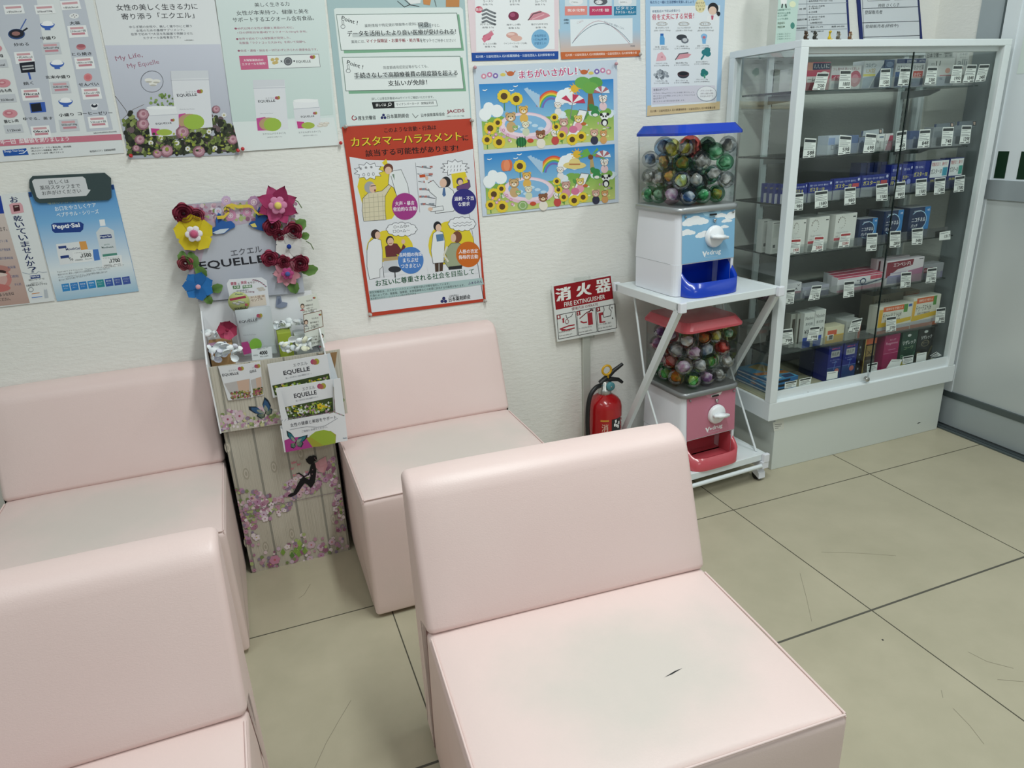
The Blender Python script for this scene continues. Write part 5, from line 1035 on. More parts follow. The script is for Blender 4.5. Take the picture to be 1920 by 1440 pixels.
LO = [[(1240, 615, 'purple', 'p'), (1265, 628, 'purple', 'p'), (1289, 612, 'pink', 'w'), (1316, 612, 'orange', 'o'), (1339, 609, 'clear', 'y'), (1366, 607, 'yellow', 'g')],
      [(1228, 640, 'pink', 'p'), (1288, 636, 'green', 'y', 1.05), (1319, 630, 'orange', 'r', 1.15), (1348, 627, 'yellow', 'y', 1.1), (1357, 650, 'red', 'r')],
      [(1241, 664, 'clear', 'p'), (1268, 659, 'clear', 'w', 1.1), (1302, 660, 'clear', 'p', 1.05), (1331, 657, 'blue', 'b', 1.15)],
      [(1226, 686, 'green', 'k'), (1251, 679, 'red', 'w', 1.05), (1281, 685, 'clear', 'p', 1.15), (1312, 683, 'clear', 'w', 1.05), (1346, 682, 'green', 'y', 1.05), (1365, 686, 'clear', 'w')],
      [(1242, 699, 'green', 'y'), (1262, 703, 'gold', 'o', 1.1), (1302, 706, 'green', 'y', 1.05), (1327, 700, 'purple', 'p', 1.05), (1352, 700, 'clear', 'k')]]
ORD = ['first', 'second', 'third', 'fourth', 'fifth', 'sixth', 'seventh', 'eighth']
def fill(mach, rows, rnames, what, grp, seed):
    rnd = random.Random(seed); Mi = mach.matrix_basis.inverted(); Mw = mach.matrix_basis
    it = []
    for ri, row in enumerate(rows):
        for ci, e in enumerate(sorted(row, key=lambda q: q[0])):
            k = e[4] if len(e) > 4 else 1.0; r = CR*k
            # intersect the view ray of that capsule with the plane just behind the front acrylic
            d = Vector(ray(e[0], e[1])); o_ = Mi @ Vector((0, 0, CH)); dl = Mi.to_3x3() @ d
            t_ = (0.006+r+rnd.uniform(0, .006)-o_.y)/dl.y; p = o_+dl*t_
            if p.x < 0.006+r: t_ = (0.006+r-o_.x)/dl.x; p = o_+dl*t_
            it.append([p, r, e[2], e[3], f"{e[2]} toy capsule, {ORD[ci]} from left in {rnames[ri]} row, {what} machine", None])
    nf = len(it)
    for k in range(18):
        c = rnd.choice(['clear', 'green', 'pale blue', 'clear', 'red', 'yellow']); it.append([Vector((rnd.uniform(.04, .21), rnd.uniform(.08, .22), rnd.uniform(.32, .43))), CR, c, rnd.choice('wgbkoy'), f'toy capsule half hidden behind the front capsules of the {what} machine', grp+' behind the front ones'])
    for _ in range(140):
        for i in range(len(it)):
            for j in range(i+1, len(it)):
                d = it[j][0]-it[i][0]; L = d.length; mn = it[i][1]+it[j][1]
                if L < mn and L > 1e-6:
                    q = d*((mn-L)/L*0.5); wi, wj = (0.35, 0.35) if (i < nf) == (j < nf) else ((0.1, 0.9) if i < nf else (0.9, 0.1))
                    it[i][0] = it[i][0]-q*wi*1.4; it[j][0] = it[j][0]+q*wj*1.4
        for e in it:
            r = e[1]; e[0].x = min(max(e[0].x, .006+r), MW-.006-r); e[0].y = min(max(e[0].y, .006+r), MD-.008-r); e[0].z = min(max(e[0].z, .290+r), .47)
    for p, r, c, ty, lb, g in it:
        capsule('toy_capsule', lb, Mw @ p, (TINT[c][0], (.90, .91, .92) if c not in ('dark green', 'green', 'red', 'orange') else tuple(min(1, q*.5+.45) for q in TINT[c][0])), TOYS[ty], rnd, r*0.985, g or grp)
bpy.context.view_layer.update()
_inv = lambda c: c
fill(upper, UP, ['top', 'second', 'third', 'bottom'], 'blue lidded', 'toy capsules in the blue lidded machine', 7)
fill(lower, LO, ['top', 'second', 'third', 'fourth', 'bottom'], 'pink lidded', 'toy capsules in the pink lidded machine', 8)
# ------------------------------------------------------------------ cardboard display stand between the wall chairs
def plane_sheet(mb, y, mat='ink', base=0.0003):
    def mp(px, py):
        p = ony(px, py, y); return (p.x, p.z)
    return Sheet(mb, (0, y, 0), (1, 0, 0), (0, 0, 1), (0, -1, 0), mp, mat, base=base)
YF = 2.095; XL, XR = -0.143, 0.167
st = thing('display_stand', 'floral printed cardboard display stand between the two wall chairs', 'display stand', (0, 0, 0))
g = MB(); y0 = YF
g.box((XL, YF, 0.0), (XR, 2.27, 0.66), 'card_white')
g.box((XL-0.0015, YF-0.002, 0.0), (XL, 2.27, 0.66), 'dark_slot')
g.build('column', st)
g = MB(); S = plane_sheet(g, YF-0.001)
tl, tr, br, bl = (0, 0), (1, 0), (1, 1), (0, 1)
def fmap(u, v): return (XL+(XR-XL)*u, 0.665*(1-v))
S.map = fmap
S.poly([tl, tr, br, bl], '#c4beb0', 0)
R = random.Random(21)
for i in range(5):
    u = [.02, .25, .53, .79, .985][i]; S.poly([(u, 0), (u+.022, 0), (u+.022, 1), (u, 1)], '#8f8c82', 1)
l = S.L(None)
for i in range(5):
    a, b_ = [(0, .02), (.045, .25), (.275, .53), (.555, .79), (.815, .985)][i]
    for k in range(16):
        u = a+(b_-a)*(k+.5)/16; w = R.uniform(.0012, .003); pts = [(u+R.uniform(-.003, .003), v/10) for v in range(11)]
        for p, q in zip(pts, pts[1:]): S.poly([p, (p[0]+w, p[1]), (q[0]+w, q[1]), q], R.choice(['#b3ac9d', '#aaa394', '#b8b1a3']), l)
    for k in range(2):
        cu, cv = a+(b_-a)*R.uniform(.3, .7), R.uniform(.25, .9)
        for r in (1, .7, .4): S.poly([(cu+.028*r*math.cos(t*.52), cv+.03*r*math.sin(t*.52)) for t in range(12)], ['#aaa394', '#c2bbae'][int(r*10) % 2], l+1)
S.lay = l+2
PINKS = ['#c9a9b4', '#b78d9f', '#d8c3ca', '#a97a92', '#cbb4c6', '#8f7f95', '#e0d4d8', '#93627c', '#7f8f5c', '#a9b67c', '#b58aa8']
def blossoms(n, fu, fv, cond, r=(.018, .035), pal=PINKS, seed=1, S=S, asp=.48):
    R = random.Random(seed)
    for i in range(n):
        u, v = R.uniform(*fu), R.uniform(*fv)
        if not cond(u, v): continue
        rr = R.uniform(*r); c = R.choice(pal); l = S.lay+1+(i % 9)
        if R.random() < .4 and c not in pal[8:10]:
            for k in range(5): a = k*1.257+i; S.poly([(min(1, max(0, u+rr*.62*math.cos(a)+rr*.5*math.cos(t*1.05))), min(1, max(0, v+asp*(rr*.62*math.sin(a)+rr*.5*math.sin(t*1.05))))) for t in range(6)], c, l)
            S.poly([(u+rr*.22*math.cos(t*1.05), v+asp*rr*.22*math.sin(t*1.05)) for t in range(6)], R.choice(['#9c4a70', '#c4ae5c', '#7c3458']), l+1)
        else: S.poly([(min(1, max(0, u+rr*.7*math.cos(t*1.05+i))), min(1, max(0, v+asp*rr*.8*math.sin(t*1.05+i)))) for t in range(6)], c, l)
    S.lay += 11
blossoms(520, (0, 1), (.48, .82), lambda u, v: (v > .53+.25*u and v < .70-.0*u and u < .5) or (v > .47+.18*abs(u-1) and v < .63+(1-u)*.04 and u > .45) or (v > .54 and u > .93) or (u < .12 and v > .55), seed=2)
blossoms(300, (0, 1), (.60, 1), lambda u, v: (u < .14+.03*math.sin(v*30)) or (u > .90) or (v > .88+.03*math.sin(u*9) and True) or (v < .76-.1*u and u < .55), seed=3)
S.poly([(0, .664), (1, .664), (1, .667), (0, .667)], '#8c7f80')
R = random.Random(5)
for k in range(9): u, v = .42+R.uniform(-.12, .12), .92+R.uniform(-.03, .04); S.poly([(u, v), (u+.03, v-.02), (u+.05, v+.005), (u+.02, v+.02)], R.choice(['#7fa04c', '#5c8440', '#9cb860']))
for cu, cv, r in ((.24, .955, .05), (.62, .92, .04), (.83, .93, .035)):
    for k in range(6): a = k*1.05; S.poly([(cu+r*.6*math.cos(a)+r*.5*math.cos(t*.8), cv+.48*(r*.6*math.sin(a)+r*.5*math.sin(t*.8))) for t in range(8)], '#c98ca8' if r > .045 else '#cbb0c0', S.lay)
    S.poly([(cu+r*.25*math.cos(t), cv+.48*r*.25*math.sin(t)) for t in range(6)], '#b84470'); S.poly([(cu+r*.1*math.cos(t), cv+.48*r*.1*math.sin(t)) for t in range(6)], '#d9c04c')
# seated reading silhouette, in true photo position on the front plane
S.map = lambda px, py: (lambda p: (p.x, p.z))(ony(px, py, YF-0.001))
BK = '#17161a'
S.poly([(590, 868), (610, 855), (614, 872), (608, 886), (598, 882), (592, 876)], '#c99098'); 
for p in ([(597, 862), (611, 856), (612, 868), (600, 874)], [(598, 876), (607, 874), (606, 886), (597, 883)]): S.poly(p, '#cf9aa2')
S.poly([(540, 928), (545, 924), (550, 923), (560, 903), (568, 893), (578, 899), (570, 906), (556, 926), (546, 931), (539, 930)], BK); S.poly([(562, 898), (569, 893), (580, 899), (584, 908), (583, 914), (574, 906), (563, 903)], BK)
S.poly([(583, 870), (591, 869), (593, 880), (592, 892), (590, 904), (584, 913), (578, 903), (582, 892), (580, 880)], BK); S.line([(584, 875), (578, 889), (570, 893), (560, 886)], 2.4, BK); S.line([(561, 887), (556, 887)], 2, BK); S.line([(584, 892), (588, 900)], 2, BK)
S.ell(582, 862, 6.5, 8, BK); S.ell(588, 859, 6, 6, BK); S.poly([(573, 860), (579, 857), (579, 868), (575, 866)], BK); S.poly([(584, 866), (590, 866), (591, 874), (585, 874)], BK)
for x, y in ((549, 867), (553, 866), (560, 870), (548, 878), (552, 890), (575, 884)): S.poly([(x-3, y-2.5), (x, y), (x+3.5, y-3.5), (x+2, y+1.5), (x, y+1), (x-2.5, y+3)], '#cf7f8c')
for p in ((590, 858), (592, 861), (585, 888), (586, 880)): S.ell(p[0], p[1], .9, .9, '#b58a94', 6)
g.build('front_print', st)
# tray at the top, header board, sloping sides
g = MB()
g.box((XL-0.004, YF-0.010, 0.655), (XR+0.004, 2.275, 0.664), 'card_white')
for x in (XL-0.008, XR+0.006):
    g.prism([(x, YF-0.03, 0.50 if x < 0 else .62), (x, YF-0.03, 0.712), (x, 2.262, 0.822), (x, 2.275, 0.60)], (0.004, 0, 0), 'card_white')
g.box((XL-0.008, 2.262, 0.60), (XR+0.01, 2.270, 0.846), 'card_white')
g.build('tray', st)
g = MB()
Yh = 2.258
S = plane_sheet(g, Yh-0.004)
hb = [(331, 388), (338, 384), (420, 377), (548, 371), (571, 548), (372, 566)]
g.prism([ony(*c, Yh-0.004) for c in hb], (0, 0.006, 0), 'ink', '#b9bcc6')
S.poly([(332, 389), (340, 384), (548, 372), (556, 440), (530, 425), (505, 420), (470, 417), (430, 425), (400, 440), (382, 470), (370, 520), (356, 520)], '#b9a9b8')
S.lay = 1
Sm = S.map
def hbloss(S, n, cond, seed, pal=PINKS, r=(2, 5)):
    R = random.Random(seed)
    for i in range(n):
        x, y = R.uniform(334, 556), R.uniform(374, 520)
        if cond(x, y): S.ell(x, y, R.uniform(*r), R.uniform(*r), R.choice(pal), 7, S.lay+1+i % 8)
    S.lay += 10
hbloss(S, 1100, lambda x, y: y > 384-(x-334)*.055+2 and y < 425+0.00*x and y > 376 and (y < 415 or x > 520), 4)
for x, y, r, c in ((432, 404, 11, '#c98cab'), (463, 397, 8, '#c98cab'), (476, 379, 12, '#b48cae'), (424, 376, 9, '#cbb0cf'), (490, 390, 9, '#d3bcd0'), (409, 396, 7, '#d0d0e0')):
    for k in range(9): a = k*.7; S.ell(x+r*.62*math.cos(a), y+r*.62*math.sin(a), r*.42, r*.42, c, 8, S.lay)
    S.ell(x, y, r*.5, r*.5, '#e2ccd6', 10); S.ring(x, y, r*.3, r*.3, .8, '#a0648c')
S.text('EQUELLE', 376, 508, 497, 494, 17, '#24242b', .012); S.text('エクエル', 434, 480.5, 492, 472, 12, '#55565e')
S.line([(394, 566.5), (571, 549)], 1, '#8f929c')
g.build('header_board', st)

def flat_poly(name, pts, col, y, th=0.0012, parent=None, mat='ink', lift=None):
    m = MB(); m.prism([ony(*p, y) for p in pts], (0, th, 0), mat, col); return m.build(name, parent)
def petal_flower(name, label, px, py, y, R_, np_, col, centre, cat='paper flower', group=None, cup=0.35, wide=.55, tip=0.0, inner=None, sc=1.0, lobes=None):
    """paper flower: np_ cupped petals around a centre"""
    c = ony(px, py, y); t = thing(name, label, cat, c, 0, group)
    m = MB()
    for k in range(np_):
        a = 2*PI*k/np_+0.3; rows = 6; vs = []
        for i in range(rows+1):
            f = i/rows; w = R_*wide*math.sin(PI*min(1, (f*.86+.08)))**.7*(1-f)**tip*1.5 if tip else R_*wide*(.12+.95*f**.7)*math.sqrt(max(0.02, 1-f**5))
            for j in (-1, -.5, 0, .5, 1):
                x = R_*f*1.0 - abs(j)*R_*.06; z = w*j; d = R_*cup*(f**1.6)*(.6 if abs(j) < .1 else 1) - R_*.03*abs(j)
                vs.append((x*math.cos(a)-z*math.sin(a), -0.003-d*.55-0.002*(k % 2), x*math.sin(a)+z*math.cos(a)))
        fs = [(i*5+j, i*5+j+1, (i+1)*5+j+1, (i+1)*5+j) for i in range(rows) for j in range(4)]
        cc = col if isinstance(col, str) else col[k % len(col)]
        m.add(vs, fs, 'petal', cc, True)
    m.build('petals', t)
    if inner:
        m = MB(); r2 = R_*.42
        for k in range(6):
            a = 2*PI*k/6; m.ico((r2*.62*math.cos(a), -0.016-R_*.1, r2*.62*math.sin(a)), r2*.42, 'petal', inner[0], 2, (1, .25, 1))
        m.ico((0, -0.018-R_*.1, 0), r2*.55, 'petal', inner[1], 2, (1, .3, 1)); m.build('inner_corolla', t)
    m = MB(); m.ico((0, -0.012-R_*.12-(.01 if inner else 0), 0), R_*.17, 'petal', centre, 2, (1, .6, 1)); m.build('centre', t)
    return t
def roll_rose(label, px, py, y, R_, col='#8c3448', dark='#5c1c30', group=None):
    c = ony(px, py, y); t = thing('paper_rose', label, 'paper flower', c, 0, group)
    m = MB()
    # rolled strip: spiral of rising walls
    N = 70; vs = []
    for i in range(N+1):
        f = i/N; a = f*2*PI*3.6; r = R_*(.14+.78*f); h = R_*(.75-.45*f)
        for q in (0, 1):
            rr = r*(1+.16*q); vs.append((rr*math.cos(a), -0.003-h*q*1.0-R_*.1*(1-f), rr*math.sin(a)))
    m.add(vs, [(2*i, 2*i+1, 2*i+3, 2*i+2) for i in range(N)], 'petal', [col if i % 2 else dark for i in range(len(vs))], True)
    m.build('rolled_petals', t)
    m = MB()
    for k in range(5):
        a = k*1.257+.4; m.ico((R_*.62*math.cos(a), -0.004, R_*.62*math.sin(a)), R_*.52, 'petal', col, 2, (1, .35, 1))
    m.build('outer_petals', t)
    return t
def leaf(label, px, py, y, L_, W_, ang, col='#6a8c4a', group='paper leaves on the header board'):
    c = ony(px, py, y); m = MB(); rows = 8; vs = []
    for i in range(rows+1):
        f = i/rows; w = W_*math.sin(PI*(f*.92+.04))**.8*(1+.10*math.sin(i*2.4)); 
        for j in (-1, 0, 1): vs.append((L_*f, -0.002-(0.004 if j == 0 else 0.008)*math.sin(PI*f), w*j/2))
    A = math.radians(ang); vs = [(x*math.cos(A)-z*math.sin(A), yy, x*math.sin(A)+z*math.cos(A)) for x, yy, z in vs]
    cs_ = []
    m.add(vs, [(i*3+j, i*3+j+1, (i+1)*3+j+1, (i+1)*3+j) for i in range(rows) for j in range(2)], 'petal', [col if i % 3 != 1 else '#55753c' for i in range(len(vs))], True)
    return tag(m.build('paper_leaf', None, c), label, 'paper leaf', group)
YH = Yh-0.006
petal_flower('paper_flower', 'yellow paper flower with white and pink centre, left edge of the header board', 364, 437, YH-0.004, .055, 5, ['#d9c430', '#cfb828'], '#c45c7c', inner=('#e9e4e6', '#c8809a'), cup=.2, wide=.60)
petal_flower('paper_flower', 'blue paper flower with a pale pink centre, lower left of the header board', 372, 536, YH-0.004, .044, 7, ['#2f74b8', '#2a68a8'], '#d9a2b0', cup=.2, wide=.44)
petal_flower('paper_flower', 'large magenta star shaped paper flower, top right of the header board', 520, 384, YH-0.006, .062, 8, ['#a83c68', '#943058', '#b44c78'], '#e0cc6c', inner=('#cf86a8', '#cf86a8'), cup=.3, wide=.30, tip=.35)
petal_flower('paper_flower', 'white paper flower with a tiny blue centre, right side of the header board', 541, 461, YH-0.006, .042, 6, ['#d8d4d2', '#cbc8c6'], '#1f3c8c', cup=.25, wide=.52)
petal_flower('paper_flower', 'pale pink long petalled paper flower, lower right of the header board', 538, 511, YH-0.006, .044, 9, ['#c98c96', '#bf7f8c'], '#4c5c9c', cup=.3, wide=.26, tip=.2, inner=('#b0487c', '#b0487c'))
gr = 'dark red paper roses'
roll_rose('large dark red paper rose at the top left corner of the header board', 345, 400, YH, .028, group=gr)
roll_rose('small dark red paper rose right of the top left corner rose', 370, 404, YH, .020, '#9c4a5c', group=gr)
roll_rose('small dark red paper rose between the yellow and blue flowers', 348, 493, YH, .021, '#9c5058', group=gr)
roll_rose('dark red paper rose just below the large magenta flower', 510, 425, YH-.004, .025, group=gr)
roll_rose('dark red paper rose above the white flower, at right', 550, 433, YH-.004, .026, group=gr)
roll_rose('small dark red paper rose left above the white flower', 523, 440, YH-.006, .018, group=gr)
roll_rose('dark red paper rose at the end of the black letters', 506, 484, YH-.006, .024, '#9c3c54', group=gr)
roll_rose('small dark red paper rose above the long petalled flower', 532, 490, YH-.010, .019, group=gr)
roll_rose('dark red paper rose at far right, below the white flower', 562, 493, YH-.006, .027, group=gr)
for px, py, L_, W_, an, lb in ((356, 472, .05, .032, -80, 'green leaf under the yellow flower, straight down'), (342, 470, .035, .026, -100, 'green leaf under the yellow flower, at its left'), (366, 500, .04, .03, -50, 'green leaf above the blue flower'), (396, 545, .036, .028, 20, 'green leaf at the right of the blue flower'), (386, 553, .03, .024, -70, 'green leaf below the blue flower'),
                               (553, 428, .04, .034, 32, 'green leaf poking out at upper right, beside the roses'), (564, 444, .026, .024, 10, 'small green leaf at right, above its thin twig'), (564, 508, .052, .034, 2, 'green leaf pointing right at the lower right'), (544, 524, .046, .034, -75, 'green leaf hanging under the long petalled flower'), (530, 365, .018, .010, 60, 'tiny dark leaf at the top of the magenta flower')):
    leaf(lb+' on header board' if 'header' not in lb else lb, px, py, YH+0.001, L_, W_, an)
for a, b_, lb in (((548, 372), (566, 390), 'thin green twig at the top right of the header board'), ((574, 452), (588, 468), 'thin green twig at the right of the header board')):
    m = MB(); p, q = ony(*a, YH-.01), ony(*b_, YH-.02); m.tube([p, (p+q)/2+Vector((.003, 0, .004)), q], .0016, 'ink', 6, '#5c6c44'); tag(m.build('paper_twig'), lb, 'paper twig')
# paper birds and ribbon
def shape(name, label, cat, parts, y, th=.002, group=None):
    m, S = wall_sheet(y); l = 0
    base = parts[0]; m.prism([ony(*p, y) for p in base[0]], (0, th, 0), 'ink', base[1])
    for pts, c in parts[1:]: S.poly(pts, c)
    return tag(m.build(name), label, cat, group)
BR = '#2c5ea4'
shape('paper_bird', 'blue paper bird at left, facing right, with white belly', 'paper bird', [([(382, 435), (392, 431), (405, 424), (404, 412), (409, 399), (414, 402), (416, 413), (425, 416), (433, 414), (440, 420), (441, 426), (432, 430), (420, 438), (405, 439), (392, 437)], BR), ([(398, 436), (412, 430), (430, 428), (420, 437), (406, 439)], '#c9d3de'), ([(408, 404), (412, 402), (415, 414), (409, 418)], '#1c3f7c')], YH-.004, group='paper birds')
shape('paper_bird', 'dark blue paper bird at right, facing left, on the header board', 'paper bird', [([(466, 420), (471, 415), (479, 414), (480, 400), (486, 388), (493, 392), (496, 402), (503, 410), (505, 428), (495, 434), (482, 430), (472, 426)], '#22508f'), ([(469, 421), (478, 418), (482, 426), (474, 426)], '#d9c86a'), ([(482, 398), (488, 391), (491, 404), (484, 409)], '#173a6c')], YH-.004, group='paper birds')
m = MB()
def ribbon(pts, w):
    P = [ony(*p, YH-.006-.004*(i % 2)) for i, p in enumerate(pts)]
    vs = [q for p in P for q in (p+Vector((0, 0, w)), p-Vector((0, 0, w)))]; m.add(vs, [(2*i, 2*i+1, 2*i+3, 2*i+2) for i in range(len(P)-1)], 'petal', '#d9c04c', True)
ribbon([(407, 408), (420, 407), (430, 396), (424, 388), (435, 384), (447, 388), (455, 387)], .0045); ribbon([(455, 387), (466, 386), (474, 389), (478, 396), (484, 401), (494, 400)], .0045); ribbon([(424, 404), (420, 395), (428, 386), (440, 391)], .004)
tag(m.build('yellow_ribbon'), 'yellow satin ribbon bow across the top of the header board', 'ribbon')

# goods in the tray
def at_z(px, py, y): return ony(px, py, y)
def card(name, label, cat, pts, y, col='#e1e3e6', th=.0015, mat='ink', draw=None, group=None, build=True):
    m = MB(); S = plane_sheet(m, y, mat); m.prism([ony(*p, y) for p in pts], (0, th, 0), mat, col)
    if draw: draw(S)
    return tag(m.build(name), label, cat, group) if build else m
def d_big(S):
    S.text('健康', 433, 535, 444, 534, 6, '#b0365c', .02); S.text('と', 446, 534, 450, 534, 4, '#55565c', .01); S.text('美容', 452, 533, 463, 532, 6, '#b0365c', .02); S.text('をサポート', 465, 533, 487, 530, 4.6, '#7c6468', .01)
    S.poly([(436, 536), (450, 535), (450, 541), (437, 542)], '#4f7c50'); S.poly([(455, 535), (472, 533.5), (473, 539), (455, 541)], '#4f7c50'); S.text('大豆', 438, 541, 449, 540, 4.4, '#e9eee6', .02); S.text('乳酸菌', 456.5, 539.5, 471, 538.4, 4, '#e9eee6', .02)
    S.text('1日の目安量4粒で', 443, 547, 466, 545, 3, '#5c5f66'); S.text('エクオール10mg', 438, 552, 477, 549, 4.6, '#7c3450', .01); S.text('60袋セット', 461, 560, 480, 558, 4, '#8c6a4c', .012)
    for x, y in ((485, 541), (491, 540), (488, 544), (494, 543)): S.ell(x, y, 4, 2, '#c4bdb4', 8)
    for k in range(14): a = k*.22; S.ell(474+k*1.9, 525+k*k*.075-(.5 if k % 2 else 0), 1.3, 1.1, ['#b9708c', '#55585c'][k % 2], 6)
    S.poly([(462, 556), (497, 552), (500, 572), (465, 576)], '#dcd0c2'); S.text('サンプル', 472, 566.5, 493, 562, 5.5, '#5c3a2c', .012); S.text('お1人様1袋', 470, 559.6, 496, 557, 4, '#7c4a34', .008)
pc = card('sample_card', 'large white sample card with green round sticker, standing in the stand tray', 'card', [(425, 532), (430, 524), (490, 520), (500, 526), (511, 615), (520, 652), (450, 662), (437, 588)], 2.205, '#dfe1e6', draw=d_big, build=True)
m = MB(); S = plane_sheet(m, 2.199); c_ = ony(448, 566, 2.199)
m.lathe([(0, 0), (.030, 0), (.030, .001), (0, .001)], 'ink', n=36, col='#b4bb7c', M=Matrix.Translation(c_) @ Matrix.Rotation(math.radians(90), 4, 'X')); S.base = .0014
S.poly([(430, 560), (460, 554), (462, 558), (432, 564)], '#a03a50'); [S.ell(x, y, 5, 2.4, '#8c8c84', 8) for x, y in ((440, 568), (450, 566), (446, 570), (455, 567))]; [S.ell(x, y-.6, 3.6, 1.2, '#c9c8c0', 8) for x, y in ((440, 568), (450, 566), (446, 570), (455, 567))]
S.text('EQUELLE', 441, 582, 462, 578.5, 4.4, '#2b2b33', .012); beans(S, 463, 571, 4); S.text('Otsuka', 441, 553, 455, 552, 3, '#2f5f7c', .01)
so = m.build('round_sticker'); so.parent = pc; so['label'] = 'yellow green round sticker'
# pouch: puffy
m = MB(); cs = [(440, 582), (507, 574), (520, 662), (458, 667)]
P4 = [ony(*c, 2.192) for c in cs]; N = 10; vs = []
for i in range(N+1):
    for j in range(N+1):
        u, v = i/N, j/N; p = P4[0].lerp(P4[1], u).lerp(P4[3].lerp(P4[2], u), v); d = .012*math.sin(PI*u)**.6*math.sin(PI*v)**.6+.0015*math.sin(9*u+5*v); vs.append(p-Vector((0, d, 0)))
m.add(vs, [(i*(N+1)+j, (i+1)*(N+1)+j, (i+1)*(N+1)+j+1, i*(N+1)+j+1) for i in range(N) for j in range(N)], 'ink_gloss', '#c3c9cd', True)
m.add([p+Vector((0, .002, 0)) for p in P4], [(0, 1, 2, 3)], 'ink_gloss', '#c3c9cd')
def onp(px, py):
    """height of the puffed pouch front under a pixel"""
    q = ony(px, py, 2.192); u = min(1, max(0, (q.x-P4[0].x)/(P4[1].x-P4[0].x))); v = min(1, max(0, (P4[0].z-q.z)/(P4[0].z-P4[3].z))); return .012*math.sin(PI*u)**.6*math.sin(PI*v)**.6+.0018
S = plane_sheet(m, 2.192, 'ink_gloss'); sP = S.P
S.base = .0145
S.text('EQUELLE', 449, 605, 483, 600.5, 5.4, '#2b2b33', .014); S.text('エクエル', 465, 598, 482, 595.5, 3.4, '#6c6c74'); beans(S, 486, 590, 5.4); S.text('Made by Soy Power', 456, 628, 480, 626, 2.6, '#8a8a92')
S.poly([(452, 640), (464, 638), (474, 656), (472, 659), (457, 663), (454, 652)], '#a8407c'); S.ell(479, 644, 11.5, 12, '#7fb040', a0=0, a1=360)
tag(m.build('supplement_pouch'), 'silvery supplement pouch with pink and green curves, in the middle of the tray', 'pouch')
def d_price(S):
    S.text('4000', 487, 666, 502, 664, 7.5, '#17181a', .03); S.text('大塚製薬 エクエル パウチ', 482, 656, 503, 653, 3, '#55585c'); S.text('円(税抜)', 475, 668, 484, 667, 2.6, '#333'); S.text('税込 4,320円', 488, 670, 503, 668.5, 2.6, '#333', .01)
card('price_card', 'white price card reading 4000 at the front of the stand tray', 'price card', [(471, 655), (509, 650), (511, 671), (473, 676)], 2.13, '#dfe3e4', draw=d_price)
card('clear_tray', 'clear plastic tray lip under the 4000 price card', 'tray', [(478, 649), (523, 647), (527, 668), (480, 672)], 2.15, '#dfe3e4', mat='acrylic')
m = MB(); a, b_ = ony(388, 632, 2.2), ony(445, 664, 2.16); m.bbox((a.x, 2.165, .6655), (b_.x-.01, 2.245, .664+.072), 'cardboard', .002); m.prism([(a.x, 2.165, .737), (a.x+.04, 2.165, .737), (a.x+.02, 2.2, .737), (a.x, 2.2, .737)], (0, 0, .0008), 'ink', '#a9809a'); tag(m.build('gift_box'), 'brown wooden gift box at the left of the stand tray', 'box')
m = MB(); a, b_ = ony(519, 625, 2.17), ony(551, 660, 2.17); m.bbox((a.x, 2.165, .6655), (b_.x, 2.225, a.z), 'ink', .002, '#9cab3c'); tag(m.build('gift_box'), 'lime green gift box at the right of the stand tray', 'box')
m = MB(); a, b_ = ony(551, 628, 2.17), ony(590, 660, 2.17); m.bbox((a.x+.001, 2.19, .6655), (b_.x-.012, 2.25, a.z-.004), 'ink', .002, '#d3d8d8'); tag(m.build('gift_box'), 'white box right of the lime green box in the tray', 'box')
# testimonial cards at the right
for i, (pts, lb) in enumerate((([(557, 558), (594, 550), (600, 578), (569, 590)], 'uppermost of the three handwritten comment cards at the right of the stand'), ([(569, 590), (603, 582), (606, 612), (571, 623)], 'middle one of the three handwritten comment cards, with a dark border'), ([(571, 624), (607, 613), (611, 643), (575, 653)], 'lowest of the three handwritten comment cards at the right of the stand'))):
    def dr(S, i=i, pts=pts):
        x, y = pts[0]
        if i == 1: S.line(pts, 1.2, '#7c5a44', True)
        fx, fy = ((x+10, y+16), (x+5, y+14), (x+32, y+6))[i]; S.ell(fx, fy, 4, 5, '#4c4038', 10); S.ell(fx, fy+1, 2.8, 3.4, '#d9bca8', 10); S.poly([(fx-5, fy+9), (fx, fy+5), (fx+5, fy+8)], '#a8444c' if i == 0 else '#8c8c90')
        S.text('EQUELLE', x+(18, 16, 14)[i], y+(8, 9, 31)[i], x+(29, 28, 26)[i], y+(6, 7, 28.6)[i], 3, '#5c5c62')
        for k, tx in enumerate((('更年期のゆらぎ', 'サポート!'), ('飲み始めて', '3ヶ月!'), ('大豆イソフラボンは', 'この一粒'))[i]): S.text(tx, x+(16, 13, 4)[i]+k*2, y+(17, 17, 12)[i]+k*5.5, x+(30, 29, 24)[i], y+(14.5, 14.5, 8)[i]+k*5.5, 3.4, '#3c3430', .008)
        S.text('エクオールで若々しく', x+(11, 3, 14)[i], y+(29.5, 29.5, 22)[i], x+(37, 30, 33)[i], y+(23.5, 23, 17.5)[i], 4.2, '#2c2420', .014)
        if i == 2: S.ell(x+7, y+20.5, 5, 2.4, '#4f8c3c', 12)
        beans(S, x+(32, 31, 30)[i], y+(0.5, 0, 26)[i], 2.6)
    card('comment_card', lb, 'card', pts, 2.14, '#dcdfd6', draw=dr, group='handwritten comment cards')
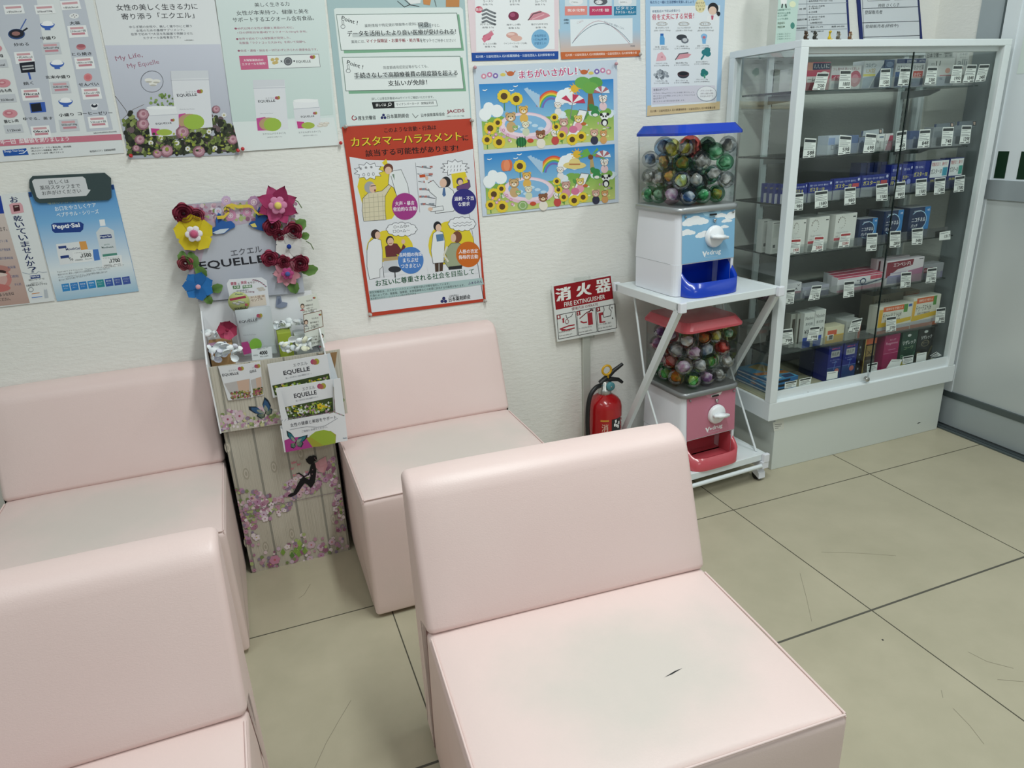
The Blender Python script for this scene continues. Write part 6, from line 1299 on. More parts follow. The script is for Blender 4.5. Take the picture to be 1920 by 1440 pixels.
# artificial petals and blossoms
def petals(label, cx, cy, y, n, seed, spread, col):
    R = random.Random(seed); c = ony(cx, cy, y); m = MB()
    for i in range(n):
        p = Vector((R.uniform(-1, 1)*spread[0], R.uniform(-1, 1)*spread[1], R.uniform(0, 1)*spread[2])); r = R.uniform(.008, .014)
        bm = bmesh.new(); bmesh.ops.create_uvsphere(bm, u_segments=10, v_segments=6, radius=r)
        bmesh.ops.delete(bm, geom=[v for v in bm.verts if v.co.z < -r*.1], context='VERTS')
        Mx = Matrix.Translation(p) @ Matrix.Rotation(R.uniform(0, 6), 4, 'Z') @ Matrix.Rotation(R.uniform(.3, 2.4), 4, 'X') @ Matrix.Diagonal((1, .8, .6, 1))
        m.bm(bm, 'petal', R.choice(col), True, Mx)
    return tag(m.build('artificial_petals', None, c), label, 'artificial petals', None, 'stuff')
WH = ['#eef2f4', '#e6ecef', '#f4f6f6', '#dcdce8', '#e9eeee']
petals('pile of white artificial petals at the front left of the stand tray', 424, 672, 2.125, 34, 1, (.042, .022, .042), WH)
petals('pile of white artificial petals at the front right of the stand tray', 558, 658, 2.13, 34, 2, (.042, .02, .035), WH+['#e0e0c8'])
petals('row of white artificial petals along the right rear of the tray', 545, 612, 2.215, 24, 3, (.05, .012, .02), WH)
petals('small bunch of white petals at the left rear, beside the dark pink flower', 396, 628, 2.225, 12, 4, (.018, .012, .012), WH)
petal_flower('artificial_flower', 'dark pink fabric flower on the brown gift box in the tray', 426, 617, 2.19, .030, 7, ['#a83c58', '#94304c', '#b44c68'], '#8c2440', 'artificial flower', cup=.9, wide=.6)
shape('butterfly_cutout', 'grey blue butterfly cut-out on the rear card of the stand tray', 'paper butterfly', [([(517, 575), (519, 556), (526, 555), (529, 566), (539, 568), (538, 574), (531, 577), (524, 578), (519, 576)], '#8c95aa'), ([(520, 572), (521, 560), (525, 559), (527, 568)], '#707a92')], 2.258)

# leaflets and their pockets on the front of the stand
def leaflet(label, pts, y, seed, right=False, text=True, name='leaflet', group='leaflets in the display stand'):
    (x0, y0), (x1, y1), (x2, y2), (x3, y3) = pts
    def q(u, v): a = (x0+(x1-x0)*u, y0+(y1-y0)*u); b_ = (x3+(x2-x3)*u, y3+(y2-y3)*u); return (a[0]+(b_[0]-a[0])*v, a[1]+(b_[1]-a[1])*v)
    def dr(S):
        if right:
            S.text('エクエル', *q(.42, .20), *q(.66, .20), 6, '#55565e'); S.text('EQUELLE', *q(.24, .42), *q(.68, .41), 9.5, '#2b2b33', .02); p = q(.78, .16); beans(S, p[0], p[1], 8); S.text('美しく生きる力に 女性の健康をサポート', *q(.26, .52), *q(.70, .50), 3.4, '#8a8a92')
            l = S.L(None); S.poly([q(0.02, .64), q(.98, .56), q(.98, 1), q(.04, 1)], '#3c4a28', l); R = random.Random(seed)
            for i in range(170): p = q(R.uniform(.05, .94), R.uniform(.66, .97)); S.ell(p[0], p[1], R.uniform(1.2, 3), R.uniform(1.2, 3), R.choice(['#6f8c34', '#8fa83c', '#4c5c28', '#2c381c', '#c9b030', '#cdd0c8', '#b08c9c', '#8fa83c']), 7, l+1+i % 6)
            S.lay += 8; p = q(.72, .78); [S.ell(p[0]+4*math.cos(a), p[1]+3.4*math.sin(a), 2.6, 2.6, '#d3b828', 8) for a in (0, 1.2, 2.4, 3.6, 4.8)]; p = q(.33, .85); [S.ell(p[0]+3*math.cos(a), p[1]+3*math.sin(a), 2, 2, '#dcdcd8', 8) for a in (0, 1.2, 2.4, 3.6, 4.8)]
        else:
            S.text('EQUELLE', *q(.05, .30), *q(.62, .29), 5.5, '#2b2b33', .016); p = q(.72, .12); beans(S, p[0], p[1], 5.5); S.text('エクエル', *q(.30, .17), *q(.58, .16), 3, '#77777f')
            l = S.L(None); S.poly([q(.04, .50), q(.98, .44), q(.96, .97), q(.2, 1)], '#b9b4b2', l); S.poly([q(.5, .47), q(.95, .45), q(.9, .8), q(.5, .8)], '#c9ab98', l+1); R = random.Random(seed)
            for i in range(90): p = q(R.uniform(.16, .93), R.uniform(.78, .97)); S.ell(p[0], p[1], R.uniform(1, 2.6), R.uniform(1, 2.6), R.choice(['#7c8444', '#5c6434', '#b07c74', '#9c4c5c', '#a9a050', '#3c4428']), 6, l+2+i % 5)
    return card(name, label, 'leaflet', pts, y, '#dcdde0', .003, draw=dr, group=group)
# upper printed pocket
m = MB(); yP = 2.075; pk = [(397, 691), (640, 660), (655, 770), (527, 790), (415, 812)]
pk = [(392, 689), (637, 655), (652, 775), (414, 812)]
m.prism([ony(*p, yP) for p in pk], (0, .003, 0), 'ink', '#c4beb0'); S = plane_sheet(m, yP)
for u in (.06, .30, .56, .82):
    a = (392+245*u, 689-34*u); b_ = (414+238*u, 812-37*u); S.poly([a, (a[0]+4, a[1]-.6), (b_[0]+4, b_[1]-.6), b_], '#8f8c82', 1)
R = random.Random(9); l = S.L(3)
for i in range(46): u = i/46+R.uniform(0, .01); a = (392+245*u, 689-34*u); b_ = (414+238*u, 812-37*u); S.poly([a, (a[0]+.7, a[1]), (b_[0]+.7, b_[1]), b_], R.choice(['#b3ac9d', '#aaa394']), 2)
S.lay = 3
for i in range(260):
    u = R.uniform(.01, .98); v = 1-R.uniform(.03, .22)*(1+.5*math.sin(u*14)); a = (392+245*u, 689-34*u); b_ = (414+238*u, 812-37*u); S.ell(a[0]+(b_[0]-a[0])*v, a[1]+(b_[1]-a[1])*v, R.uniform(2, 4.5), R.uniform(2, 4), R.choice(PINKS+['#7f8f4c', '#c9c49c', '#dcd8cc']), 7, 4+i % 7)
S.lay = 12
for x, y in ((449, 780), (490, 770), (427, 786)):
    for k in range(6): a = k*1.05; S.ell(x+6*math.cos(a), y+5.4*math.sin(a), 4.4, 3.6, '#cfb6c0', 8, 12)
    S.ell(x, y, 2, 2, '#a0506c', 8, 13)
for sgn, c in ((-1, '#3f5a74'), (1, '#4c5c50')): pass
def fly(S, Q, c1, c2, edge):
    for k, w in enumerate(Q):
        S.poly(w, edge); cx = sum(p[0] for p in w)/len(w); cy = sum(p[1] for p in w)/len(w); ox, oy = w[0]
        S.poly([(ox+(p[0]-ox)*.84, oy+(p[1]-oy)*.84) for p in w], c1 if k < 2 else c2); S.poly([(ox+(p[0]-ox)*.5, oy+(p[1]-oy)*.5) for p in w], '#8c9488' if k < 2 else '#76806c')
    a, b_ = Q[0][0], Q[3][0]; S.line([(a[0]-2, a[1]+6), (a[0]+2, a[1]-3)], 1.6, '#1c2024'); S.line([(a[0]+2, a[1]-3), (a[0]-3, a[1]-9)], .5, '#1c2024')
fly(S, ([(497, 774), (480, 762), (466, 762), (467, 768), (478, 775), (492, 777)], [(497, 774), (492, 758), (496, 744), (503, 750), (508, 760), (506, 768)], [(498, 775), (508, 765), (511, 768), (509, 776), (502, 779)], [(497, 776), (483, 776), (481, 780), (489, 785), (497, 782)]), '#33567c', '#5a6c5c', '#1c2c3c')
po = m.build('printed_pocket'); po.parent = st
leaflet('leaflet with flower photo in the left pocket, its left one', [(409, 688), (466, 682), (474, 745), (428, 751)], 2.070, 1)
leaflet('narrow leaflet behind, right of the other one in the left pocket', [(465, 682), (488, 678), (494, 741), (472, 744)], 2.072, 2)
leaflet('white leaflet with flower band, standing behind in the right pocket', [(501, 683), (613, 664), (624, 728), (512, 746)], 2.062, 3, True)
leaflet('white leaflet with flower band, in front in the right pocket', [(523, 728), (624, 711), (627, 771), (537, 784)], 2.045, 4, True)
card('brown_card', 'brown card edge peeping out at the right behind the leaflets', 'card', [(597, 664), (632, 660), (628, 690), (606, 690)], 2.074, '#94744f')
card('blank_leaflet', 'plain white leaflet behind the flower band leaflets, at far right', 'leaflet', [(609, 664), (619, 662), (637, 722), (617, 728)], 2.066, '#cfd6dc')
m = MB(); pts = [(517, 728), (640, 706), (652, 826), (536, 848)]; yB = 2.030
m.box(tuple(ony(517, 800, 2.032).xz[k] if False else v for k, v in enumerate((ony(536, 848, yB).x-.004, yB+.001, ony(536, 848, yB).z))), (ony(652, 826, yB).x, yB+.030, ony(600, 792, yB).z), 'card_white')
ptsf = [(517, 728), (525, 727), (539, 786), (629, 771), (625, 712), (638, 709), (652, 826), (536, 848)]
def slanted(pts, y): return [ony(*p, y) for p in pts]
for quad in ([(517, 728), (525, 727), (541, 790), (529, 795)], [(625, 711), (638, 709), (646, 770), (629, 773)], [(528, 790), (646, 770), (652, 826), (536, 848)]): m.prism(slanted(quad, yB-(.0008 if quad[0][0] == 528 else .0004 if quad[0][0] > 600 else 0)), (0, .0015, 0), 'ink', '#dcdde0')
S = plane_sheet(m, yB-.0010)
S.poly([(533, 826), (545, 821), (570, 818), (588, 822), (600, 836), (536, 848)], '#a83c86'); S.poly([(574, 822), (585, 817), (605, 808), (620, 808), (630, 815), (629, 831), (600, 837), (586, 838)], '#9c9a38'); S.poly([(580, 818), (592, 809), (607, 806), (621, 809), (629, 818), (628, 831), (606, 835)], '#95ab3a')
S.text('女性の健康と美容をサポート', 545, 801, 631, 785, 7, '#4c4d55', .004); S.text('ご自由にお持ちください。', 566, 811, 614, 802, 4, '#7c7d85'); S.line([(543, 806), (556, 803), (575, 800), (595, 801), (610, 798), (633, 784)], .8, '#8c8d95')
for k in range(8): S.line([(527+k*6.2, 791-k*1.2), (530+k*6.2, 787-k*1.2)], .8, '#9a9ba3')
for k in range(12): S.ell(618+k*2.4, 772+abs(k-3)*.9, 1.2, 1, ['#b0708c', '#7c8450', '#55585c'][k % 3], 6)
fly(S, ([(554, 829), (547, 826), (539, 818), (537, 807), (546, 812), (552, 820)], [(554, 829), (560, 820), (577, 815), (576, 820), (570, 827), (562, 830)], [(555, 830), (567, 828), (569, 832), (565, 839), (558, 837)], [(553, 830), (545, 832), (545, 839), (551, 841), (555, 836)]), '#2f6c78', '#5a7464', '#1c2c30')
S.text('Otsuka', 643, 823, 650, 822, 2.6, '#2f5f7c', .01); beans(S, 603, 722, 0.01) if False else None
bh = m.build('brochure_box'); bh.parent = st
# ------------------------------------------------------------------ glass display cabinet
K0, K1, KF, KB = 1.725, 2.662, 1.930, 2.285
cab = thing('display_cabinet', 'white framed glass display cabinet full of boxed medicines, in the right rear corner', 'display cabinet', (0, 0, 0))
m = MB(); m.bbox((1.777, 1.950, 0), (2.655, 2.28, 0.226), 'offwhite_panel', .002); base = m.build('base', cab)
m = MB(); S = plane_sheet(m, 1.9498); S.poly([(1449, 792), (1469, 787), (1470, 804), (1451, 809)], '#d9dbd3'); [S.line([(1453, 796+k*3.6), (1453+JP.uniform(6, 13), 795+k*3.6)], .8, '#4c4c50') for k in range(3)]; b_l = m.build('sticker', base); b_l['label'] = 'small white paper sticker'
m = MB(); S = plane_sheet(m, 1.9498); S.poly([(1719, 795), (1723, 791.5), (1727, 791.5), (1722, 794)], '#3c4046'); m.build('scratch', base)
m = MB(); m.bbox((K0, KF, 0.222), (K1+.012, KB, 0.295), 'white_frame', .003); m.build('base_band', cab)
m = MB(); m.bbox((K0, KF, 1.494), (K1, KF+.032, 1.516), 'white_frame', .002); m.bbox((K0, KB-.03, 1.494), (K1, KB, 1.516), 'white_frame', .002); m.box((K0, KF+.0305, 1.494), (K0+.032, KB-.0285, 1.516), 'white_frame'); m.box((K1-.032, KF+.0305, 1.494), (K1, KB-.0285, 1.516), 'white_frame'); m.bbox((K0+.03, KF+.02, 1.478), (K1-.03, KF+.05, 1.495), 'white_frame', .002); m.build('top_frame', cab)
m = MB(); m.box((K0+.03, KF+.03, 1.508), (K1-.03, KB-.028, 1.513), 'pane_glass'); m.build('top_pane', cab)
for x in (K0, K1-.032):
    for y in (KF, KB-.03):
        m = MB(); m.bbox((x, y, 0.294), (x+.032, y+.03, 1.495), 'white_frame', .002); m.build('post', cab)
m = MB(); m.box((K0+.01, KF+.03, 0.295), (K1-.01, KB-.005, 0.300), 'ink', '#a8a68c')
for q in ((1.92, 2.02), (2.3, 2.14)): m.box((q[0], KF+.02, .3), (q[0]+.003, KB-.01, .3004), 'grout')
m.box((K0+.03, 2.16, .3), (K1-.03, 2.163, .3004), 'grout'); m.build('deck', cab)
m = MB(); m.box((K0+.032, 1.952, .295), (2.225, 1.958, .328), 'white_frame'); m.build('door_rail', cab)
m = MB(); m.box((2.215, 1.940, .295), (K1-.032, 1.946, .334), 'white_frame'); m.build('door_rail', cab)
SEAMX = 2.222
m = MB(); m.box((K0+.032, 1.953, .328), (SEAMX+.012, 1.957, 1.478), 'front_glass'); gl = m.build('sliding_pane', cab)
m = MB(); m.box((SEAMX-.006, 1.941, .334), (K1-.032, 1.945, 1.478), 'front_glass'); gl = m.build('sliding_pane', cab)
m = MB(); m.box((SEAMX-.0085, 1.9405, .334), (SEAMX-.006, 1.9455, 1.478), 'shelf_edge'); m.build('pane_edge', gl)
m = MB(); m.box((K0+.013, KF+.03, .30), (K0+.017, KB-.03, 1.494), 'pane_glass'); m.build('side_pane', cab)
m = MB(); m.box((K1-.017, KF+.03, .30), (K1-.013, KB-.03, 1.494), 'back_glass'); m.build('side_pane', cab)
m = MB(); m.box((K0+.03, KB-.012, .30), (K1-.03, KB-.009, 1.494), 'back_glass'); m.build('back_pane', cab)
c = ony(1626, 714, KF-.001); m = MB(); m.lathe([(.010, 0), (.010, .012), (.008, .015), (0, .015)], 'grommet', n=20, M=Matrix.Translation((c.x, 1.940, .312)) @ Matrix.Rotation(math.radians(90), 4, 'X')); m.build('lock', cab)
SH = [1.365, 1.155, 1.000, 0.822, 0.652, 0.455]
for x in (1.893, 2.545):
    m = MB(); m.box((x-.012, 2.262, .30), (x+.012, 2.272, 1.494), 'white_frame')
    for k in range(44): m.box((x+.0121, 2.2615, .32+k*.0265), (x+.0150, 2.2625, .338+k*.0265), 'track_black')
    m.box((x+.012, 2.263, .3), (x+.0155, 2.272, 1.494), 'grey_silver'); up = m.build('slotted_upright', cab)
    for z in SH:
        m = MB(); m.prism([(x-.004, 2.262, z-.001), (x-.004, 2.262, z-.03), (x-.004, 2.14, z-.022), (x-.004, 2.096, z-.006), (x-.004, 2.096, z-.001)], (.008, 0, 0), 'grey_silver'); m.build('bracket', up)
for i, z in enumerate(SH):
    t = MB(); t.box((1.772, 1.990, z), (2.605, 2.258, z+.005), 'shelf_glass'); s_ = t.build('glass_shelf', cab)
    t = MB(); t.box((1.772, 1.9885, z), (2.605, 1.990, z+.005), 'shelf_edge' if i in (1, 2, 3) else 'shelf_glass'); t.box((1.7695, 1.990, z-.0005), (1.772, 2.258, z+.0055), 'shelf_edge'); t.build('shelf_edge', s_)
    t = MB(); t.box((1.79, 1.9865, z+.005), (2.57, 1.9880, z+.040), 'acrylic'); t.build('front_fence', s_)

# price cards
def price(q, n, shelf, y=1.978, red=False, lab=None):
    m = MB(); S = plane_sheet(m, y); m.prism([ony(*p, y) for p in q], (0, .0006, 0), 'ink', '#eff2ef')
    (x0, y0), (x1, y1), (x2, y2), (x3, y3) = q
    def f(u, v): a = (x0+(x1-x0)*u, y0+(y1-y0)*u); b_ = (x3+(x2-x3)*u, y3+(y2-y3)*u); return (a[0]+(b_[0]-a[0])*v, a[1]+(b_[1]-a[1])*v)
    W, Hh = x1-x0, y3-y0
    if Hh > 20:
        S.poly([f(.04, .06), f(.96, .06), f(.96, .21), f(.04, .21)], '#33383a' if not red else '#a8383c')
        for k, (a, b_) in enumerate(((.06, .6), (.06, .92), (.06, .75))): S.line([f(a, .30+k*.1), f(b_, .29+k*.1)], .7, '#8a8f90')
        S.line([f(.04, .57), f(.9, .57)], .5, '#44484a'); S.text(n, *f(.34, .86), *f(.90, .85), Hh*.20, '#1c1e20' if not red else '#a02c34', .02); S.line([f(.06, .94), f(.42, .94)], 1, '#55595a'); S.line([f(.62, .94), f(.92, .935)], 1.3, '#33383a')
    elif Hh > 15 or n:
        S.text(n, *f(.45, .78), *f(.94, .74), Hh*.36, '#1c1e20', .02); S.line([f(.08, .2), f(.8, .18)], .7, '#8a8f90')
    else:
        S.poly([f(.05, .07), f(.95, .07), f(.94, .27), f(.05, .27)], '#33383a'); S.line([f(.1, .45), f(.8, .44)], .7, '#777b7c'); S.line([f(.1, .62), f(.9, .61)], .7, '#777b7c'); S.line([f(.1, .8), f(.6, .79)], .7, '#777b7c')
    return tag(m.build('price_card'), lab or f'white price card reading {n} {shelf}', 'price card', 'price cards in the display cabinet')
PR = [('on the top shelf', [([(1533, 136), (1555, 136), (1546, 169), (1523, 169)], '2500'), ([(1576, 131), (1596, 131), (1595, 166), (1572, 166.5)], '1800'), ([(1652, 128.6), (1670, 128), (1668, 162), (1648, 163)], '1580'), ([(1689, 127), (1708, 127), (1704, 160), (1683, 161)], '1880'), ([(1740, 125), (1758, 125), (1754, 157.5), (1733, 158.5)], '2380'), ([(1788, 122), (1805, 122), (1801.5, 155), (1781, 155.7)], '1990'), ([(1814, 121), (1832, 121), (1826, 154), (1805, 155)], '1848'), ([(1837, 120.5), (1856, 120), (1847, 152), (1828, 154)], '2480')]),
      ('on the second shelf', [([(1509, 258.6), (1531, 260), (1528, 294.7), (1505, 296.5)], '588'), ([(1575, 253), (1597, 255), (1594, 288), (1571, 290.7)], '598'), ([(1624, 249), (1644, 251), (1639, 285.6), (1618, 287)], '698'), ([(1681.5, 247), (1700.5, 244), (1698, 281), (1678, 284)], '48'), ([(1725, 243), (1745, 242), (1742, 275.7), (1720, 278)], '848'), ([(1768, 238.7), (1789, 238), (1784.4, 273), (1764.5, 274)], '748'), ([(1804, 235), (1822, 235), (1818, 268.5), (1799, 270)], '1298')]),
      ('on the third shelf', [([(1489, 363), (1507, 361), (1505.4, 394), (1486, 395)], '980'), ([(1528, 359), (1552, 356), (1552, 388), (1528, 391)], '1580'), ([(1584, 352), (1604.7, 350), (1604, 382.5), (1583, 385)], '980'), ([(1643, 346), (1665, 343), (1664, 376), (1643, 377)], '1580'), ([(1677.6, 342), (1698, 340), (1696, 371), (1675, 373.5)], '980'), ([(1717.7, 336), (1738, 334), (1736.6, 366), (1716.5, 367.7)], '1580'), ([(1753, 334), (1773, 332), (1771, 362.6), (1751, 365)], '1280'), ([(1791, 330.5), (1809.5, 328), (1807, 358.6), (1788, 360.7)], '1280')]),
      ('on the fourth shelf', [([(1484, 448), (1502, 447), (1499, 475), (1480, 477)], '1900r'), ([(1528, 443), (1545, 442.5), (1543, 470), (1521, 472.8)], '2800r'), ([(1577, 437), (1595.7, 435.6), (1592, 462), (1571, 464.7)], '5380r'), ([(1626, 438), (1645.5, 437), (1643, 469.7), (1623.6, 471)], '4800'), ([(1669, 434), (1689, 432.5), (1688, 463), (1668, 464.6)], '2800'), ([(1710, 429), (1731, 426.7), (1729, 458), (1709.7, 459)], '5480'), ([(1762, 435.5), (1782, 432.5), (1782, 448.6), (1761, 450.8)], '1317')]),
      ('on the fifth shelf', [([(1474, 543), (1491, 541), (1488, 569), (1470, 571)], '2835'), ([(1523, 536), (1541, 534.5), (1536, 561), (1515.4, 564)], '1278'), ([(1583, 527.7), (1602, 526), (1601, 556), (1581, 558.6)], '2980'), ([(1690, 511), (1709, 509.5), (1707, 538), (1688, 540.5)], '2780'), ([(1739.5, 503), (1757, 501), (1754.5, 529), (1735.5, 531)], '1780')]),
      ('on the sixth shelf', [([(1468, 618), (1486, 615.6), (1487.6, 644), (1464, 647.5)], '798'), ([(1519, 613), (1537.6, 610.7), (1533, 637.8), (1512.6, 639)], '1998'), ([(1598, 601), (1617, 596), (1611, 621), (1590, 623)], '1480'), ([(1662, 594.5), (1680.6, 591.7), (1680, 620), (1661, 623)], '2700'), ([(1756, 578), (1773, 576), (1771, 604.5), (1753, 606)], '3980')])]
for sname, lst in PR:
    nums = [n for _, n in lst]
    for i, (q, n) in enumerate(lst):
        red = n.endswith('r'); n0 = n.rstrip('r'); lab = None
        lab = f'{"red figured" if red else "white"} price card reading {n0}, {ORD[i]} from left {sname}'
        price(q, n0, sname, 1.978-.0007*(i % 3), red, lab)
for i, (q, lb) in enumerate((([(1472, 717), (1494.6, 712.8), (1492.5, 724.6), (1471, 728.7)], 'leftmost, before the blue and orange boxes'), ([(1499.4, 711), (1521.7, 706.5), (1519.6, 719.7), (1498, 724)], 'second from left, beside the blue and orange boxes'), ([(1551, 697.5), (1571, 695.4), (1570, 708.6), (1549.7, 712.8)], 'before the tall navy boxes'), ([(1626, 682.8), (1645.6, 679), (1644, 695), (1625.6, 697.8)], 'before the brown and orange box'),
                             ([(1672, 674), (1692, 674), (1686, 688), (1662, 690)], 'curled over, before the magenta box'), ([(1693, 669), (1712.8, 665.6), (1711.7, 679.4), (1692, 683)], 'before the dark green box'), ([(1719.4, 663), (1737.8, 660), (1736, 675.6), (1717.8, 679)], 'before the black box'), ([(1744, 667), (1756, 659.5), (1766, 666), (1753, 670)], 'curled over, at the far right end'))):
    price(q, '', '', 1.9625+.0008*(i % 2), False, 'price card on the cabinet floor, '+lb)

# goods
def goods(name, label, cat, pL, pR, pT, z, y, depth, col, art=(), pB=None, group='boxed medicines in the display cabinet', side=None, rx=0.0, top=None, gloss=True):
    """box whose front face spans pixel columns pL..pR on shelf height z, front plane y; art in (u, v) of the front"""
    ref = pB if pB else pT+20
    d_ = ray(pL, ref); y = max(y, 1.764*d_[1]/d_[0])        # keep it inside the left glass side
    x0, x1 = ony(pL, ref, y).x, ony(pR, ref, y).x; zt = ony(pL, pT, y).z; z0 = z+.0056; x1 = min(x1, 2.612)
    zt = max(zt, z0+.012); above = [q for q in SH if q > z0+.02]; zt = min(zt, (min(above) if above else 1.49)-.003); depth = min(depth, 2.256-y); m = MB(); mt = 'ink_gloss' if gloss else 'ink'
    m.bbox((x0, y, z0), (x1, y+depth, zt), mt, .0008, side or col)
    S = Sheet(m, (0, y-.0001, 0), (1, 0, 0), (0, 0, 1), (0, -1, 0), lambda u, v: (x0+.0009+(x1-x0-.0018)*u, z0+.0009+(zt-z0-.0018)*(1-v)), mt, base=.0001, step=.00003)
    S.poly([(0, 0), (1, 0), (1, 1), (0, 1)], col)
    if top: m.box((x0+.001, y+.001, zt), (x1-.001, y+depth-.001, zt+.0003), mt, top)
    for a in art:
        if a[0] == 'r': S.poly([(a[1], a[2]), (a[3], a[2]), (a[3], a[4]), (a[1], a[4])], a[5])
        elif a[0] == 'p': S.poly(a[1], a[2])
        elif a[0] == 'e': S.ell(a[1], a[2], a[3], a[4], a[5], 16)
        elif a[0] == 't':                # text, u0, v baseline, u1, height, colour
            up = a[5]; A = Vector(S.map(a[2], a[3])); B = Vector(S.map(a[4], a[3])); bo = a[7] if len(a) > 7 else .012; cj = any(ord(c) > 0x2fff for c in a[1]); vs, fs = glyphs(a[1], 0.0 if cj else bo); W = B.x-A.x; hh = (zt-z0)*up; k = bo*W/len(a[1]) if cj else 0
            for sx in ((-k, k) if k else (0,)): S.put([(A.x+x*W+sx, A.y+yy*hh) for x, yy in vs], fs, a[6], S.L(None))
        elif a[0] == 'ring':
            S.poly([(a[1]+a[3]*math.cos(t*.35), a[2]+a[4]*math.sin(t*.35)) for t in range(18)], a[5]); S.poly([(a[1]+a[3]*a[7]*math.cos(t*.35), a[2]+a[4]*a[7]*math.sin(t*.35)) for t in range(18)], a[6])
        elif a[0] == 'dots':
            for k in range(12): t = math.radians(-170+k*26); S.ell(a[1]+a[3]*math.cos(t), a[2]+a[4]*math.sin(t), a[3]*.16*(1.2-k*.07), a[4]*.16*(1.2-k*.07), a[5], 7)
    return tag(m.build(name), label, cat, group)
B = lambda *a, **k: goods('medicine_box', a[0], 'medicine box', *a[1:], **k)
y1 = 2.005
# top shelf
z = SH[0]
B('narrow white box at the left end of the top shelf, seen past the corner post', 1481, 1489, 129, z, 2.03, .05, '#dadcd6', [('t', 'イノビン', .2, .5, .9, .2, '#33383c')], pB=150)
B('pink box with navy heading at the left of the top shelf', 1512, 1555, 117, z, y1, .05, '#c9506a', [('r', 0, 0, .25, .28, '#dfa08c'), ('r', .22, .02, 1, .26, '#1d2f5c'), ('t', '1,1,1,1に', .3, .22, .95, .16, '#e6eaf0'), ('e', .75, .45, .2, .13, '#e9e2da'), ('r', 0, .5, .6, .72, '#dfe0de'), ('t', 'ーレV', .05, .68, .5, .14, '#26262a'), ('r', 0, .72, 1, 1, '#a8384c')], pB=150)
B('white box with pink block and red circle on the top shelf', 1557, 1613, 124, z, y1, .05, '#dfe0e2', [('t', '少し食べる 思いって悲しい', .05, .18, .95, .12, '#8c2c44'), ('r', .02, .38, .45, .62, '#c03a5c'), ('t', 'イラク', .08, .58, .4, .16, '#f0e6ea'), ('e', .82, .56, .2, .36, '#b9506a'), ('e', .82, .56, .12, .2, '#cc8494'), ('r', .03, .74, .5, .95, '#c4ccd8')], pB=150)
B('white and blue box with yellow lettering on the top shelf', 1617, 1654, 114, z, y1, .05, '#d3d9df', [('t', 'コルゲン', .08, .24, .62, .16, '#2c4a6c'), ('t', 'LX錠', .15, .44, .6, .17, '#b9a040'), ('r', 0, .47, .62, .56, '#d9d06c'), ('p', [(0, .6), (.62, .55), (.35, 1), (0, 1)], '#8c9cb4'), ('p', [(.65, .55), (1, .1), (1, 1), (.38, 1)], '#43587c')], pB=150)
B('slim dark blue box on the top shelf, right of the yellow lettered box', 1656, 1673, 112, z, y1, .05, '#2b4878', [('r', 0, .3, 1, 1, '#8ca0b4'), ('e', .5, .16, .4, .1, '#6c84ac')], pB=150)
B('white box with navy bands and red square on the top shelf', 1677, 1731, 110, z, y1, .055, '#dcdfe2', [('r', 0, 0, 1, .16, '#23366c'), ('t', 'LOXONINS', .36, .13, .68, .09, '#e6eaf0'), ('t', 'ロキソニン うおかぜ薬', .06, .40, .97, .18, '#26282c'), ('r', 0, .45, .25, 1, '#2c5c9c'), ('r', .3, .70, 1, 1, '#33507c'), ('r', .62, .44, .96, .68, '#c04c44'), ('t', 'かぜに', .66, .62, .9, .12, '#f0e6e4'), ('t', '24カプセル', .78, .12, .98, .08, '#e6eaf0')], pB=148)
B('white carton with number 11 and a grey header on the top shelf', 1736, 1786, 110, z, y1, .05, '#dbdddc', [('t', '11', .3, .25, .46, .17, '#33383c'), ('t', '世界初', .12, .24, .26, .08, '#55595c'), ('e', .78, .44, .1, .1, '#d9a494'), ('r', .5, .6, 1, .64, '#c47a84'), ('r', .42, .66, 1, 1, '#aab4c4'), ('t', '医薬品', .5, .78, .62, .1, '#23366c')], pB=145)
shape('header_card', 'grey header card standing above the carton with the number 11', 'card', [([(1736, 97), (1787, 95), (1786, 109), (1737, 111)], '#aeb2b0')], 2.012, .001)
m, S = wall_sheet(2.0118); S.text('日本で唯一', 1738, 109, 1765, 107, 9, '#4c5054', .002); S.text('内臓脂肪を', 1770, 102, 1784, 101, 4, '#4c5054'); S.text('減らす薬', 1772, 107, 1784, 106, 4, '#4c5054'); hc = m.build('header_print'); hc.parent = bpy.data.objects['header_card']
B('narrow white carton lettered alli, tallest on the top shelf', 1789, 1812, 96, z, y1, .05, '#dcdedd', [('t', 'alli', .12, .42, .9, .20, '#8c9298'), ('t', '日本初', .2, .12, .8, .07, '#9a9ea2'), ('e', .5, .5, .14, .05, '#c98c84'), ('t', 'ダイエット', .25, .2, .75, .05, '#6c7074')], pB=140)
# second shelf
z = SH[1]
B('pale blue clear box at left of the second shelf', 1552, 1573, 255, z, y1, .05, '#b9c4d0', [('r', 0, .1, .6, .5, '#8ca0c4'), ('t', 'ロキ', .3, .78, .95, .3, '#26282c')], pB=275)
B('blue box behind the 598 card on the second shelf', 1596, 1608, 254, z, y1, .05, '#5c7096', [], pB=275)
B('small steel blue box left of the 698 card on the second shelf', 1609, 1622, 258, z, y1, .04, '#76839a', [('e', .5, .5, .3, .3, '#43506c')], pB=275)
B('small white box with black N on the second shelf', 1643, 1657, 252, z, y1, .04, '#d9dcd9', [('t', 'N', .02, .55, .3, .2, '#1c1e20'), ('r', .3, .12, .9, .2, '#4c6480'), ('r', .1, .8, .7, .84, '#777')], pB=270)
B('small white box with crimson diagonal and letters LO on the second shelf', 1659, 1673, 251, z, y1, .04, '#dcdcdc', [('p', [(.55, .1), (1, .1), (1, 1), (.1, 1)], '#b02c50'), ('t', 'LOX', .1, .58, .98, .2, '#23232a')], pB=270)
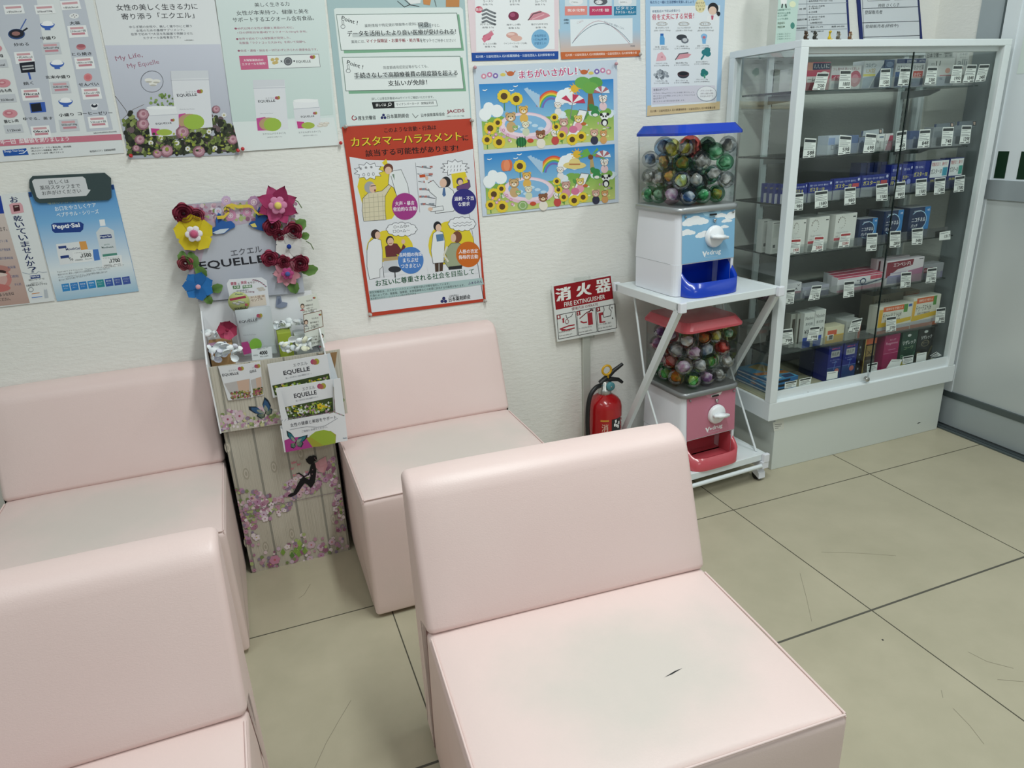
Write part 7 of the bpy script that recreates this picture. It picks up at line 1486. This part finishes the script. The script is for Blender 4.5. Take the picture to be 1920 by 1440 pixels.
B('dark blue box right of the 48 card on the second shelf', 1705, 1722, 246, z, y1, .05, '#4a5c84', [('e', .5, .5, .2, .2, '#76849c')], pB=265)
B('grey translucent pack in the middle of the right half, second shelf', 1747, 1768, 239, z, y1, .04, '#8c9498', [('r', .1, .2, .9, .9, '#7c858a')], pB=265)
B('grey translucent pack nearest the right end of the second shelf', 1786, 1803, 236, z, y1, .04, '#858e94', [('r', .1, .2, .9, .9, '#79838a')], pB=265)
for q, lb in (([(1615, 246), (1656, 241), (1656, 250), (1615, 256)], 'dark header card with a woman portrait above the 698 card'), ([(1752, 233), (1790, 229), (1789, 241), (1751, 245)], 'dark header card with a portrait, left one of the two right of the seam'), ([(1795, 228), (1832, 226), (1830, 239), (1794, 241)], 'dark header card with a portrait, at the right end of the second shelf')):
    (a, b_), (c, d) = q[0], q[1]
    shape('header_card', lb, 'card', [(q, '#6c767c' if a > 1700 else '#a9b2b6'), ([(c-8, d+1), (c-2, d+1), (c-2, d+9), (c-8, d+10)], '#26282c'), ([(c-7, d+2.5), (c-3, d+2.5), (c-3.5, d+8), (c-6.5, d+8)], '#c4ab9c'), ([(a, b_), (a+4, b_-.4), (a+2, q[3][1]-1), (a-.5, q[3][1])], '#33405c')], 2.012, .001, 'header cards on the second shelf')
# third shelf: navy stomach tablet boxes
z = SH[2]; NV = '#1f2c80'
ga = lambda red=True: [('r', 0, .55, 1, 1, '#a4abb4'), ('r', 0, 0, 1, .55, NV), ('t', '胃痛・もたれ・むかつき・胸やけに', .06, .20, .82, .1, '#c4cce6'), ('t', 'ガスター10', .06, .46, .66, .2, '#d6cf58', .03), ('e', .92, .1, .04, .07, '#c4cce6')]+([('r', .7, .28, .94, .46, '#b8484c')] if red else [])
B('navy box with yellow lettering, front row left end of the third shelf', 1489, 1512, 346, z, 1.995, .018, NV, ga(False), pB=372)
B('navy box with yellow lettering, second in the front row of the third shelf', 1514, 1559, 343, z, 1.995, .018, NV, ga(False), pB=370)
B('navy box with yellow lettering and red patch, third in front row of third shelf', 1561, 1611, 336, z, 1.995, .018, NV, ga(), pB=366)
B('navy box with yellow lettering and red patch, fourth in front row of third shelf', 1613, 1664, 330, z, 1.995, .018, NV, ga(), pB=360)
for i in range(4):
    B(f'narrow navy and white box end, {ORD[i]} from left, left end of third shelf', 1431+i*10.5, 1440+i*10.5, 344+i*.6, z, 2.06-i*.012, .014, NV, [('r', 0, .5, 1, 1, '#d3d6da'), ('t', '10', .2, .28, .8, .1, '#d6cf58')], pB=370)
for i in range(4):
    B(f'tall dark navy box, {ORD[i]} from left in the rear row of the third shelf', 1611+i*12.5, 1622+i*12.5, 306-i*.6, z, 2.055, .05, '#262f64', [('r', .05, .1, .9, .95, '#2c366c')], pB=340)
gb = [('r', 0, .72, 1, 1, '#9aa2ac'), ('t', '胃痛・もたれに', .15, .22, .75, .09, '#c4cce6'), ('t', 'ガスター', .1, .52, .7, .13, '#d6cf58', .03), ('t', '10', .1, .68, .4, .13, '#d6cf58', .03), ('e', .75, .62, .2, .1, '#8c98d0'), ('e', .9, .13, .07, .05, '#c4cce6')]
B('tall navy box with yellow lettering right of the dark seam on the third shelf', 1669, 1688, 310, z, 2.0, .05, NV, gb, pB=335)
B('tall navy box with yellow lettering, second right of the dark seam, third shelf', 1690, 1709, 308, z, 2.0, .05, NV, gb, pB=335)
B('wide navy box with yellow lettering and silver base above the third 1580 card', 1711, 1741, 304, z, 2.0, .05, NV, [('r', 0, .72, 1, 1, '#9aa2ac'), ('t', '胃痛・もたれに', .1, .22, .6, .09, '#c4cce6'), ('t', 'ガスター10', .06, .5, .9, .16, '#d6cf58', .03), ('e', .5, .75, .4, .08, '#c4ccd4')], pB=330)
for i, (a, b_, tp, c) in enumerate(((1743, 1776, 301, '#4c9cb4'), (1778, 1812, 297, '#3c9c8c'))):
    B(('navy box under a white card with light blue corner, right end of third shelf', 'navy box under a white card with green corner, right end of third shelf')[i], a, b_, tp, z, 2.0, .045, '#26306c', [('r', .02, .02, 1, .58, '#e2e6e6'), ('t', '胃酸逆流で、胸やけ', .06, .2, .92, .13, '#b04c4c', .02), ('t', 'ガスター10', .06, .46, .66, .17, '#26282c', .03), ('r', .7, .26, .98, .54, c), ('t', '日中に飲める', .1, .74, .6, .1, '#d6cf58', .02), ('e', .75, .85, .2, .1, '#9aa2ac')], pB=325)
# fourth shelf
z = SH[3]
tr_ = [('dots', .3, .24, .17, .16, '#8c8680'), ('t', 'TRANSINO', .08, .56, .66, .045, '#8c8c8a', 0), ('t', 'EX', .08, .66, .2, .045, '#8c8c8a', 0), ('r', 0, .68, .35, .76, '#c4505c'), ('r', .82, .08, .96, .11, '#26282c'), ('r', 0, .80, 1, 1, '#b4bab8')]
B('white box with grey dotted ring, first from left on the fourth shelf', 1484, 1510, 414, z, 2.0, .05, '#dadbd6', tr_, pB=440)
B('white box with grey dotted ring, second from left on the fourth shelf', 1516, 1553, 409, z, 2.0, .09, '#dadbd6', tr_, pB=435)
B('white box with grey dotted ring, third from left on the fourth shelf', 1565, 1604, 403, z, 2.0, .09, '#dadbd6', tr_, pB=430)
for i in range(2): B(('white box end with grey fine print at the left end of the fourth shelf', 'white box end with fine print just left of the corner post, fourth shelf')[i], 1429+i*18, 1446+i*18, 413+i*3, z, 2.075-i*.03, .028, '#c9ccc6', [('r', .1, .04, .9, .06, '#33383a'), ('r', .15, .1, .85, .5, '#bcc0ba'), ('r', .2, .72, .45, .82, '#33383a'), ('r', .15, .86, .85, .97, '#b4b8b2')], pB=440)
nc = [('p', [(.72, 0), (1, 0), (1, .72), (.72, .72)], '#2a78b8'), ('ring', .45, .42, .42, .33, '#a9cfe6', '#16284e', .93), ('r', 0, .2, .2, .9, '#16284e'), ('t', 'ニコチネル', .14, .46, .8, .14, '#e6eaf0', .02), ('t', 'パッチ', .14, .64, .45, .12, '#e6eaf0', .02), ('t', '14枚', .84, .14, .96, .08, '#e6eaf0'), ('t', '禁煙補助薬', .2, .14, .5, .05, '#c4ccd8')]
B('small navy and bright blue patch box, left one of the three on the fourth shelf', 1610, 1643, 412, z, 2.0, .05, '#16284e', nc, pB=435, top='#b4bac0')
B('navy and bright blue patch box, middle one of the three on the fourth shelf', 1655, 1691, 397, z, 2.0, .07, '#16284e', nc, pB=425, top='#b4bac0')
B('navy and bright blue patch box, right one of the three on the fourth shelf', 1703, 1741, 391, z, 2.0, .07, '#16284e', nc, pB=420, top='#b4bac0')
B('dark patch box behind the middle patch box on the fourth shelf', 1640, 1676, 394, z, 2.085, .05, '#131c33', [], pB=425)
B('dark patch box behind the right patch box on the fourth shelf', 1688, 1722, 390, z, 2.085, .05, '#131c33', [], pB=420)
# fifth shelf
z = SH[4]
B('white and navy box at the left end of the fifth shelf, by the post', 1474, 1501, 533, z, 2.0, .06, '#c4c6c9', [('r', 0, .6, 1, 1, '#2b2f4c'), ('r', 0, .5, 1, .62, '#8c4c64'), ('t', 'V', .7, .2, .9, .1, '#26282c'), ('t', 'A', .55, .42, .75, .14, '#26282c')], pB=555)
B('dark purple box at the far left of the fifth shelf, left of the post', 1430, 1447, 549, z, 2.06, .05, '#3c1230', [('r', .3, .3, .45, .7, '#a88ca0')], pB=560)
B('flat silver and violet box second from left on the fifth shelf', 1504, 1553, 540, z, 2.0, .06, '#a4a6b4', [('r', 0, .5, 1, 1, '#3c3c64'), ('e', .2, .55, .15, .3, '#c4c6d4'), ('r', .55, .35, .9, .5, '#c4c6cc')], pB=555, top='#9a9ea6')
for i in range(3): B(f'pink topped white box, {("front", "middle", "rear")[i]} one of three on the fifth shelf', 1568-i*8, 1651-i*8, 522-i*4.4, z, 2.0+i*.035, .031, '#d9dade', [('r', .0, .0, 1, .10, '#c4506c'), ('r', .72, .14, .98, .40, '#c85468'), ('ring', .56, .45, .07, .22, '#1d3058', '#d9dade', .66), ('p', [(.3, .55), (.5, .6), (.6, .62), (1, .42), (1, .52), (.62, .74), (.3, .66)], '#2c3c64'), ('p', [(0, .85), (1, .7), (1, 1), (0, 1)], '#c98ca0'), ('t', '検査用', .42, .4, .5, .1, '#26282c')], pB=550, top='#b84860')
B('large white box with maroon corner and white kana lettering, fifth shelf', 1659, 1727, 491, z, 1.998, .03, '#d3cdd2', [('p', [(.02, .05), (.72, .03), (.70, .28), (.3, .38), (.1, .6), (0, .72), (0, .05)], '#7c1c30'), ('t', 'エンペシドL', .18, .26, .66, .15, '#f0e6ea', .02), ('r', .86, .05, .98, .08, '#33383a'), ('r', .05, .62, .6, .95, '#8c8ab0'), ('r', .12, .5, .55, .56, '#b4b0c0'), ('p', [(.6, .5), (1, .42), (1, 1), (.6, 1)], '#a4708c')], pB=525)
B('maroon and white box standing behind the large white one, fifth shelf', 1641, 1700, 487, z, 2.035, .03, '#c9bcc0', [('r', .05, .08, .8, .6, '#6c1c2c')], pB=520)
B('grey and maroon flat box right of the large white one, fifth shelf', 1729, 1765, 498, z, 2.0, .05, '#8f9296', [('r', 0, .2, .45, .55, '#6c1c2c'), ('t', 'OXINAL', .02, .45, .42, .15, '#d9c4c8'), ('r', 0, .55, 1, 1, '#76748c')], pB=525)
# sixth shelf
z = SH[5]
for i in range(2): B(('dark side faced box, left one of two at the left of the sixth shelf', 'dark side faced box, right one of two at the left of the sixth shelf')[i], 1481+i*12, 1492+i*12, 590-i*1, z, 2.03-i*.01, .03, '#a3a69e', [('r', .25, .15, .75, .9, '#3c362e')], pB=620)
for i in range(2): B(('white box with black drawings, left one of a pair on the sixth shelf', 'white box with black drawings, right one of a pair on the sixth shelf')[i], 1507+i*20, 1526+i*20, 588-i*5, z, 2.0, .05, '#d0d4d0', [('t', 'Neolvin', .1, .2, .9, .1, '#26282c', 0), ('t', '育毛剤', .15, .36, .85, .08, '#33383c'), ('t', '¥3¢?', .1, .62, .9, .14, '#26282c'), ('r', 0, .7, .8, 1, '#2c4cac')], pB=610)
B('small yellow and white box on the sixth shelf', 1548, 1582, 615, z, 2.0, .05, '#d3cfb0', [('r', 0, .5, 1, 1, '#d0a830'), ('r', .1, .2, .6, .5, '#c9583c'), ('r', .1, .45, .45, .8, '#dfe0da'), ('r', .2, .5, .4, .75, '#26282c')], pB=625)
B('white box with orange edge behind the 1480 card, sixth shelf', 1586, 1613, 603, z, 2.0, .05, '#b9bdb9', [('r', .85, .1, 1, 1, '#c4583c'), ('r', .1, .3, .6, .4, '#8c9294')], pB=620)
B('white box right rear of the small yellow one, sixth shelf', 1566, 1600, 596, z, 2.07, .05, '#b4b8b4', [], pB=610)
dt = [('r', .12, .02, .78, .2, '#d0602c'), ('r', .74, .02, .86, .32, '#4f8c3c'), ('t', '排卵日を予測する', .2, .16, .7, .09, '#f0e0d0'), ('t', 'ドゥーテストLH', .14, .46, .68, .19, '#26282c', .02), ('t', '排卵日予測検査薬', .2, .58, .66, .08, '#5c4a2c', .02), ('p', [(0, .1), (.12, .1), (.1, .62), (0, .7)], '#d9a83c'), ('p', [(0, .6), (1, .52), (1, .66), (0, .78)], '#d3b030'), ('r', 0, .76, 1, .88, '#c4c4cc'), ('r', 0, .88, 1, 1, '#b8603c')]
B('orange, white and yellow test kit box, left one of two in front, sixth shelf', 1647, 1708, 577, z, 2.0, .05, '#d6d6c9', dt+[('r', .88, .04, .98, .14, '#2c58a4')], pB=595)
B('orange, white and yellow test kit box, right one of two in front, sixth shelf', 1710, 1777, 560, z, 2.0, .05, '#d6d6c9', dt, pB=585)
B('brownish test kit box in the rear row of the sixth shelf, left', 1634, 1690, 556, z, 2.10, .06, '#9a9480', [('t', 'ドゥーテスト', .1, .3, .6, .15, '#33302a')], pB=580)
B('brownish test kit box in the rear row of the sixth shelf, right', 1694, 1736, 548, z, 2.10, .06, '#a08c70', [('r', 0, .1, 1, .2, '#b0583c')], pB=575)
for i in range(2): B(('grey box with red lettering at the far left of the sixth shelf, lower one', 'grey box with dark end at the far left of the sixth shelf, behind')[i], 1400+i*6, 1437+i*4, 618-i*12, z, (2.135, 2.20)[i], .054, '#8c8c88', [('t', 'OTORITO', .55, .4, 1, .2, '#a85050'), ('r', 0, .3, .2, .8, '#26282c')], pB=630)
# cabinet floor
z = .295
for i in range(3):
    m = MB(); hx, hy, hh = .066, .098, .0155
    m.bbox((-hx, -hy, 0), (hx, hy, hh), 'ink_gloss', .0008, '#2470ac')
    S = Sheet(m, (0, 0, hh), (1, 0, 0), (0, 1, 0), (0, 0, 1), lambda u, v: (-hx+2*hx*u, hy-2*hy*v), 'ink_gloss')
    S.poly([(0, 0), (1, 0), (1, 1), (0, 1)], '#4c9cc8'); S.poly([(0, .45), (1, .62), (1, .78), (0, .6)], '#d98c3c'); S.poly([(.3, .1), (.8, .05), (.9, .45), (.4, .5)], '#b8983c'); S.poly([(.1, .7), (.5, .75), (.45, .95), (.05, .9)], '#dfe2e6')
    S.text('アニマル', .08, .62, .9, .70, .1, '#b83c2c', .03); S.poly([(.6, .8), (.95, .82), (.9, .98), (.55, .96)], '#26406c')
    m.box((-hx-.0002, -hy+.01, .003), (-hx, hy-.01, .008), 'ink_gloss', '#dfe2e6'); m.box((-hx+.01, -hy-.0002, .003), (hx-.04, -hy, .012), 'ink_gloss', '#16202c')
    o = m.build('medicine_box', None, (1.838+.006*i, 2.095+.004*i, .3008+i*.0162), (0, 0, (.03, -.05, .06)[i])); tag(o, f'flat blue and orange box, {("lowest", "middle", "uppermost")[i]} of the pile at the left on cabinet floor', 'medicine box', 'boxed medicines in the display cabinet')
ri = [('r', .05, .0, .95, .06, '#131a3c'), ('t', '2本セット', .2, .13, .8, .045, '#d84c5c', .03), ('r', .18, .17, .82, .34, '#a4a8a8'), ('t', 'RiUP', .26, .3, .76, .09, '#33383c', 0), ('t', 'ミノキシジル', .15, .44, .85, .04, '#8c98c8'), ('t', '5%配合', .3, .5, .7, .035, '#8c98c8'), ('r', 0, .62, 1, .63, '#6c7cc0'), ('r', 0, .63, 1, 1, '#1c3c74'), ('e', .72, .74, .17, .075, '#b86c64'), ('p', [(.55, .45), (.6, .45), (.5, .7), (.45, .7)], '#4c6cb4')]
B('tall navy box with grey label, left one of a pair on the cabinet floor', 1551, 1576, 640, z, 2.0, .07, '#1c2478', ri, pB=690)
B('tall navy box with grey label, right one of a pair on the cabinet floor', 1579, 1604, 630, z, 2.0, .07, '#1c2478', ri, pB=685)
B('tall dark navy box left of the labelled navy pair on the cabinet floor', 1522, 1547, 640, z, 2.075, .07, '#15204c', [('r', .55, 0, .6, 1, '#7c8cc0'), ('r', 0, .6, 1, .61, '#6c7cb0')], pB=690)
B('thin black box right of the navy pair on the cabinet floor', 1606, 1613, 632, z, 2.0, .06, '#14161c', [('e', .5, .2+.1*0, .2, .03, '#8c9094'), ('e', .5, .4, .2, .03, '#8c9094'), ('e', .5, .6, .2, .03, '#8c9094'), ('e', .5, .8, .2, .03, '#8c9094')], pB=680)
B('brown and gold box with orange top right of the glass seam, cabinet floor', 1619, 1640, 624, z, 2.0, .06, '#3c2c20', [('r', 0, 0, 1, .16, '#c4603c'), ('r', .15, .2, .9, .5, '#8c7444'), ('t', 'X5', .25, .46, .85, .12, '#4c3a20', .02), ('r', 0, .6, 1, 1, '#55504a'), ('r', 0, 0, .06, 1, '#b8a44c')], pB=670)
B('magenta box on the cabinet floor', 1655, 1682, 625, z, 2.0, .08, '#9c1c58', [('t', 'RiUP', .35, .18, .75, .05, '#d08cac', 0), ('t', 'Regenne', .1, .30, .9, .09, '#d9a4bc', 0), ('r', 0, .52, 1, .53, '#d080a4'), ('r', .3, .42, .8, .44, '#c4709c')], pB=670)
B('dark green box with gold corner on the cabinet floor', 1688, 1716, 618, z, 2.0, .07, '#123c2c', [('e', .45, .12, .12, .04, '#c9cfcc'), ('t', 'リザレック', .08, .38, .92, .12, '#d9dfdc', .02), ('t', 'コーワ', .2, .52, .8, .08, '#8cac7c'), ('t', 'R', .05, .8, .3, .14, '#5c8c6c', 0), ('p', [(0, .86), (.6, .84), (.4, 1), (0, 1)], '#b0ac44'), ('p', [(.6, 1), (.9, .6), (1, .6), (.75, 1)], '#2c5c48')], pB=660)
B('black box with white lettering on the cabinet floor', 1718, 1749, 607, z, 2.0, .09, '#101312', [('e', .45, .10, .12, .04, '#c9cfcc'), ('t', 'リザレック', .2, .32, .85, .11, '#d3d6d4', .02), ('ring', .5, .44, .24, .09, '#8c8468', '#101312', .9), ('t', 'コーワ', .3, .46, .7, .06, '#8c8468'), ('t', 'R', .05, .8, .35, .14, '#6c6440', 0), ('p', [(.55, 1), (.9, .55), (1, .55), (.7, 1)], '#4c4a30')], pB=655)

# figurines on top of the cabinet
def figurine(label, px, py, cols, tall=False, seed=0):
    p = onz(px, py, 1.516); p.y = 1.952+seed*.004; p.x = ony(px, py, p.y).x; m = MB(); c0, c1 = cols
    h = .016 if not tall else .014
    m.ico((0, 0, h*.5), h*.5, 'ink', c0, 2, (.8, .75, 1))
    if tall: m.tube([(0, 0, h*.7), (.001, 0, h*1.6)], .0028, 'ink', 8, c0); m.ico((-.001, -.002, h*1.75), .004, 'ink', c0, 2, (1, 1.3, .9)); m.tube([(.001, 0, h*1.9), (.002, 0, h*2.15)], .0008, 'ink', 6, c1)
    else:
        m.ico((0, -.001, h*1.25), h*.36, 'ink', c0, 2); m.ico((0, -.006, h*1.18), h*.16, 'ink', c1, 1)
        for s in (-1, 1): m.ico((s*.005, 0, h*1.56), .0024, 'ink', c0, 1); m.tube([(s*.005, -.002, h*.75), (s*.0095, -.004, h*.95+.001*seed)], .0018, 'ink', 6, c1)
    for s in (-1, 1): m.tube([(s*.004, -.001, h*.2), (s*.007, -.008, .002)], .0024, 'ink', 6, c0)
    return tag(m.build('animal_figurine', None, (p.x, p.y, 1.5165), (0, 0, .3)), label, 'figurine', 'tiny animal figurines on the display cabinet')
for i, (px, cl, tl, lb) in enumerate(((1510, ('#3c2c20', '#6c5440'), False, 'dark brown tiny animal figurine, leftmost on the cabinet top'), (1527, ('#33332f', '#5c5a50'), False, 'blackish tiny animal figurine, second from left on the cabinet top'), (1555, ('#c9ac24', '#8c7418'), True, 'yellow tiny giraffe figurine on the cabinet top'), (1571, ('#5c5648', '#b9b4a8'), False, 'grey brown tiny figurine right of the yellow giraffe'), (1593, ('#6c4a30', '#d0c4b0'), False, 'brown tiny animal figurine, rightmost on the cabinet top'))):
    figurine(lb, px, 71, cl, tl, i)

# papers behind the cabinet
S = poster('business_hours_sheet', 'white ruled notice sheet with a blue right border, behind the figurines', [(1485, -60), (1583, -60), (1594, 90), (1490, 96)], y=WY-.006, col='#d6dce0', cat='notice', th=.004)
S.poly([(1583, -60), (1587, -60), (1595, 90), (1591, 90)], '#23306c')
for y in (7, 27, 47, 56): S.line([(1492, y+1), (1588, y-2)], .7, '#8c949c')
S.line([(1511, -60), (1514, 62)], .7, '#8c949c')
for x, y, w, t in ((1513, 4, 48, '一般販売時間 平日 9:00〜19:00'), (1499, 19, 12, '時 間'), (1516, 14, 30, '月〜金 9:00〜午後7時'), (1516, 18, 22, '土 午後5時まで'), (1516, 25, 16, '休 日休業'), (1493, 39, 20, '相談応需'), (1516, 34, 30, '月〜金 9:00〜午後7時'), (1516, 39, 22, '土 午後5時まで'), (1518, 45, 24, '24時間対応'), (1493, 55, 20, '相談時間外'), (1519, 53, 24, '電話 076-272'), (1559, 52, 24, '携帯 090-000'), (1520, 61, 24, '電話 080-0')): S.text(t, x, y, x+w, y-1.2, 3.4, '#33383e', .01)
S.finish()
S = poster('staff_registration_board', 'white ruled staff registration board with dark blue frame, right of the notice sheet', [(1603, -60), (1719, -60), (1731, 88), (1615, 92)], y=WY-.006, col='#23306c', cat='notice board', th=.006)
S.poly([(1609, -60), (1716, -60), (1726, 86), (1620, 90)], '#d9dee2')
for y in (14, 41, 68): S.line([(1617, y+2), (1724, y-1.5)], .9, '#3c4248')
S.line([(1615, -40), (1620, 72)], .9, '#3c4248'); S.line([(1721, -60), (1725, 86)], .9, '#3c4248')
S.text('神崎 さくら子', 1646, 14, 1686, 12.5, 7, '#2c3036', .004); S.text('登録販売者', 1621, 27, 1654, 26, 7.5, '#33383e', .012); S.text('登録販売者(研修中)', 1622, 54, 1684, 52, 7.5, '#33383e', .012)
S.poly([(1626, -6), (1668, -8), (1669, 0), (1627, 2)], '#e6e9ec'); S.poly([(1676, -8), (1712, -9), (1713, -1), (1677, 0)], '#e6e9ec'); S.line([(1626, -6), (1668, -8), (1669, 0), (1627, 2)], .6, '#3c4248', True); S.line([(1676, -8), (1712, -9), (1713, -1), (1677, 0)], .6, '#3c4248', True)
S.finish()
# folded leaflet box on the cabinet top
m = MB(); yL = 2.16
a, b_, c, d = ony(1453, 84, yL), ony(1491, 78, yL), ony(1494, -60, yL), ony(1455, -60, yL); e = ony(1437, 84, yL+.06); e.x = max(e.x, K0+.01)
f_ = Vector((e.x, e.y, d.z)); a.z = b_.z = e.z = 1.517
m.add([a, b_, Vector((b_.x, b_.y, c.z)), Vector((a.x, a.y, c.z))], [(0, 1, 2, 3)], 'ink', '#c4dcd3'); m.add([e, a, Vector((a.x, a.y, c.z)), Vector((e.x, e.y, c.z))], [(0, 1, 2, 3)], 'ink', '#d9dbd3')
m.add([b_, e, Vector((e.x, e.y, c.z)), Vector((b_.x, b_.y, c.z))], [(0, 1, 2, 3)], 'ink', '#b9c4bd'); S = plane_sheet(m, yL)
for y, w, t in ((21, 24, 'お薬手帳アプリで'), (27, 24, '処方せん送信'), (32, 18, 'かんたん便利'), (38, 20, 'いつでも薬を')): S.text(t, 1458, y, 1458+w, y-1.5, 3.6, '#4c7c70', .006)
for y, t in ((46, 'FRIENDS'), (53, 'FREEDOM')): S.text(t, 1458, y, 1471, y-1, 4, '#4c5c3c', .01)
S.poly([(1463, -5), (1476, -6), (1475, 8), (1464, 8)], '#eceeec'); S.line([(1467, 8), (1466, 14)], 2.4, '#33383a'); S.line([(1473, 8), (1474, 14)], 2.4, '#33383a'); S.ell(1486, 48, 4, 6, '#4c8c80'); S.ell(1486, 8, 6, 6, '#e6ecc9')
for k in range(3): S.text('ご利用ください', 1457, 66+k*4.4, 1482, 64.5+k*4.4, 3, '#6c8c84')
tag(m.build('leaflet_box'), 'pale green and white folded leaflet box on the left of the cabinet top', 'leaflet box')
